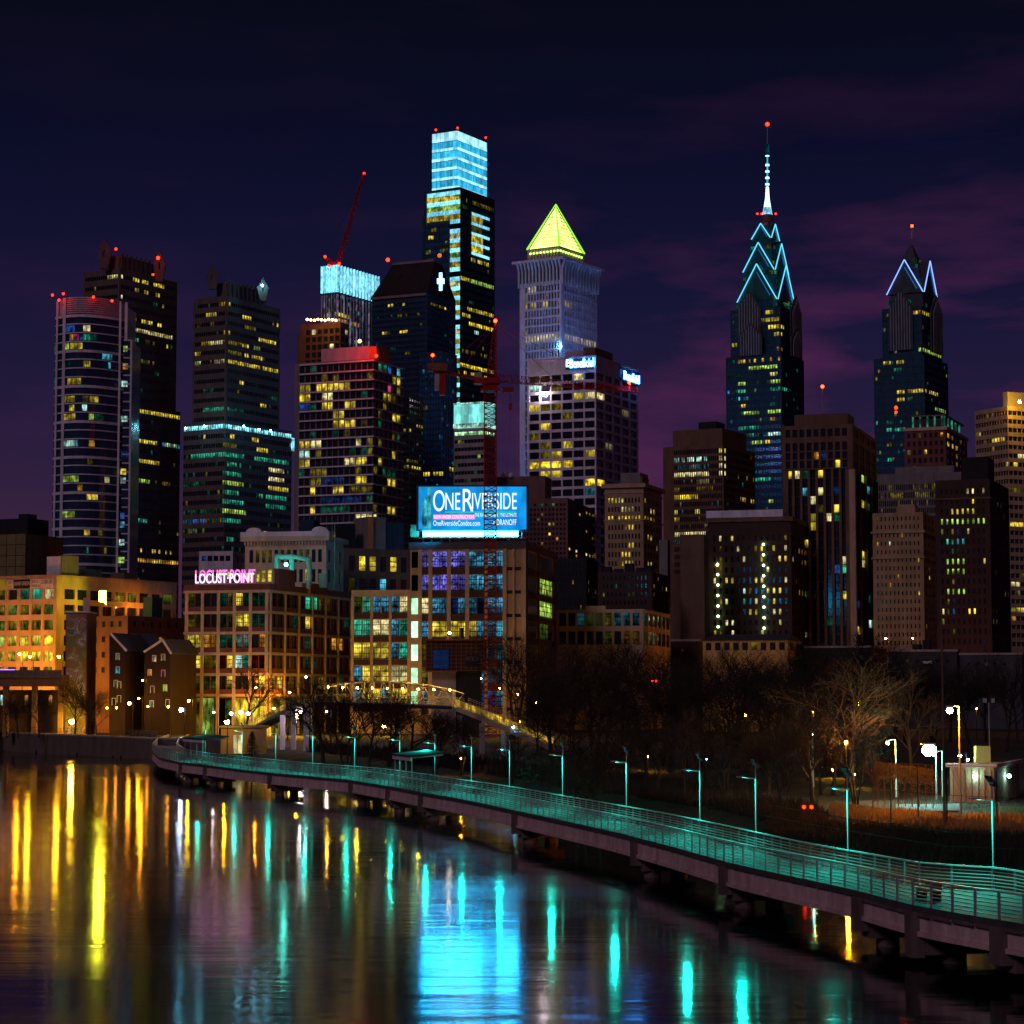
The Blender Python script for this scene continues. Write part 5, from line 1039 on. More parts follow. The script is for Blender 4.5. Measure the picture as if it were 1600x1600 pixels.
# ---- gabled row houses
for (lab, xa, xb, peak, eav_l, eav_r, ridge) in (('narrow dark brick row house with a steep single pitch gable', 171, 196, (173, 991), 992, 1016, 0), ('dark brick gabled house with small lit windows beside the loft block', 226, 266, (254, 1001), 1019, 1020, 1)):
    D = 447; h = thing('row_house', lab, 'house', P((xa+xb)/2, 1128, D))
    f = lambda px, py: Vector((P(px, py, D).x, D, P(px, py, D).z))
    base = 3.0; A_ = f(xa, 1100); B_ = f(xb, 1100)
    pts = [Vector((A_.x, D, base)), Vector((B_.x, D, base)), f(xb, eav_r), f(*peak), f(xa, eav_l)]
    b = MB(); b.prism(pts, Vector((3.5, 12, 0))); b.build('wall', 'house_brick', h)
    for p, q in ((f(xb, eav_r), f(*peak)), (f(*peak), f(xa, eav_l))):
        if (p-q).length < .4: continue
        b = MB(); d = (q-p).normalized(); nn = Vector((-d.z, 0, d.x)); nn = nn if nn.z > 0 else -nn
        b.prism([p-d*.3+nn*.02, q+d*.1+nn*.02, q+d*.1+nn*.3, p-d*.3+nn*.3], Vector((3.6, 12.3, 0))-Vector((0, .35, 0))*0); b.build('roof', 'slate', h)
        b = MB(); b.prism([p-d*.3-nn*.1-Vector((0, .3, 0)), q+d*.1-nn*.1-Vector((0, .3, 0)), q+d*.1+nn*.31-Vector((0, .3, 0)), p-d*.3+nn*.31-Vector((0, .3, 0))], Vector((0, .28, 0))); b.build('barge_board', 'white', h)
    R = random.Random(xa)
    for (px, py, k) in (((184, 1026, 'w'), (184, 1047, 'c'), (181, 1068, 'dw'), (186, 1070, 'dw'), (178, 1096, 'dy'), (186, 1092, 'dy')) if not ridge else ((241, 1029, 'w'), (255, 1027, 'dw'), (234, 1051, 'o'), (255, 1052, 'm'), (238, 1077, 'dW'), (258, 1075, 'g'), (237, 1100, 'dW'), (262, 1098, 'dy'))):
        q = f(px, py); b = MB(); b.box(q.x-.32, q.x+.32, D-.05, D-.01, q.z-.6, q.z+.6); w_ = b.build('window', k, h)
        b = MB(); b.box(q.x-.42, q.x-.33, D-.08, D-.012, q.z-.7, q.z+.7); b.box(q.x+.33, q.x+.42, D-.08, D-.012, q.z-.7, q.z+.7); b.box(q.x-.329, q.x+.329, D-.08, D-.012, q.z+.61, q.z+.7); b.build('frame', 'white', w_)
h = thing('row_house', 'low dark roofed house recessed between the two gabled brick houses', 'house', P(211, 1128, 455))
q0, q1 = P(194, 1020, 455), P(240, 1020, 455); b = MB(); b.box(q0.x, q1.x, 455, 468, 3, q0.z-1.5); b.build('wall', 'dark_brick', h)
b = MB(); b.prism([Vector((q0.x-.2, 454.5, q0.z-1.5)), Vector((q0.x-.2, 462, P(200, 990, 462).z)), Vector((q0.x-.2, 469, q0.z-1.5))], Vector((q1.x-q0.x, 0, 0))); b.build('roof', 'slate', h)
for k, px in enumerate((201, 212, 221)):
    q = P(px, 1046+k*4, 455); b = MB(); b.box(q.x-.35, q.x+.35, 454.93, 454.98, q.z-.6, q.z+.6); b.build('window', ('dy', 'do', 'dy')[k], h)
# ---- low sheds and industrial blocks
ib = tower('warehouse', 'low industrial building with a stepped parapet and greenish windows beside the billboard block', 'warehouse', 520, 868, 1005, 1047, 953, 10, (957, 29, 20.5, 1030), 9, 6, .76, .80, (.6, .6), (.5, .5), 'cream', dark='loft_glass', pre='l', lit=[(902,914,967,'dc'),(950,964,967,'dy'),(964,976,967,'dc'),(978,1004,967,'dc'),(945,962,1000,'dg'),(978,1004,1000,'do'),(1008,1024,1000,'dw')], rnd=(.18, ('dc', 'dt', 'dy')), z0=3)
ib.box('parapet_step', ib.a(946), ib.a(915), -.15, 1.2, ib.zt, P(930, 946, 520).z, 'cream'); ib.ledge('parapet', ib.zt-.3, .5, .12, 'cream')
ys = tower('yellow_shed', 'long low yellow walled hall with a shallow grey roof and a row of square windows', 'hall', 500, 1098, 1231, 1252, 1000, 6, (1003.5, 30, 12, 1040), 9, 2, .62, .5, (.3, .3), (.5, .5), 'yellow_wall', dark='loft_glass', rnd=(.12, ('dy',)), z0=3)
A = [ys.pt(-.5, -.5, ys.zt), ys.pt(ys.La+.5, -.5, ys.zt), ys.pt(ys.La+.5, ys.Lb+.5, ys.zt), ys.pt(-.5, ys.Lb+.5, ys.zt)]; zr = P(1170, 989, 500).z
b = MB(); b.loft(A, [ys.pt(.8, ys.Lb*.5, zr), ys.pt(ys.La-.8, ys.Lb*.5, zr), ys.pt(ys.La-.8, ys.Lb*.52, zr), ys.pt(.8, ys.Lb*.52, zr)]); b.build('roof', 'slate', ys.root)
for (lab, xl, xc, xr, y, m_, D) in (('long dark low block with a pale awning below the dark brick tower', 1388, 1495, 1500, 1016, 'dark', 540), ('grey low block with a plain flat cornice at the foot of the banded tower', 1500, 1597, 1640, 1021, 'slate', 535), ('low black flat roofed block below the brown pier tower', 1255, 1360, 1386, 1010, 'black', 560), ('dark brick low block standing between the industrial building and the yellow hall', 1046, 1092, 1100, 1000, 'dark_brick', 570)):
    lb = tower('low_building', lab, 'building', D, xl, xc, xr, y, 6, (y+14, 16, 5, y+34), 6, 2, .3, .3, (1, 1), (1, 1), m_, rnd=(.2, ('do', 'dW')), z0=3)
    lb.ledge('cornice', lb.zt-.3, .5, .25, 'concrete')
    if xl == 1388: lb.box('awning', lb.a(1457), lb.a(1443), -1.2, -.02, lb.zt-3.2, lb.zt-2.6, 'white'); lb.box('roof_vent', lb.a(1450), lb.a(1438), 3, 5, lb.zt+.3, lb.zt+2.6, 'black'); lb.box('roof_vent', lb.a(1434), lb.a(1422), 3, 6, lb.zt+.3, lb.zt+1.6, 'black')
# ---- park pavilion on the far side of the lawn
pv = tower('park_pavilion', 'cream flat roofed park pavilion with two white wall lamps', 'pavilion', 186, 1484, 1553, 1592, 1198, 14, None, wall='sandstone', z0=2.8)
pv.ledge('roof_fascia', pv.zt-.05, .3, .3, 'white')
for px in (1524, 1541): pass
for px, f in ((1524, 0), (1570, 1)):
    q = pv.pt(pv.a(px), -.35, P(px, 1213, 186).z) if f == 0 else pv.pt(-.35, pv.b(px), P(px, 1216, 186).z)
    b = MB(); b.ball(q, .16, 8, 6); b.build('wall_lamp', 'star_small', pv.root)
for k in range(7): pv.box('door_opening' if k == 3 else 'wall_rib', pv.La*(k+.4)/7, pv.La*(k+.52)/7, -.08, -.01, 2.9, pv.zt-.3, 'brown')
b = MB(); q = pv.pt(1.2, 2, pv.zt+.25); b.box(q.x-.6, q.x+.6, q.y, q.y+1, q.z, q.z+1.4); b.build('chimney', 'yellow_wall', pv.root)
# ---- construction core with climbing formwork and banner
kc = thing('construction_core', 'unfinished concrete core wrapped in rusty climbing formwork with a blue banner', 'construction site', P(710, 1105, 440))
f = lambda px, py, d=440: P(px, py, d)
xa, xb, xc_ = f(675, 1080).x, f(712, 1080).x, f(752, 1080).x
b = MB(); b.box(xa, xb, 441, 448, 3, f(700, 1046).z); b.build('core_wall', 'concrete', kc)
b = MB(); b.box(xb+.01, xc_, 440.5, 449, 3, f(700, 1000).z); b.build('core_wall', 'black', kc)
g = MB(); xf0, xf1 = f(666, 1020).x, f(760, 1020).x; zf0, zf1 = f(700, 1048).z, f(700, 1001).z
for i in range(13):
    x = xf0+(xf1-xf0)*i/12; g.box(x-.07, x+.07, 439.1, 439.3, zf0, zf1)
for i in range(9):
    z = zf0+(zf1-zf0)*i/8; g.box(xf0, xf1, 438.95, 439.09, z-.06, z+.06)
g.build('formwork_lattice', 'rust', kc)
b = MB(); b.box(xf0-.2, xf1+.2, 438.5, 440.4, zf1+.02, zf1+.3); b.box(xf0-.2, f(714, 1020).x, 438.4, 440.3, zf0-.25, zf0-.01); b.build('platform_deck', 'rust', kc)
b = MB(); b.box(xf0, xf1, 439.35, 440.3, zf0, zf1); b.build('formwork_panel', 'dark_brick', kc)
bq = thing('banner', 'small square blue banner hung on the rusty formwork of the construction core', 'banner', f(689, 1046, 438.6))
q0, q1 = f(676.5, 1045, 438.6), f(701, 1015, 438.6); b = MB(); b.box(q0.x, q1.x, 438.7, 438.8, q0.z, q1.z); b.build('cloth', 'banner_cloth', bq)
for s, y, h_ in (('ONE', 1023, 5.5), ('RIVERSIDE', 1031, 6), ('DRANOFF', 1043, 4)):
    text_mesh('lettering', s, f(678, y, 438.6)*1, Vector((1, 0, 0)), UP, Vector((0, -1, 0)), (10 if s == 'ONE' else 21)*438.6/F, h_*438.6/F, .03, 'banner_ink', bq, -.05)
bq2 = thing('banner', 'dim white lettered contractor banner on the dark side of the construction core', 'banner', f(738, 1036, 438.6))
q0, q1 = f(728, 1042, 438.9), f(748, 1024, 438.9); b = MB(); b.box(q0.x, q1.x, 438.75, 438.85, q0.z, q1.z); b.build('cloth', 'black', bq2)
text_mesh('lettering', 'INTECH', f(728.6, 1032.5, 438.7), Vector((1, 0, 0)), UP, Vector((0, -1, 0)), 19*438.6/F, 6.5*438.6/F, .03, 'grey', bq2, -.02)
b = MB(); b.tube(f(721, 997, 439.5), f(721, 981, 439.5), .5, n=10); b.build('concrete_hopper', 'black', kc)
wl = thing('work_lamp', 'bright warm work lamp standing on top of the construction formwork', 'work lamp', f(702, 1000, 439)); b = MB(); b.ball(f(702.5, 989, 438.4), .24, 8, 6); b.build('bulb', 'white_warm', wl); b = MB(); b.tube(f(702.5, 1000, 438.4), f(702.5, 991, 438.4), .05); b.build('pole', 'black', wl)
# ---- tower crane
kr = thing('tower_crane', 'red lattice tower crane standing in front of the blue billboard', 'tower crane', P(766, 1108, 436))
D = 436; mb0, mb1 = P(765, 1112, D), P(767, 612, D)
mb0.x = (mb0.x+mb1.x)/2; mb1.x = mb0.x
lattice('mast_lattice', Vector((mb0.x, D, 3)), Vector((mb0.x, D, mb1.z)), 2.35, 62, 'red_steel', kr, .085)
b = MB(); z = mb1.z; b.box(mb0.x-1.9, mb0.x+1.9, D-1.7, D+1.7, z, z+.5); b.box(mb0.x-1.4, mb0.x+1.4, D-1.4, D+1.4, z+.5, z+1.6); b.build('slewing_ring', 'red_steel', kr)
b = MB(); b.box(mb0.x-3.2, mb0.x+1.9, D-1.9, D-1.75, z+1.6, z+2.6); b.box(mb0.x-3.2, mb0.x+1.9, D-1.9, D+1.5, z+1.45, z+1.59); b.build('machine_deck', 'red_steel', kr)
b = MB(); b.box(mb0.x-3.1, mb0.x-1.6, D-1.7, D+.2, z+1.62, z+3.6); b.build('cab', 'steel', kr)
za = P(775, 506, D).z; top = Vector((P(774, 520, D).x, D, za))
lattice('tower_head_lattice', Vector((mb0.x+.2, D, z+1.6)), top, 2.0, 16, 'red_steel', kr, .085, .5)
jr, jt = Vector((mb0.x+.8, D-.4, P(778, 592, D).z)), None
jt = P(998, 611, D+6)
lattice('jib_lattice', Vector((mb0.x+1.2, D, P(778, 592, D).z)), jt, 2.0, 40, 'red_steel', kr, .05, 1.4, Vector((0, 1, 0)), True)
cj = P(672, 580, D-4)
b = MB(); p0 = Vector((mb0.x-1, D, P(758, 596, D).z)); d = cj-p0
for s_ in (-.8, .8):
    b.boxv(p0+Vector((0, s_-.12, 0)), d, Vector((0, .24, 0)), UP*.55)
for i in range(14): b.boxv(p0+d*(i/14)+Vector((0, -.9, .05)), Vector((.15, 0, 0)), Vector((0, 1.8, 0)), UP*.2)
b.build('counter_jib_frame', 'red_steel', kr)
b = MB(); q = P(690, 600, D-3.4); b.box(q.x-1.35, q.x-.45, q.y-.9, q.y+.9, q.z-1.2, q.z+1.9); b.build('counterweight', 'concrete', kr)
b = MB(); b.box(q.x-.43, q.x+.75, q.y-.9, q.y+.9, q.z-2.2, q.z+1.9); b.build('counterweight', 'red_steel', kr)
b = MB(); q = P(678, 580, D-4); b.box(q.x-1.2, q.x+2.6, q.y-.8, q.y+.8, q.z, q.z+1.5); b.build('winch_house', 'rust', kr)
b = MB(); b.tube(top, p0+d*.82+UP*.4, .06, n=4); b.tube(top, p0+d*.5+UP*.4, .05, n=4); b.tube(top, jt.lerp(Vector((mb0.x, D, jt.z+2)), .58)+UP*.9, .06, n=4); b.tube(top, jt.lerp(Vector((mb0.x, D, jt.z+2)), .15)+UP*.5, .06, n=4); b.build('pendant_rope', 'red_steel', kr)
hx = P(798, 606, D); b = MB(); b.box(hx.x-1.6, hx.x+.6, D-.6, D+.6, hx.z-.9, hx.z+.1); b.build('trolley', 'red_steel', kr)
hb = P(797, 634, D); b = MB(); b.tube(Vector((hb.x-.12, D, hx.z-.9)), hb, .035, n=4); b.tube(Vector((hb.x+.14, D, hx.z-.9)), hb+Vector((.1, 0, 0)), .035, n=4); b.tube(hb, P(797, 700, D), .03, n=4); b.build('hoist_rope', 'black', kr)
b = MB(); b.box(hb.x-.3, hb.x+.35, D-.25, D+.25, hb.z-.9, hb.z+.5); b.build('hook_block', 'red_steel', kr)
beacon(kr, top+UP*.6, True, .36); beacon(kr, P(676, 555, D-4.5), True, .32); beacon(kr, P(983, 598, D+5), True, .30)
b = MB(); q = P(676, 555, D-4.5); b.tube(q, Vector((q.x, q.y, cj.z)), .08, n=4); b.build('lamp_post', 'red_steel', kr)
emit('ramp_glow', (1, .58, .05), 1.5, .6, True, .8, .8, .2)
mat('hedge_leaf', (.16, .09, .03))
emit('teal_star', (.1, 1, .75), 160, sampled=True)
emit('violet_strip', (.35, .15, 1), 3.0)
# ================================================================== RIVER, BANKS, BOARDWALK
ZD = 2.6                                # deck level over the water
FR = [(264, 1157), (246, 1164), (238, 1173), (250, 1184), (284, 1191), (322, 1195), (360, 1200), (420, 1207), (470, 1211.5), (545, 1218), (607, 1228), (660, 1238), (710, 1246), (760, 1256), (810, 1267), (872, 1280), (960, 1299), (1050, 1322), (1150, 1350), (1234, 1368), (1347, 1392), (1425, 1414), (1515, 1429), (1600, 1443), (1690, 1457), (1800, 1477)]
path = [G(x, y, ZD) for x, y in FR]
def resample(pts, step):
    out = [pts[0].copy()]; acc = 0
    for p, q in zip(pts, pts[1:]):
        L = (q-p).length; t = step-acc
        while t <= L: out.append(p+(q-p)*(t/L)); t += step
        acc = (acc+L) % step
    return out
path = resample(path, 1.75)
for _ in range(3): path = [path[0]] + [(path[i-1]+path[i]*2+path[i+1])/4 for i in range(1, len(path)-1)] + [path[-1]]
NP = len(path); tang = [(path[min(i+1, NP-1)]-path[max(i-1, 0)]).normalized() for i in range(NP)]
for _ in range(4): tang = [tang[0]] + [(tang[i-1]+tang[i]+tang[i+1]).normalized() for i in range(1, NP-1)] + [tang[-1]]
nrm = [Vector((-t.y, t.x, 0)) for t in tang]            # away from the river
ppx = [pix(p)[0] for p in path]
def width(i): x = ppx[i]; return 3.7 + 2.6*min(max((x-1330)/40, 0), 1)*(1 if i > 60 else 0)
rear = [path[i]+nrm[i]*width(i) for i in range(NP)]
def near_px(px, line=None):
    L = [pix(p)[0] for p in (line or path)]; k = [i for i in range(NP) if path[i].y < 352]
    return min(k, key=lambda i: abs(L[i]-px))
# --- terrain sheet with the river cut into it
bank = [Vector((-900, 500, 0)), Vector((-150, 490, 0)), Vector((-104, 455, 0)), Vector((-64, 398, 0)), Vector((-50, 386, 0))]
bank += [rear[i]+nrm[i]*(6+5*(i/NP)) for i in range(near_px(300), NP, 8)]
bank += [Vector((46, 62, 0)), Vector((60, 20, 0)), Vector((80, -60, 0)), Vector((120, -400, 0))]
for p in bank: p.z = 0
poly = [(p.x, p.y) for p in bank] + [(6000, -400), (6000, 9000), (-6000, 9000), (-6000, 500)]
def inside(x, y):
    c = False; n = len(poly); j = n-1
    for i in range(n):
        xi, yi = poly[i]; xj, yj = poly[j]
        if (yi > y) != (yj > y) and x < (xj-xi)*(y-yi)/(yj-yi)+xi: c = not c
        j = i
    return c
def sdist(x, y):
    best = 1e9
    for p, q in zip(bank, bank[1:]):
        dx, dy = q.x-p.x, q.y-p.y; t = max(0, min(1, ((x-p.x)*dx+(y-p.y)*dy)/(dx*dx+dy*dy)))
        best = min(best, (p.x+dx*t-x)**2+(p.y+dy*t-y)**2)
    d = math.sqrt(best); return d if inside(x, y) else -d
def lerp_tab(t, tab):
    for (a, va), (b, vb) in zip(tab, tab[1:]):
        if t <= b: return va if t <= a else va+(vb-va)*(t-a)/(b-a)
    return tab[-1][1]
def height(x, y):
    d = sdist(x, y)
    if x < -56 and y > 380: z = lerp_tab(d, ((-3, -2.5), (.6, -2.4), (1.2, 3.4), (60, 3.0)))
    else: z = lerp_tab(d, ((-6, -2.6), (0, -.2), (2, .9), (6, 2.2), (25, 2.75), (60, 3.0)))
    if z > 1 and d < 55: z += .16*math.sin(x*.55+1.3*math.sin(y*.21))*math.sin(y*.4+x*.13)*min(1, (55-d)/20)*min(1, d/3)
    return z
def axis(segs):
    r = []
    for a, b, s in segs:
        x = a
        while x < b-1e-6: r.append(x); x += s
    r.append(segs[-1][1]); return r
AX = axis(((-6000, -900, 850), (-900, -140, 60), (-140, 70, 2.2), (70, 240, 12), (240, 900, 110), (900, 6000, 850)))
AY = axis(((-400, 40, 44), (40, 60, 5), (60, 480, 2.6), (480, 700, 22), (700, 9000, 830)))
tb = MB(); nx, ny = len(AX), len(AY)
for y in AY:
    for x in AX: tb.v.append(Vector((x, y, height(x, y))))
for j in range(ny-1):
    for i in range(nx-1):
        a = j*nx+i; tb.f.append((a, a+1, a+nx+1, a+nx)); tb.m.append(0)
def ground_mat():
    m = bpy.data.materials.new('bank_soil'); m.use_nodes = True; t = m.node_tree; b = t.nodes['Principled BSDF']; b.inputs['Roughness'].default_value = .95
    g = t.nodes.new('ShaderNodeNewGeometry'); n = t.nodes.new('ShaderNodeTexNoise'); n.inputs['Scale'].default_value = .35; n.inputs['Detail'].default_value = 8; n.inputs['Roughness'].default_value = .75
    t.links.new(g.outputs['Position'], n.inputs['Vector']); r = t.nodes.new('ShaderNodeValToRGB'); t.links.new(n.outputs['Fac'], r.inputs[0])
    e = r.color_ramp.elements; e[0].position = .3; e[0].color = (.012, .010, .007, 1); e[1].position = .7; e[1].color = (.045, .036, .018, 1)
    k = r.color_ramp.elements.new(.5); k.color = (.02, .018, .009, 1); t.links.new(r.outputs[0], b.inputs['Base Color'])
    n2 = t.nodes.new('ShaderNodeTexNoise'); n2.inputs['Scale'].default_value = 3; n2.inputs['Detail'].default_value = 6; t.links.new(g.outputs['Position'], n2.inputs['Vector'])
    bu = t.nodes.new('ShaderNodeBump'); bu.inputs['Strength'].default_value = .7; bu.inputs['Distance'].default_value = .25; t.links.new(n2.outputs['Fac'], bu.inputs['Height']); t.links.new(bu.outputs[0], b.inputs['Normal']); MATS['bank_soil'] = m
ground_mat()
tag(tb.build('ground', 'bank_soil'), '', '', kind='structure')
def water_mat():
    m = bpy.data.materials.new('river_water'); m.use_nodes = True; t = m.node_tree; b = t.nodes['Principled BSDF']
    b.inputs['Base Color'].default_value = (.004, .006, .010, 1); b.inputs['Roughness'].default_value = WATER_R; b.inputs['IOR'].default_value = 1.33; b.inputs['Specular IOR Level'].default_value = .40
    g = t.nodes.new('ShaderNodeNewGeometry')
    def wave(sx, sy, det, rot=0):
        mp = t.nodes.new('ShaderNodeMapping'); mp.inputs['Scale'].default_value = (sx, sy, 1); mp.inputs['Rotation'].default_value = (0, 0, rot); t.links.new(g.outputs['Position'], mp.inputs[0])
        n = t.nodes.new('ShaderNodeTexNoise'); n.inputs['Scale'].default_value = 1; n.inputs['Detail'].default_value = det; n.inputs['Roughness'].default_value = .55; t.links.new(mp.outputs[0], n.inputs['Vector']); return n.outputs['Fac']
    a = t.nodes.new('ShaderNodeMath'); a.operation = 'MULTIPLY_ADD'; a.inputs[1].default_value = .40
    t.links.new(wave(.14, .75, 5, .05), a.inputs[0]); t.links.new(wave(.03, .14, 3, -.04), a.inputs[2])
    bu = t.nodes.new('ShaderNodeBump'); bu.inputs['Strength'].default_value = WATER_B; bu.inputs['Distance'].default_value = .35; t.links.new(a.outputs[0], bu.inputs['Height']); t.links.new(bu.outputs[0], b.inputs['Normal'])
    # breeze patches are rougher than the slicks between them
    r = t.nodes.new('ShaderNodeMapRange'); r.inputs['From Min'].default_value = .35; r.inputs['From Max'].default_value = .65; r.inputs['To Min'].default_value = WATER_R*.6; r.inputs['To Max'].default_value = WATER_R*1.35
    t.links.new(wave(.012, .05, 4, .1), r.inputs['Value']); t.links.new(r.outputs[0], b.inputs['Roughness']); MATS['river_water'] = m
WATER_R, WATER_B = .089, .105
water_mat()
b = MB(); b.quad(Vector((-3000, -400, 0)), Vector((400, -400, 0)), Vector((400, 560, 0)), Vector((-3000, 560, 0))); tag(b.build('water', 'river_water'), '', '', kind='structure')
# --- quay wall on the far bank
sw = thing('quay_wall', 'dark stained masonry quay wall along the far river bank with a thin railing on top', 'quay wall', bank[3])
for (p, q, nm, m) in ((Vector((-400, 493, 0)), bank[1], 'wall_section', 'seawall'), (bank[1], bank[2], 'wall_section', 'seawall'), (bank[2], bank[2].lerp(bank[3], .35), 'wall_section', 'seawall'), (bank[2].lerp(bank[3], .36), bank[3], 'wall_section', 'seawall'), (bank[3], bank[4]+Vector((3, -2, 0)), 'wall_section', 'seawall')):
    d = (q-p); n_ = Vector((d.y, -d.x, 0)).normalized(); b = MB(); b.boxv(p+n_*.15-UP*2, d, -n_*1.5, UP*5.55); b.build(nm, m, sw)
    b = MB(); b.boxv(p+n_*.28+UP*3.56, d, -n_*1.9, UP*.28); b.build('coping', 'concrete', sw)
g = MB()
p, q = bank[2]+UP*3.84, bank[3]+UP*3.84; L = int((q-p).length/1.6)
for i in range(L+1):
    r_ = p+(q-p)*(i/L); g.tube(r_, r_+UP*1.1, .035, n=4)
for h in (.55, 1.08): g.tube(p+UP*h, q+UP*h, .03, n=4)
g.build('railing_grille', 'black', sw)
# --- boardwalk
bw = thing('boardwalk', 'curving concrete boardwalk on piers over the river, its deck and railings lit teal', 'boardwalk', path[near_px(810)])
PIERS = [284, 322, 425, 546, 610, 662, 806, 990, 1140, 1352, 1424, 1560]
cuts = [0] + [near_px(x) for x in PIERS] + [NP-1]
def strip_mesh(i0, i1, fa, fb):
    """Closed bar following the path between two stations: fa/fb give (offset, z) pairs of its section."""
    b = MB(); prev = None
    for i in range(i0, i1+1):
        sec = [path[i]+nrm[i]*o+UP*(z-ZD) for o, z in fa(i)]
        k = len(b.v); b.v += sec; n = len(sec)
        if prev is not None:
            for j in range(n):
                b.f.append((prev+j, prev+(j+1) % n, k+(j+1) % n, k+j)); b.m.append(0)
        else: b.f.append(tuple(range(k, k+n))); b.m.append(0)
        prev = k
    b.f.append(tuple(range(prev, prev+n))[::-1]); b.m.append(0)
    return b
def rectsec(o0, o1, z0, z1): return lambda i: [(o0 if not callable(o0) else o0(i), z0), (o1 if not callable(o1) else o1(i), z0), (o1 if not callable(o1) else o1(i), z1), (o0 if not callable(o0) else o0(i), z1)]
for a, c in zip(cuts, cuts[1:]):
    if c <= a: continue
    strip_mesh(a, c, rectsec(-.12, lambda i: width(i)+.12, ZD-.28, ZD), None).build('deck_slab', 'deck', bw)
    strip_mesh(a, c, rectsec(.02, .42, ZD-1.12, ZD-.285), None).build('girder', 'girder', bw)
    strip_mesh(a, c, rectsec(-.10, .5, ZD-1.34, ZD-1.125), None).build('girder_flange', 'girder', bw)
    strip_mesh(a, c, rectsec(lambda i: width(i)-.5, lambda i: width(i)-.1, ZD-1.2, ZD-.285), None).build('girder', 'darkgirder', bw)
    strip_mesh(a, c, rectsec(-.09, .05, ZD+1.10, ZD+1.17), None).build('top_rail', 'metal', bw)
    strip_mesh(a, c, rectsec(lambda i: width(i)-.05, lambda i: width(i)+.09, ZD+1.10, ZD+1.17), None).build('top_rail', 'metal', bw)
    for side in (0, 1):
        g = MB()
        for h in (.14, .30, .46, .62, .78, .94):
            for i in range(a, c):
                off = (lambda k: -.02) if side == 0 else (lambda k: width(k)+.02)
                g.tube(path[i]+nrm[i]*off(i)+UP*h, path[i+1]+nrm[i+1]*off(i+1)+UP*h, .030, n=4, cap=False)
        g.build('railing_grille', 'metal', bw)
ordr = sorted(range(NP), key=lambda i: path[i].y)
far = MB()
for k, i in enumerate([i for i in ordr if path[i].y > 78]):
    for side in (0, 1):
        b = MB() if k < 50 else far
        o = path[i]+nrm[i]*(-.10 if side == 0 else width(i)+.04); t = tang[i]
        b.prism([o-t*.055-UP*.35, o+t*.055-UP*.35, o+t*.075+UP*1.12, o-t*.075+UP*1.12], nrm[i]*.07)
        if k < 50: b.build('post', 'steel', bw)
f_ = far.build('post', 'steel', bw); f_['kind'] = 'stuff'
for px in PIERS:
    i = near_px(px); w = width(i); t = tang[i]; n_ = nrm[i]; o = path[i]
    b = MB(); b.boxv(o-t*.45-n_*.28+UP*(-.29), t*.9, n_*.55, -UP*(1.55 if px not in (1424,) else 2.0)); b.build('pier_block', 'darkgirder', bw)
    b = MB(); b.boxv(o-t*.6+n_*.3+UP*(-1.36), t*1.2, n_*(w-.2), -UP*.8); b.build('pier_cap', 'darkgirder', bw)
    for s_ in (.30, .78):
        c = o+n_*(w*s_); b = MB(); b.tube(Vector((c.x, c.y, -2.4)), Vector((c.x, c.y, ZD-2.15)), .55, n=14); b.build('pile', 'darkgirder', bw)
b = MB()
for i in range(near_px(1352), NP-1):
    b.boxv(path[i]-nrm[i]*.13-UP*.45+tang[i]*.01, tang[i]*1.7, nrm[i]*.01, UP*.17)
b.build('fascia_panel', 'darkgirder', bw)
# shelters
def shelter(px, L, lab, dep):
    i = near_px(px); o = path[i]; t = tang[i]; n_ = nrm[i]
    s = thing('shelter', lab, 'shelter', o)
    a = o-t*L/2
    for k in range(4):
        q = a+t*(L*(k+.15)/3.3)-n_*.22; b = MB(); b.boxv(q-t*.06+UP*.02, t*.12, n_*.10, UP*2.75); b.build('post', 'steel', s)
    b = MB(); b.boxv(a-n_*.35+UP*2.78, t*L, n_*.14, UP*.38); b.build('fascia', 'lilac', s)
    b = MB(); b.boxv(a-n_*.45+UP*3.17-t*.2, t*(L+.4), n_*dep+UP*.35, UP*.14); b.build('roof', 'black', s)
    for k in range(3):
        q = a+t*(L*(k+.3)/2.6); b = MB(); b.boxv(q-n_*.2+UP*2.98, t*.1, n_*(dep-.4)+UP*.30, UP*.18); b.build('rafter', 'steel', s)
    b = MB(); b.boxv(a+n_*.5+t*.4+UP*.42, t*(L-1), n_*.45, UP*.07); b.build('bench', 'brown', s)
shelter(305, 9.5, 'flat roofed shelter on slim posts near the curved end of the boardwalk', 3.6); shelter(634, 8.0, 'flat roofed shelter on slim posts halfway along the boardwalk', 3.6)
# solar lamp posts
def lamp_proto():
    r_ = thing('solar_lamp_post', '', 'lamp post')
    b = MB(); b.tube(Vector((0, 0, -.6)), Vector((0, 0, 5.1)), .045, .034, 8); b.build('pole', 'metal', r_)
    b = MB(); b.boxv(Vector((-.40, -.22, 5.40)), Vector((.8, 0, 0)), Vector((0, .34, -.50)), Vector((0, .03, .025))); b.build('solar_panel', 'panelpv', r_)
    b = MB(); b.tube(Vector((0, 0, 5.05)), Vector((0, 0, 5.12)), .16, n=8); b.build('panel_bracket', 'metal', r_)
    b = MB(); b.tube(Vector((0, 0, 4.25)), Vector((0, -.85, 4.34)), .028, n=6); b.build('arm', 'metal', r_)
    b = MB(); b.boxv(Vector((-.15, -1.12, 4.32)), Vector((.3, 0, 0)), Vector((0, .44, 0)), UP*.09); b.build('lamp_head', 'metal', r_)
    b = MB(); b.quad(Vector((-.13, -1.09, 4.3199)), Vector((.13, -1.09, 4.3199)), Vector((.13, -.71, 4.3199)), Vector((-.13, -.71, 4.3199))); b.build('led_panel', 'teal_lamp', r_)
    return r_
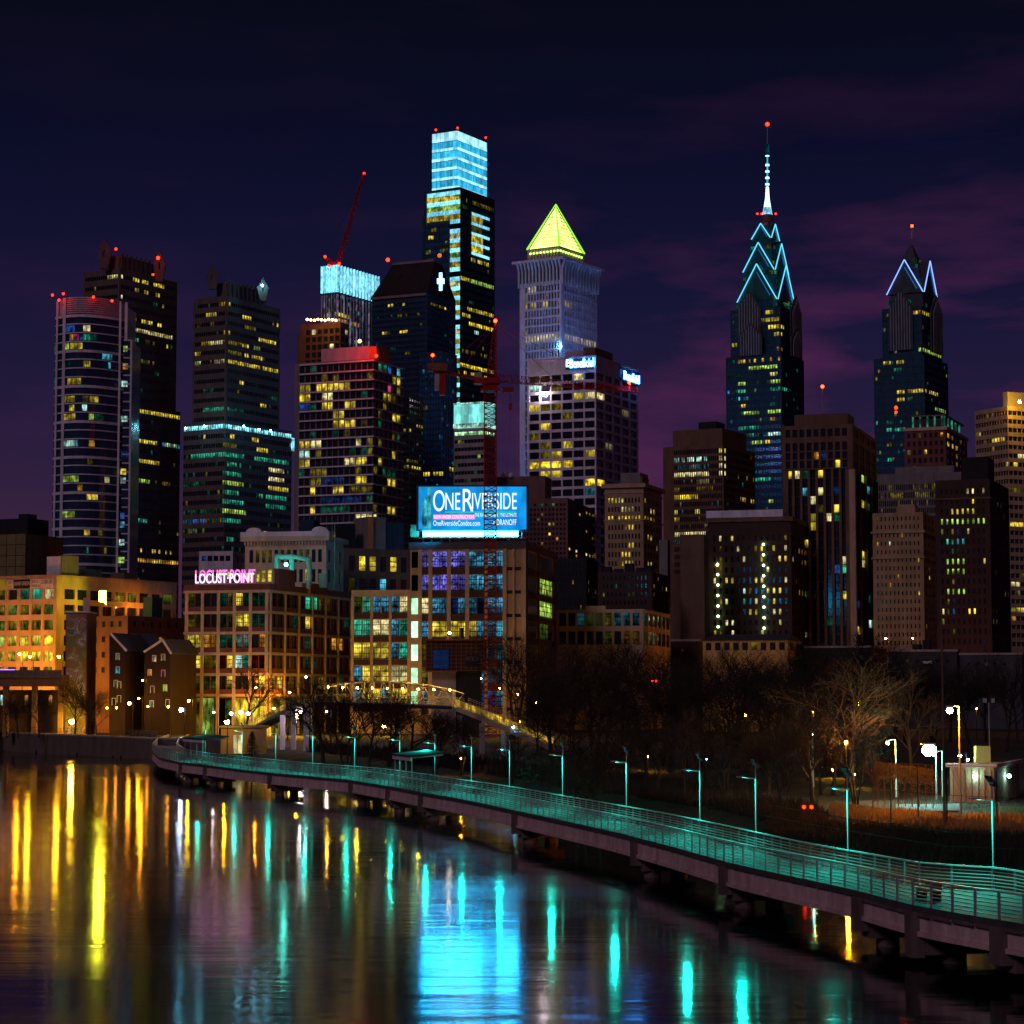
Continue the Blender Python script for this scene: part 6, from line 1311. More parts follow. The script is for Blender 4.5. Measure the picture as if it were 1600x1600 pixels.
LAMPS = [318, 378, 430, 484, 555, 620, 675, 731, 795, 875, 979, 1088, 1184, 1320, 1531]
near_names = ['beside the shelter at its curved end', 'between the curved end and the landing house', 'before the footbridge ramp columns', 'where the first bare trees hang over the railing', 'below the low loft wing', 'beside the midway shelter', 'just past the midway shelter', 'below the footbridge ramp', 'under the foot of the footbridge ramp', 'below the end of the billboard block', 'below the stepped industrial building', 'below the brick hotel with lamps', 'below the dark tree mass', 'at the start of the widened deck', 'standing at the overlook before the park fence']
lproto = lamp_proto()
for k, px in enumerate(LAMPS):
    i = near_px(px, rear); q = rear[i]+nrm[i]*.12; rz = math.atan2(nrm[i].y, nrm[i].x)-math.pi/2
    lab = 'solar lamp post on the boardwalk, ' + near_names[k]
    if k == 0: lproto.location = q; lproto.rotation_euler = (0, 0, rz); lproto['label'] = lab; lproto['group'] = 'solar lamp posts along the boardwalk'
    else: copy_tree(lproto, q, rz, lab, 'solar lamp posts along the boardwalk')
# --- street lamps
def street_lamp(px, py, D, m, lab, r=.24, zg=3.0, arm=.9, name='street_lamp', cat='street lamp', pole=True, polem='black'):
    c = P(px, py, D); s = thing(name, lab, cat, Vector((c.x, c.y+.2, zg)))
    if pole:
        b = MB(); b.tube(Vector((c.x+arm, c.y+.2, zg)), Vector((c.x+arm, c.y+.2, c.z+.3)), .09, .06, 6); b.build('pole', polem, s)
        if arm: b = MB(); b.tube(Vector((c.x+arm, c.y+.2, c.z+.3)), Vector((c.x, c.y, c.z+r+.1)), .05, n=5); b.build('arm', polem, s)
    b = MB(); b.boxv(Vector((c.x-r*1.1, c.y-r*1.1, c.z+r*.85)), Vector((r*2.2, 0, 0)), Vector((0, r*2.2, 0)), UP*.16); b.build('lamp_head', polem, s)
    b = MB(); b.ball(c, r, 10, 7); b.build('bulb', m, s)
    return s
SL = [(30, 1022, 462, 'sodium', 'orange street lamp at the picture edge in front of the lower tan office windows', .22), (47, 1026, 462, 'yellow_lamp', 'yellow street lamp second from the corner before the tan office', .24), (92, 1026, 466, 'yellow_lamp', 'yellow street lamp at the corner of the tan office beside the mural', .26),
      (188, 986, 486, 'sodium_big', 'bright orange lamp above the roof of the dark gabled row house', .22), (223, 1063, 438, 'sodium', 'tall orange street lamp between the two gabled houses', .16), (202, 1099, 440, 'lantern_post', 'large orange globe lamp low before the recessed house', .30), (217, 1091, 443, 'yellow_lamp', 'small yellow lamp near the tall orange street lamp', .13),
      (167, 1106, 437, 'lantern_post', 'small orange lantern post next to the dark hedge', .18), (182, 1106, 437, 'lantern_post', 'small orange lantern post close to the gabled row house', .18), (231, 1104, 437, 'lantern_post', 'small orange lantern post below the gabled house windows', .15), (263, 1104, 434, 'lantern_post', 'orange lamp on a short post by the corner of the gabled house', .2), (295, 1095, 432, 'yellow_lamp', 'yellow lamp at the river corner of the loft block with neon sign', .22),
      (283, 1109, 415, 'blue_lamp', 'dazzling blue white floodlight at the head of the boardwalk', .36), (334, 1113, 400, 'white_lamp', 'white path lamp before the green lit shopfront', .16), (361, 1115, 400, 'white_lamp', 'white path lamp beside the orange lit tree', .26), (376, 1113, 399, 'white_lamp', 'white path lamp just past the orange lit tree', .28), (388, 1115, 401, 'white_lamp', 'white path lamp at the foot of the footbridge ramp', .26), (428, 1107, 402, 'yellow_lamp', 'yellow lamp on the footbridge ramp railing', .18),
      (400, 1075, 455, 'sodium_big', 'orange wall lamp on the loft block above the shopfront', .17), (452, 1082, 462, 'sodium_big', 'orange wall lamp on the flank of the loft block', .16), (478, 1058, 372, 'white_lamp', 'small white lamp at the tip of a leaning pole above the footbridge', .15), (470, 1112, 372, 'white_lamp', 'starry white lamp under the footbridge landing', .24), (511, 1112, 380, 'white_lamp', 'pinkish white lamp under the footbridge truss', .16), (802, 1136, 318, 'cyan_lamp', 'blue white lamp on the footbridge ramp railing', .15), (752, 1060, 430, 'white_lamp', 'pale lamp post beside the crane mast', .08), (781, 1075, 425, 'sodium', 'orange lamp post beneath the crane in front of the blank tan wall', .1), (809, 1085, 420, 'sodium', 'orange lamp post at the edge of the blank tan wall', .1), (837, 1098, 415, 'sodium', 'dim orange lamp post among the bare trees', .12), (863, 1107, 410, 'sodium', 'faint orange lamp post deeper among the bare trees', .07),
      (1484, 1110, 160, 'sodium_park', 'tall orange street lamp over the park lawn', .22), (1450, 1172, 188, 'star_lamp', 'dazzling teal white floodlight over the park lawn', .50), (1460, 1179, 192, 'star_lamp', 'smaller teal white floodlight beside the dazzling one', .15), (1500, 1181, 232, 'blue_lamp', 'blue white park light behind the pavilion roof', .16), (1512, 1187, 232, 'blue_lamp', 'lower blue white park light behind the pavilion roof', .13), (1387, 1161, 192, 'sodium_big', 'orange park lamp between the evergreens', .13), (1269, 1147, 208, 'teal_star', 'teal lamp halfway up a pole among bare trees', .09), (1270, 1112, 212, 'sodium', 'orange headed lamp on a tall pole among bare trees', .07), (1384, 998, 470, 'sodium', 'short orange roof lamp before the tan stepped hotel', .16), (1426, 997, 470, 'sodium', 'faint orange roof lamp below the tan stepped hotel', .12), (1526, 1107, 300, 'yellow_lamp', 'faint yellow lamp in the dark trees behind the pavilion', .07)]
for (px, py, D, m, lab, r) in SL: street_lamp(px, py, D, m, lab, r, 3.0, 0 if r < .12 else .7, polem='metal' if px > 1260 and D < 230 else 'black')
# lamps added among the buildings to light their walls, most out of sight
for (px, D, zz, lab, k) in ((1338, 560, 9, 'sodium street lamp at the foot of the brown pier tower', 2.3), (1452, 575, 9, 'sodium street lamp below the tan stepped hotel', 1.7), (985, 590, 14, 'added sodium street lamp hidden behind the red brick apartment block', 2.2), (1165, 470, 7, 'sodium street lamp before the yellow hall', 1.0), (62, 464, 11, 'unseen street lamp added on the elevated road before the tan office', 1.3), (8, 470, 12, 'unseen street lamp added on the elevated road at the picture edge', 1.3), (-30, 472, 24, 'unseen tall lamp added on the elevated road outside the tan office end', 1.0), (112, 442, 6, 'yellow lamp added to light the painted mural slab', 1.5), (810, 440, 6, 'added street lamp at the foot of the blank tan wall', 1.1), (462, 452, 7, 'street lamp added to light the loft block flank', 2.0), (355, 436, 6, 'street lamp before the loft block shopfronts', 1.4), (600, 448, 5, 'added street lamp before the lower loft wing', 1.2), (455, 500, 24, 'roof lamp added to light the ornate cream block', .5), (165, 482, 31, 'roof lamp added on the brick block to light the tan office flank', .5), (232, 500, 31, 'second roof lamp added on the brick block nearer the loft block', .5)):
    c = P(px, 1000, D); s = street_lamp(px, P(px, 1000, D) and 1080-(zz-12)*F/D, D, 'sodium_big' if px < 300 and px != 112 else 'sodium' if px not in (810, 600, 355, 462, 112) else 'yellow_lamp', lab, .30*k, 3.0, 0)
# --- footbridge over the tracks
fb_ = thing('footbridge', 'pedestrian footbridge with a truss span over the tracks and long lit ramps', 'footbridge', P(600, 1150, 345))
DL = 368
ramp_l = [P(372, 1146, 392), P(440, 1110, 375), P(470, 1098, DL), P(492, 1096, DL)]; span = [P(492, 1096, DL), P(706, 1103, 345)]; ramp_r = [P(706, 1103, 345), P(745, 1118, 332), P(862, 1167, 305)]
def deckrun(pts, nm, m, w=2.6):
    for p, q in zip(pts, pts[1:]):
        d = q-p; n_ = Vector((-d.y, d.x, 0)).normalized(); b = MB(); b.boxv(p-UP*.55, d, n_*w, UP*.5); b.build(nm, m, fb_)
        L = max(2, int(d.length/1.5)); 
        for off in (0, w):
            g = MB()
            for i in range(L+1):
                r_ = p+d*(i/L)+n_*off; g.tube(r_-UP*.05, r_+UP*1.2, .03, n=4)
            for h in (.1, .5, .9, 1.2): g.tube(p+n_*off+UP*h, q+n_*off+UP*h, .03, n=4)
            g.build('railing_grille', 'steel', fb_)
deckrun(ramp_l, 'ramp_deck', 'concrete'); deckrun(span, 'span_deck', 'dark'); deckrun(ramp_r, 'ramp_deck', 'concrete')
p, q = span; d = q-p; n_ = Vector((-d.y, d.x, 0)).normalized(); K = 14
for off in (0, 2.6):
    g = MB(); tp = []
    for i in range(K+1):
        t = i/K; h = 1.6+1.9*math.sin(math.pi*min(max(t*.9+.08, 0), 1))**.7; tp.append(p+d*t+n_*off+UP*h)
    for i in range(K):
        g.tube(tp[i], tp[i+1], .09, n=4); b0, b1 = p+d*(i/K)+n_*off, p+d*((i+1)/K)+n_*off
        g.tube(b0, tp[i], .06, n=4); g.tube(b0, tp[i+1], .045, n=4) if i % 2 else g.tube(b1, tp[i], .045, n=4)
    g.tube(p+n_*off, q+n_*off, .12, n=4); g.build('truss_lattice', 'steel', fb_)
for (px, y0, D) in ((441, 1112, 374), (458, 1105, 371), (478, 1102, 368), (718, 1112, 343), (753, 1124, 329), (787, 1138, 321)):
    t_ = P(px, y0, D); b = MB(); b.box(t_.x-.4, t_.x+.4, t_.y+.5, t_.y+1.3, 2.2, t_.z-.56); b.build('column', 'lilac' if px < 500 else 'concrete', fb_)
for i in range(9):
    t_ = p+d*((i+.5)/9)+UP*2.4+n_*1.3; b = MB(); b.ball(t_, .13, 6, 5); b.build('truss_lamp', 'yellow_lamp', fb_)
for a_, b__, n in ((ramp_r[0], ramp_r[1], 3), (ramp_r[1], ramp_r[2], 7), (ramp_l[0], ramp_l[1], 4)):
    for i in range(n):
        t_ = a_.lerp(b__, i/n); d_ = (b__-a_)/n; b = MB(); b.boxv(t_+UP*.15+Vector((.4, 2.0, 0)), d_*.96, Vector((0, .05, 0)), UP*.95); b.build('ramp_glow', 'ramp_glow', fb_)  # glowing bars added in place of lamps along the ramps
hs = thing('landing_house', 'low stone landing house with double doors below the footbridge ramp', 'building', P(370, 1165, 330))
q0, q1 = P(345, 1160, 345), P(410, 1160, 345); b = MB(); b.box(q0.x, q1.x, 345, 351, 2.4, P(370, 1137, 345).z); b.build('wall', 'tan', hs)
b = MB(); b.box(q0.x-.4, q1.x+.4, 344.5, 351.3, P(370, 1137, 345).z+.004, P(370, 1134, 345).z); b.build('roof', 'concrete', hs)
for k in range(2):
    q0 = P(365+k*7, 1160, 345); b = MB(); b.box(q0.x, q0.x+.6, 344.9, 344.96, 2.5, 5.3); b.build('door', 'w', hs)
street_lamp(352, 1128, 341, 'yellow_lamp', 'yellow lamp lighting the landing house doors', .13, 2.5, .3)
# --- elevated road at the edge
hw = thing('elevated_road', 'dark elevated road on columns in front of the tan office', 'elevated road', P(30, 1120, 446))
x0, x1 = P(-140, 1060, 446).x, P(99, 1060, 446).x; zt = P(50, 1052, 446).z
b = MB(); b.box(x0, x1, 444, 456, zt-2.6, zt-.9); b.build('girder', 'brown', hw); b = MB(); b.box(x0, x1, 443.5, 456.5, zt-.89, zt-.3); b.build('deck_slab', 'darkgirder', hw); b = MB(); b.box(x0, x1, 443.6, 443.9, zt-.29, zt+.6); b.build('parapet', 'darkgirder', hw)
for px in (-40, 10, 55, 96):
    x = P(px, 1100, 446).x; b = MB(); b.box(x-.5, x+.5, 445, 446.2, 3, zt-2.61); b.build('column', 'brown', hw)
b = MB(); b.box(P(-20, 1047, 447).x, P(28, 1047, 447).x, 444.2, 444.35, zt+.62, zt+.78); b.build('light_strip', 'violet_strip', hw)
tower('arcade_building', 'low dark arcade with small lit shop windows under the elevated road', 'building', 452, -70, 96, 100, 1078, 2, (1086, 40, 16, 1115), 8, 0, .3, .3, (1, 1), (0, 0), 'dark_brick', lit=[(5,16,1094,'W'),(16,26,1094,'do'),(32,42,1094,'o'),(70,84,1094,'o')], rnd=(.1, ('do',)), z0=3, dark='black')
for (px, D, lab) in ((214, 425, 'rounded clipped hedge glowing orange near the quay railing'), (232, 424, 'smaller rounded hedge glowing orange at the boardwalk head')):
    c = P(px, 1137, D); h = thing('hedge', lab, 'hedge', Vector((c.x, c.y, 3.2))); b = MB(); R = random.Random(px)
    for k in range(520):
        a = R.uniform(0, 2*math.pi); l = R.uniform(-1.6, 1.6); rr = .75*math.sqrt(R.random())
        q = Vector((c.x+l, c.y+rr*math.cos(a), 3.9+rr*math.sin(a)))
        e = Vector((R.uniform(-1, 1), R.uniform(-1, 1), R.uniform(-1, 1))).normalized()*.16; f = e.orthogonal().normalized()*.11
        b.quad(q-e-f, q+e-f, q+e+f, q-e+f)
    b.build('foliage', 'hedge_leaf', h)
# ================================================================== TREES AND PARK
def bare_tree(seed, lean=0.0, multi=1, droop=0.0):
    """Unit winter tree 10 m high: tapered trunk, limbs, branches and fine twigs."""
    R = random.Random(seed); tr, cr = MB(), MB()
    def grow(p, d, L, r, lv, mb):
        n = 3 if lv < 2 else 2; q = p; segs = [(p, d)]
        for k in range(n):
            d = (d+Vector((R.uniform(-1, 1), R.uniform(-1, 1), R.uniform(-.5, .9)-droop*lv*.3))*(.10+.07*lv)).normalized()
            e = q+d*(L/n); mb.tube(q, e, r*(1-.22*k), r*(1-.22*(k+1)), 5 if lv == 0 else 3, cap=False); q = e; segs.append((q, d))
        if lv >= 4: return
        cnt = (7, 6, 5, 4)[lv]
        for k in range(cnt):
            t = .35+.65*(k+R.random())/cnt if lv else .38+.60*(k+R.random())/cnt
            x = t*n; i = min(int(x), n-1); o = segs[i][0].lerp(segs[i+1][0], x-i); dd = segs[i+1][1]
            ax = dd.orthogonal().normalized(); ax.rotate(Matrix.Rotation(R.uniform(0, 2*math.pi), 3, dd)); sp_ = R.uniform(.45, .95)
            nd = (dd*math.cos(sp_)+ax*math.sin(sp_)+UP*.10).normalized()
            grow(o, nd, L*R.uniform(.50, .72)*(1-.25*t if lv == 0 else 1), r*(.50 if lv else .42), lv+1, cr)
    for m in range(multi):
        a = R.uniform(0, 6.28); d = Vector((lean+(.22*math.cos(a) if multi > 1 else 0), .2*math.sin(a) if multi > 1 else 0, 1)).normalized()
        grow(Vector((.25*math.cos(a)*(multi > 1), .25*math.sin(a)*(multi > 1), -.2)), d, 6.4 if multi == 1 else 6.0, .20 if multi == 1 else .13, 0, tr)
    r_ = thing('bare_tree', '', 'tree'); tr.build('trunk', 'bark', r_); cr.build('crown', 'bark', r_); return r_
def conifer(seed):
    R = random.Random(seed); r_ = thing('evergreen_tree', '', 'tree'); b = MB(); b.tube(Vector((0, 0, -.2)), Vector((0, 0, 9.6)), .18, .02, 6); b.build('trunk', 'bark', r_)
    b = MB()
    for k in range(2600):
        z = 1+8.8*(k/2600); rad = (10-z)*.27*(.75+.5*math.sin(z*5.3)**2)*math.sqrt(R.random())*1.1; a = R.uniform(0, 6.28)
        q = Vector((rad*math.cos(a), rad*math.sin(a), z-rad*.25)); e = Vector((math.cos(a), math.sin(a), -.4+R.uniform(-.3, .3)))*R.uniform(.2, .4); f = Vector((-math.sin(a), math.cos(a), R.uniform(-.3, .3)))*.07
        b.quad(q-f, q+e-f*.3, q+e+f*.3, q+f)
    b.build('crown', 'needles', r_); return r_
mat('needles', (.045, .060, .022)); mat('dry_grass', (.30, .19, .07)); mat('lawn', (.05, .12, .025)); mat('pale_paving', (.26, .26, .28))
PROTO = [bare_tree(3), bare_tree(11, .08), bare_tree(29, 0, 3), bare_tree(47, -.06), bare_tree(53, .1, 2), bare_tree(71, 0, 1, .25)]
used = set()
def put(kind, px, ytop, D, lab, grp='bare winter trees along the bank', zg=None, wide=1.0, rz=None):
    top = P(px, ytop, D); zg = height(top.x, D) if zg is None else zg
    s = max(.25, (top.z-zg)/10.2); loc = Vector((top.x, D, zg)); rz = (px*1.7+D) % 6.28 if rz is None else rz
    pr = PROTO[kind]
    if kind not in used: used.add(kind); pr.location = loc; pr.rotation_euler = (0, 0, rz); pr.scale = (s*wide, s*wide, s); pr['label'] = lab; pr['group'] = grp; return pr
    return copy_tree(pr, loc, rz, lab, grp, (s*wide, s*wide, s))
for p in list(PROTO):
    for ch in p.children: ch.matrix_parent_inverse = Matrix.Identity(4)
T = []
R = random.Random(99)
feat = [(620, 'the low loft wing'), (760, 'the billboard block'), (880, 'the blank tan wall'), (1000, 'the stepped industrial building'), (1110, 'the dark low brick block'), (1250, 'the yellow hall'), (1340, 'the brown pier tower'), (1450, 'the tan stepped hotel'), (1640, 'the dark brick tower')]
def where(px): return next(n for x, n in feat if px < x)
sizes = ('slender', 'tall', 'spreading', 'crooked', 'leaning', 'ragged', 'bushy', 'thin topped', 'forked', 'low', 'broad', 'twiggy')
spots = []
for k in range(17): spots.append((862+k*33+R.uniform(-12, 12), R.uniform(995, 1035), R.uniform(330, 430)))
for k in range(20): spots.append((872+k*26+R.uniform(-12, 12), R.uniform(1035, 1085), R.uniform(245, 320)))
for k in range(13): spots.append((905+k*32+R.uniform(-14, 14), R.uniform(1070, 1135), R.uniform(190, 236)))
for k in range(8): spots.append((1392+k*29+R.uniform(-8, 8), R.uniform(1020, 1060), R.uniform(330, 420)))
for px, y, D in ((506, 1062, 300), (545, 1060, 285), (575, 1068, 275), (604, 1075, 290), (642, 1085, 280), (676, 1092, 268), (722, 1108, 262), (800, 975, 425), (800, 1146, 245), (838, 1090, 300), (850, 1060, 350), (1255, 1010, 300), (1300, 1040, 205), (1268, 1085, 190), (1225, 1120, 180), (1335, 1120, 188)): spots.append((px, y, D))
cnt = {}
ordn = ('first', 'second', 'third', 'fourth', 'fifth', 'sixth', 'seventh', 'eighth', 'ninth', 'tenth', 'eleventh', 'twelfth', 'thirteenth', 'fourteenth')
for j, (px, y, D) in enumerate(sorted(spots)):
    w = where(px); row = 'by the water' if D < 240 else 'mid bank' if D < 320 else 'atop the bank'
    c = cnt[w, row] = cnt.get((w, row), -1)+1
    kind = 2 if 490 < px < 760 and j % 2 else (j*5+int(D)) % 6
    put(kind, px, y, D, f'{ordn[min(c, 13)]} {sizes[(j*7) % 12]} bare tree {row} below {w}', wide=R.uniform(1.0, 1.5))
put(0, 386, 1035, 432, 'bare tree glowing orange in front of the loft block with the neon sign', wide=1.15, zg=3); put(4, 452, 1070, 425, 'small bare tree beside the loft block flank', zg=3)
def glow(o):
    for ch in o.children: ch.data = ch.data.copy(); ch.data.materials[0] = M('lit_bark')
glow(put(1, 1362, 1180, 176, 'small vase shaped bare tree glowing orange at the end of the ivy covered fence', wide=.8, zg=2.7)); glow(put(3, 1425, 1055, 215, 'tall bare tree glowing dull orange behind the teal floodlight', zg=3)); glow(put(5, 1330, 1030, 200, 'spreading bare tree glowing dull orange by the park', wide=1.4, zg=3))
for k, (px, y) in enumerate(((30, 1085), (62, 1080), (118, 1062), (140, 1068), (152, 1085), (12, 1090))):
    put((k*2+1) % 6, px, y, 428+(k % 3)*4, f'{sizes[k*2]} bare tree on the far quay lawn, {ordn[k]} planted there', 'bare trees on the far quay', zg=3.2, wide=1.25)
PROTO.append(conifer(5))
for ch in PROTO[6].children: ch.matrix_parent_inverse = Matrix.Identity(4)
for k, (px, y, D, lab) in enumerate(((1372, 1085, 250, 'dark evergreen tree behind the orange lit bare tree'), (1395, 1150, 240, 'short evergreen tree lit yellow beside the orange park lamp'), (1250, 1000, 380, 'dark evergreen tree beside the yellow hall'), (394, 1140, 322, 'little evergreen shrub tree before the landing house'))): put(6, px, y, D, lab, 'evergreen trees', wide=1.3)
# --- park: path, lit lawn, court, dry grass, fences
def patch(name, pts, m, dz):
    b = MB()
    q = [G(x, y, 2.6) for x, y in pts]; n = 16
    # drape as a strip between two edges
    h = len(q)//2; A, Bb = q[:h], q[h:][::-1]
    def along(L, t):
        x = t*(len(L)-1); i = min(int(x), len(L)-2); return L[i].lerp(L[i+1], x-i)
    for i in range(n+1):
        for j in range(5):
            p = along(A, i/n).lerp(along(Bb, i/n), j/4); p.z = max(height(p.x, p.y), 2.3)+dz; b.v.append(p)
    for i in range(n):
        for j in range(4):
            a = i*5+j; b.f.append((a, a+1, a+6, a+5)); b.m.append(0)
    o = b.build(name, m); tag(o, '', '', kind='structure'); return o
patch('path', [(1180, 1258), (1320, 1276), (1460, 1296), (1620, 1318), (1620, 1326), (1460, 1304), (1320, 1282), (1180, 1262)], 'asphalt', .10)
patch('lawn', [(1500, 1268), (1560, 1266), (1640, 1264), (1640, 1276), (1560, 1280), (1500, 1280)], 'lawn', .09)
patch('paved_court', [(1400, 1258), (1450, 1257), (1500, 1259), (1500, 1270), (1450, 1271), (1400, 1268)], 'pale_paving', .10)
def ghit(x, y):
    """Where the sight line through a photo pixel meets the terrain sheet."""
    def hg(px_, py_):
        i = (px_+140)/2.2; j = (py_-60)/2.6; i0, j0 = int(i), int(j)
        if not (0 <= i0 < 94 and 0 <= j0 < 160): return 2.7
        k = (AY60+j0)*nx+AX140+i0; fi, fj = i-i0, j-j0
        return (tb.v[k].z*(1-fi)+tb.v[k+1].z*fi)*(1-fj)+(tb.v[k+nx].z*(1-fi)+tb.v[k+nx+1].z*fi)*fj
    d0 = 70.0
    while d0 < 420:
        p = P(x, y, d0)
        if p.z <= hg(p.x, p.y): break
        d0 += 1.2
    p.z = hg(p.x, p.y); return p
AX140 = min(range(nx), key=lambda i: abs(AX[i]+140)); AY60 = min(range(ny), key=lambda i: abs(AY[i]-60))
def tufts(name, pts, n, m, h0, h1, seed):
    R = random.Random(seed); b = MB()
    for k in range(n):
        t = R.random(); i = min(int(t*(len(pts)-1)), len(pts)-2); f = t*(len(pts)-1)-i
        x = pts[i][0]+(pts[i+1][0]-pts[i][0])*f+R.uniform(-4, 4); y = pts[i][1]+(pts[i+1][1]-pts[i][1])*f+R.uniform(-1, 1)*pts[i][2]
        q = ghit(x, y); q.z -= .05
        if q.z < .25: continue
        hh = R.uniform(h0, h1)
        for s in range(4):
            a = R.uniform(0, 6.28); e = Vector((math.cos(a), math.sin(a), 0)); w = Vector((-e.y, e.x, 0))*.045; tp = q+e*R.uniform(.1, .35)+UP*hh*R.uniform(.6, 1)
            o_ = q+e*.1*R.random(); b.poly([o_-w, o_+w, tp])
    o = b.build(name, m); tag(o, '', '', kind='stuff'); o['label'] = 'tall dry grass glowing orange along the park path'; return o
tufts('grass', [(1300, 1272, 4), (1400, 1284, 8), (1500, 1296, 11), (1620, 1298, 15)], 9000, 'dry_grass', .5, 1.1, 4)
tufts('undergrowth', [(860, 1218, 14), (1000, 1232, 16), (1140, 1255, 18), (1290, 1290, 18)], 5200, 'bark', .4, 1.4, 9)['label'] = 'dark brush covering the bank behind the boardwalk'
tufts('undergrowth', [(1200, 1296, 14), (1340, 1316, 20), (1480, 1332, 22), (1640, 1340, 22)], 12000, 'bark', .3, 1.2, 14)['label'] = 'dark weeds added to darken the slope behind the widened deck'  # weeds added to cover the lamplit ground and keep it dark
tufts('undergrowth', [(480, 1168, 7), (600, 1180, 9), (720, 1195, 11), (870, 1215, 13)], 3600, 'bark', .4, 1.6, 10)['label'] = 'dark brush below the footbridge'
def fence(name, lab, pts, h, sp_, m, rails, mesh=False):
    q = [G(x, y, 2.7) for x, y in pts]; r_ = thing(name, lab, 'fence', q[0])
    g = MB()
    for a, c in zip(q, q[1:]):
        n = max(1, int((c-a).length/sp_))
        for i in range(n+1):
            p = a.lerp(c, i/n); p.z = height(p.x, p.y); b = MB(); b.tube(p, p+UP*h, .05, n=5); b.build('post', m, r_)
        for f in rails: g.tube(a+UP*(h*f), c+UP*(h*f), .022, n=4)
        if mesh:
            k = int((c-a).length/.35)
            for i in range(k):
                p, e = a.lerp(c, i/k), a.lerp(c, min(1, (i+6)/k)); g.tube(p, e+UP*h*.98, .006, n=3, cap=False); g.tube(p+UP*h*.98, e, .006, n=3, cap=False)
    g.build('wire_mesh', m, r_); return r_
fence('chain_link_fence', 'tall dark chain link fence between the dry grass and the park lawn', [(1392, 1280), (1480, 1290), (1640, 1300)], 4.2, 3.2, 'black', (.02, .5, .99), True)
fence('chain_link_fence', 'low thin wire fence on the dark slope behind the widened deck', [(1180, 1290), (1320, 1318), (1480, 1345), (1640, 1352)], 1.6, 6, 'black', (.5, .98))
iv = thing('ivy_fence', 'fence covered in tangled dry ivy glowing orange', 'fence', G(1400, 1262, 2.7)); b = MB(); R = random.Random(2)
A_, B_ = G(1372, 1258, 2.8), G(1458, 1262, 2.8); g = MB()
for i in range(9):
    p = A_.lerp(B_, i/8); g.tube(p, p+UP*3.4, .05, n=4)
for f in (1.2, 2.3, 3.4): g.tube(A_+UP*f, B_+UP*f, .03, n=4)
g.build('frame', 'brown', iv)
for k in range(3200):
    t = R.random(); q = A_.lerp(B_, t)+Vector((R.uniform(-.2, .2), R.uniform(-.35, .35), 0)); q.z += 3.5-abs(R.gauss(0, .55))-(.5*t)
    e = Vector((R.uniform(-1, 1), R.uniform(-1, 1), R.uniform(-1, .3))).normalized()*R.uniform(.1, .25); f = e.orthogonal().normalized()*.04; b.quad(q-f, q+e-f, q+e+f, q+f)
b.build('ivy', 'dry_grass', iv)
mt = thing('flagpole', 'tall thin bare mast rising beside the orange park lamp', 'mast', G(1476, 1290, 2.8)); q = G(1476, 1290, 2.8); b = MB(); b.tube(q, q+UP*15.6, .10, .05, 6); b.build('pole', 'brown', mt); b = MB(); b.ball(q+UP*15.65, .12); b.build('finial', 'brown', mt)
for (px, y0, y1, D, lab) in ((1545, 1098, 1190, 250, 'twin headed unlit floodlight mast behind the pavilion'),):
    c = P(px, y0, D); r_ = thing('floodlight_mast', lab, 'mast', Vector((c.x, c.y, 3))); b = MB(); b.tube(Vector((c.x, c.y, 3)), c, .09, .06, 6); b.build('pole', 'steel', r_)
    for s in (-1, 1): b = MB(); b.boxv(c+Vector((s*.45-.2, -.1, 0)), Vector((.4, 0, 0)), Vector((0, .3, 0)), UP*.5); b.build('lamp_head', 'steel', r_)

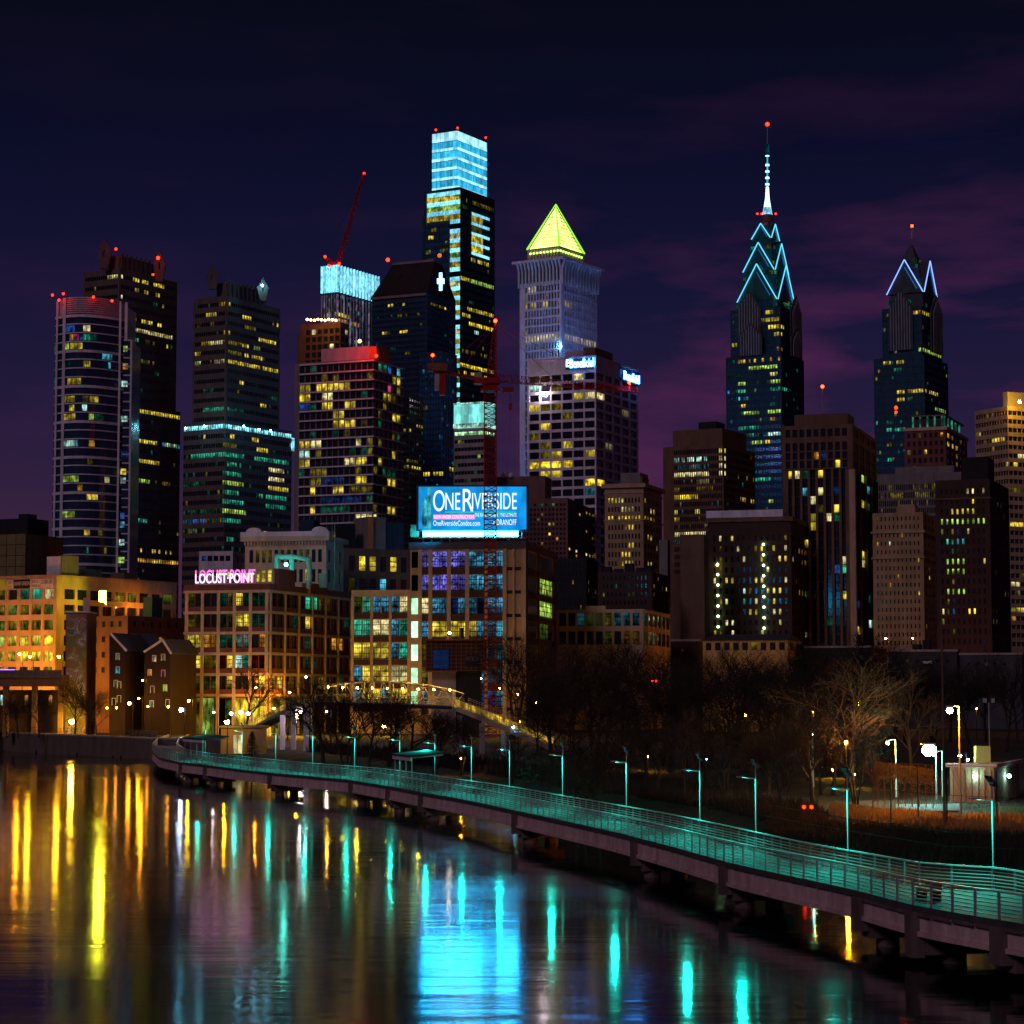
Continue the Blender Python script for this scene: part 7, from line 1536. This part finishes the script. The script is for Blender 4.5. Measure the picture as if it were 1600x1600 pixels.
# --- lamps, signals and benches half hidden among the trees and on the deck
for (px, py, D, m, lab, r) in ((1322, 1160, 190, 'sodium_park', 'orange lamp added in the boughs to light the spreading tree by the park', .13), (1302, 1203, 236, 'yellow_lamp', 'yellow lamp low among the trunks near the evergreen trees', .12), (1334, 1210, 215, 'yellow_lamp', 'yellow lamp beside the vase shaped orange tree', .12), (1012, 1182, 262, 'yellow_lamp', 'yellow lamp low among bare trunks below the industrial building', .10), (1046, 1188, 258, 'sodium', 'orange lamp low among bare trunks below the dark brick block', .10), (1104, 1186, 262, 'teal_star', 'small green lamp low among bare trunks below the yellow hall', .06), (720, 1185, 262, 'sodium', 'orange lamp low under the footbridge ramp', .10), (935, 1172, 268, 'yellow_lamp', 'yellow lamp low among trunks near the blank tan wall', .08)):  # first lamp is added to turn the spreading tree orange
    street_lamp(px, py, D, m, lab, r, 3.0, 0)
for (px, py, D, lab) in ((1022, 1064, 330, 'pair of red signal lights on a gantry post among the dark trees'), (1262, 1261, 168, 'low red signal light beside the path')):
    c = P(px, py, D); s_ = thing('rail_signal', lab, 'signal', Vector((c.x, c.y, 2.8))); b = MB(); b.tube(Vector((c.x, c.y+.15, 2.8)), Vector((c.x, c.y+.15, c.z+.4)), .06, n=6); b.build('post', 'black', s_)
    b = MB(); b.boxv(c+Vector((-.5, .02, -.25)), Vector((1.0, 0, 0)), Vector((0, .12, 0)), UP*.5); b.build('backboard', 'black', s_)
    for dx in (-.28, .28): b = MB(); b.ball(c+Vector((dx, -.02, 0)), .13, 8, 6); b.build('signal_light', 'beacon', s_)
def bench(px, off, lab):
    i = near_px(px); o = path[i]+nrm[i]*off; t = tang[i]; n_ = nrm[i]; s_ = thing('bench', lab, 'bench', o)
    b = MB(); b.boxv(o-t*.9+UP*.43, t*1.8, n_*.45, UP*.06); b.build('seat', 'brown', s_)
    b = MB(); b.boxv(o-t*.9+n_*.47+UP*.52, t*1.8, n_*.05, UP*.42); b.build('backrest', 'brown', s_)
    for k in (-.8, .74): b = MB(); b.boxv(o+t*k+UP*.01, t*.06, n_*.5, UP*.41); b.build('leg', 'black', s_)
bench(1412, 1.2, 'dark bench on the widened deck near the corner of the front railing'); bench(1500, 4.6, 'dark bench along the rear railing of the widened deck')
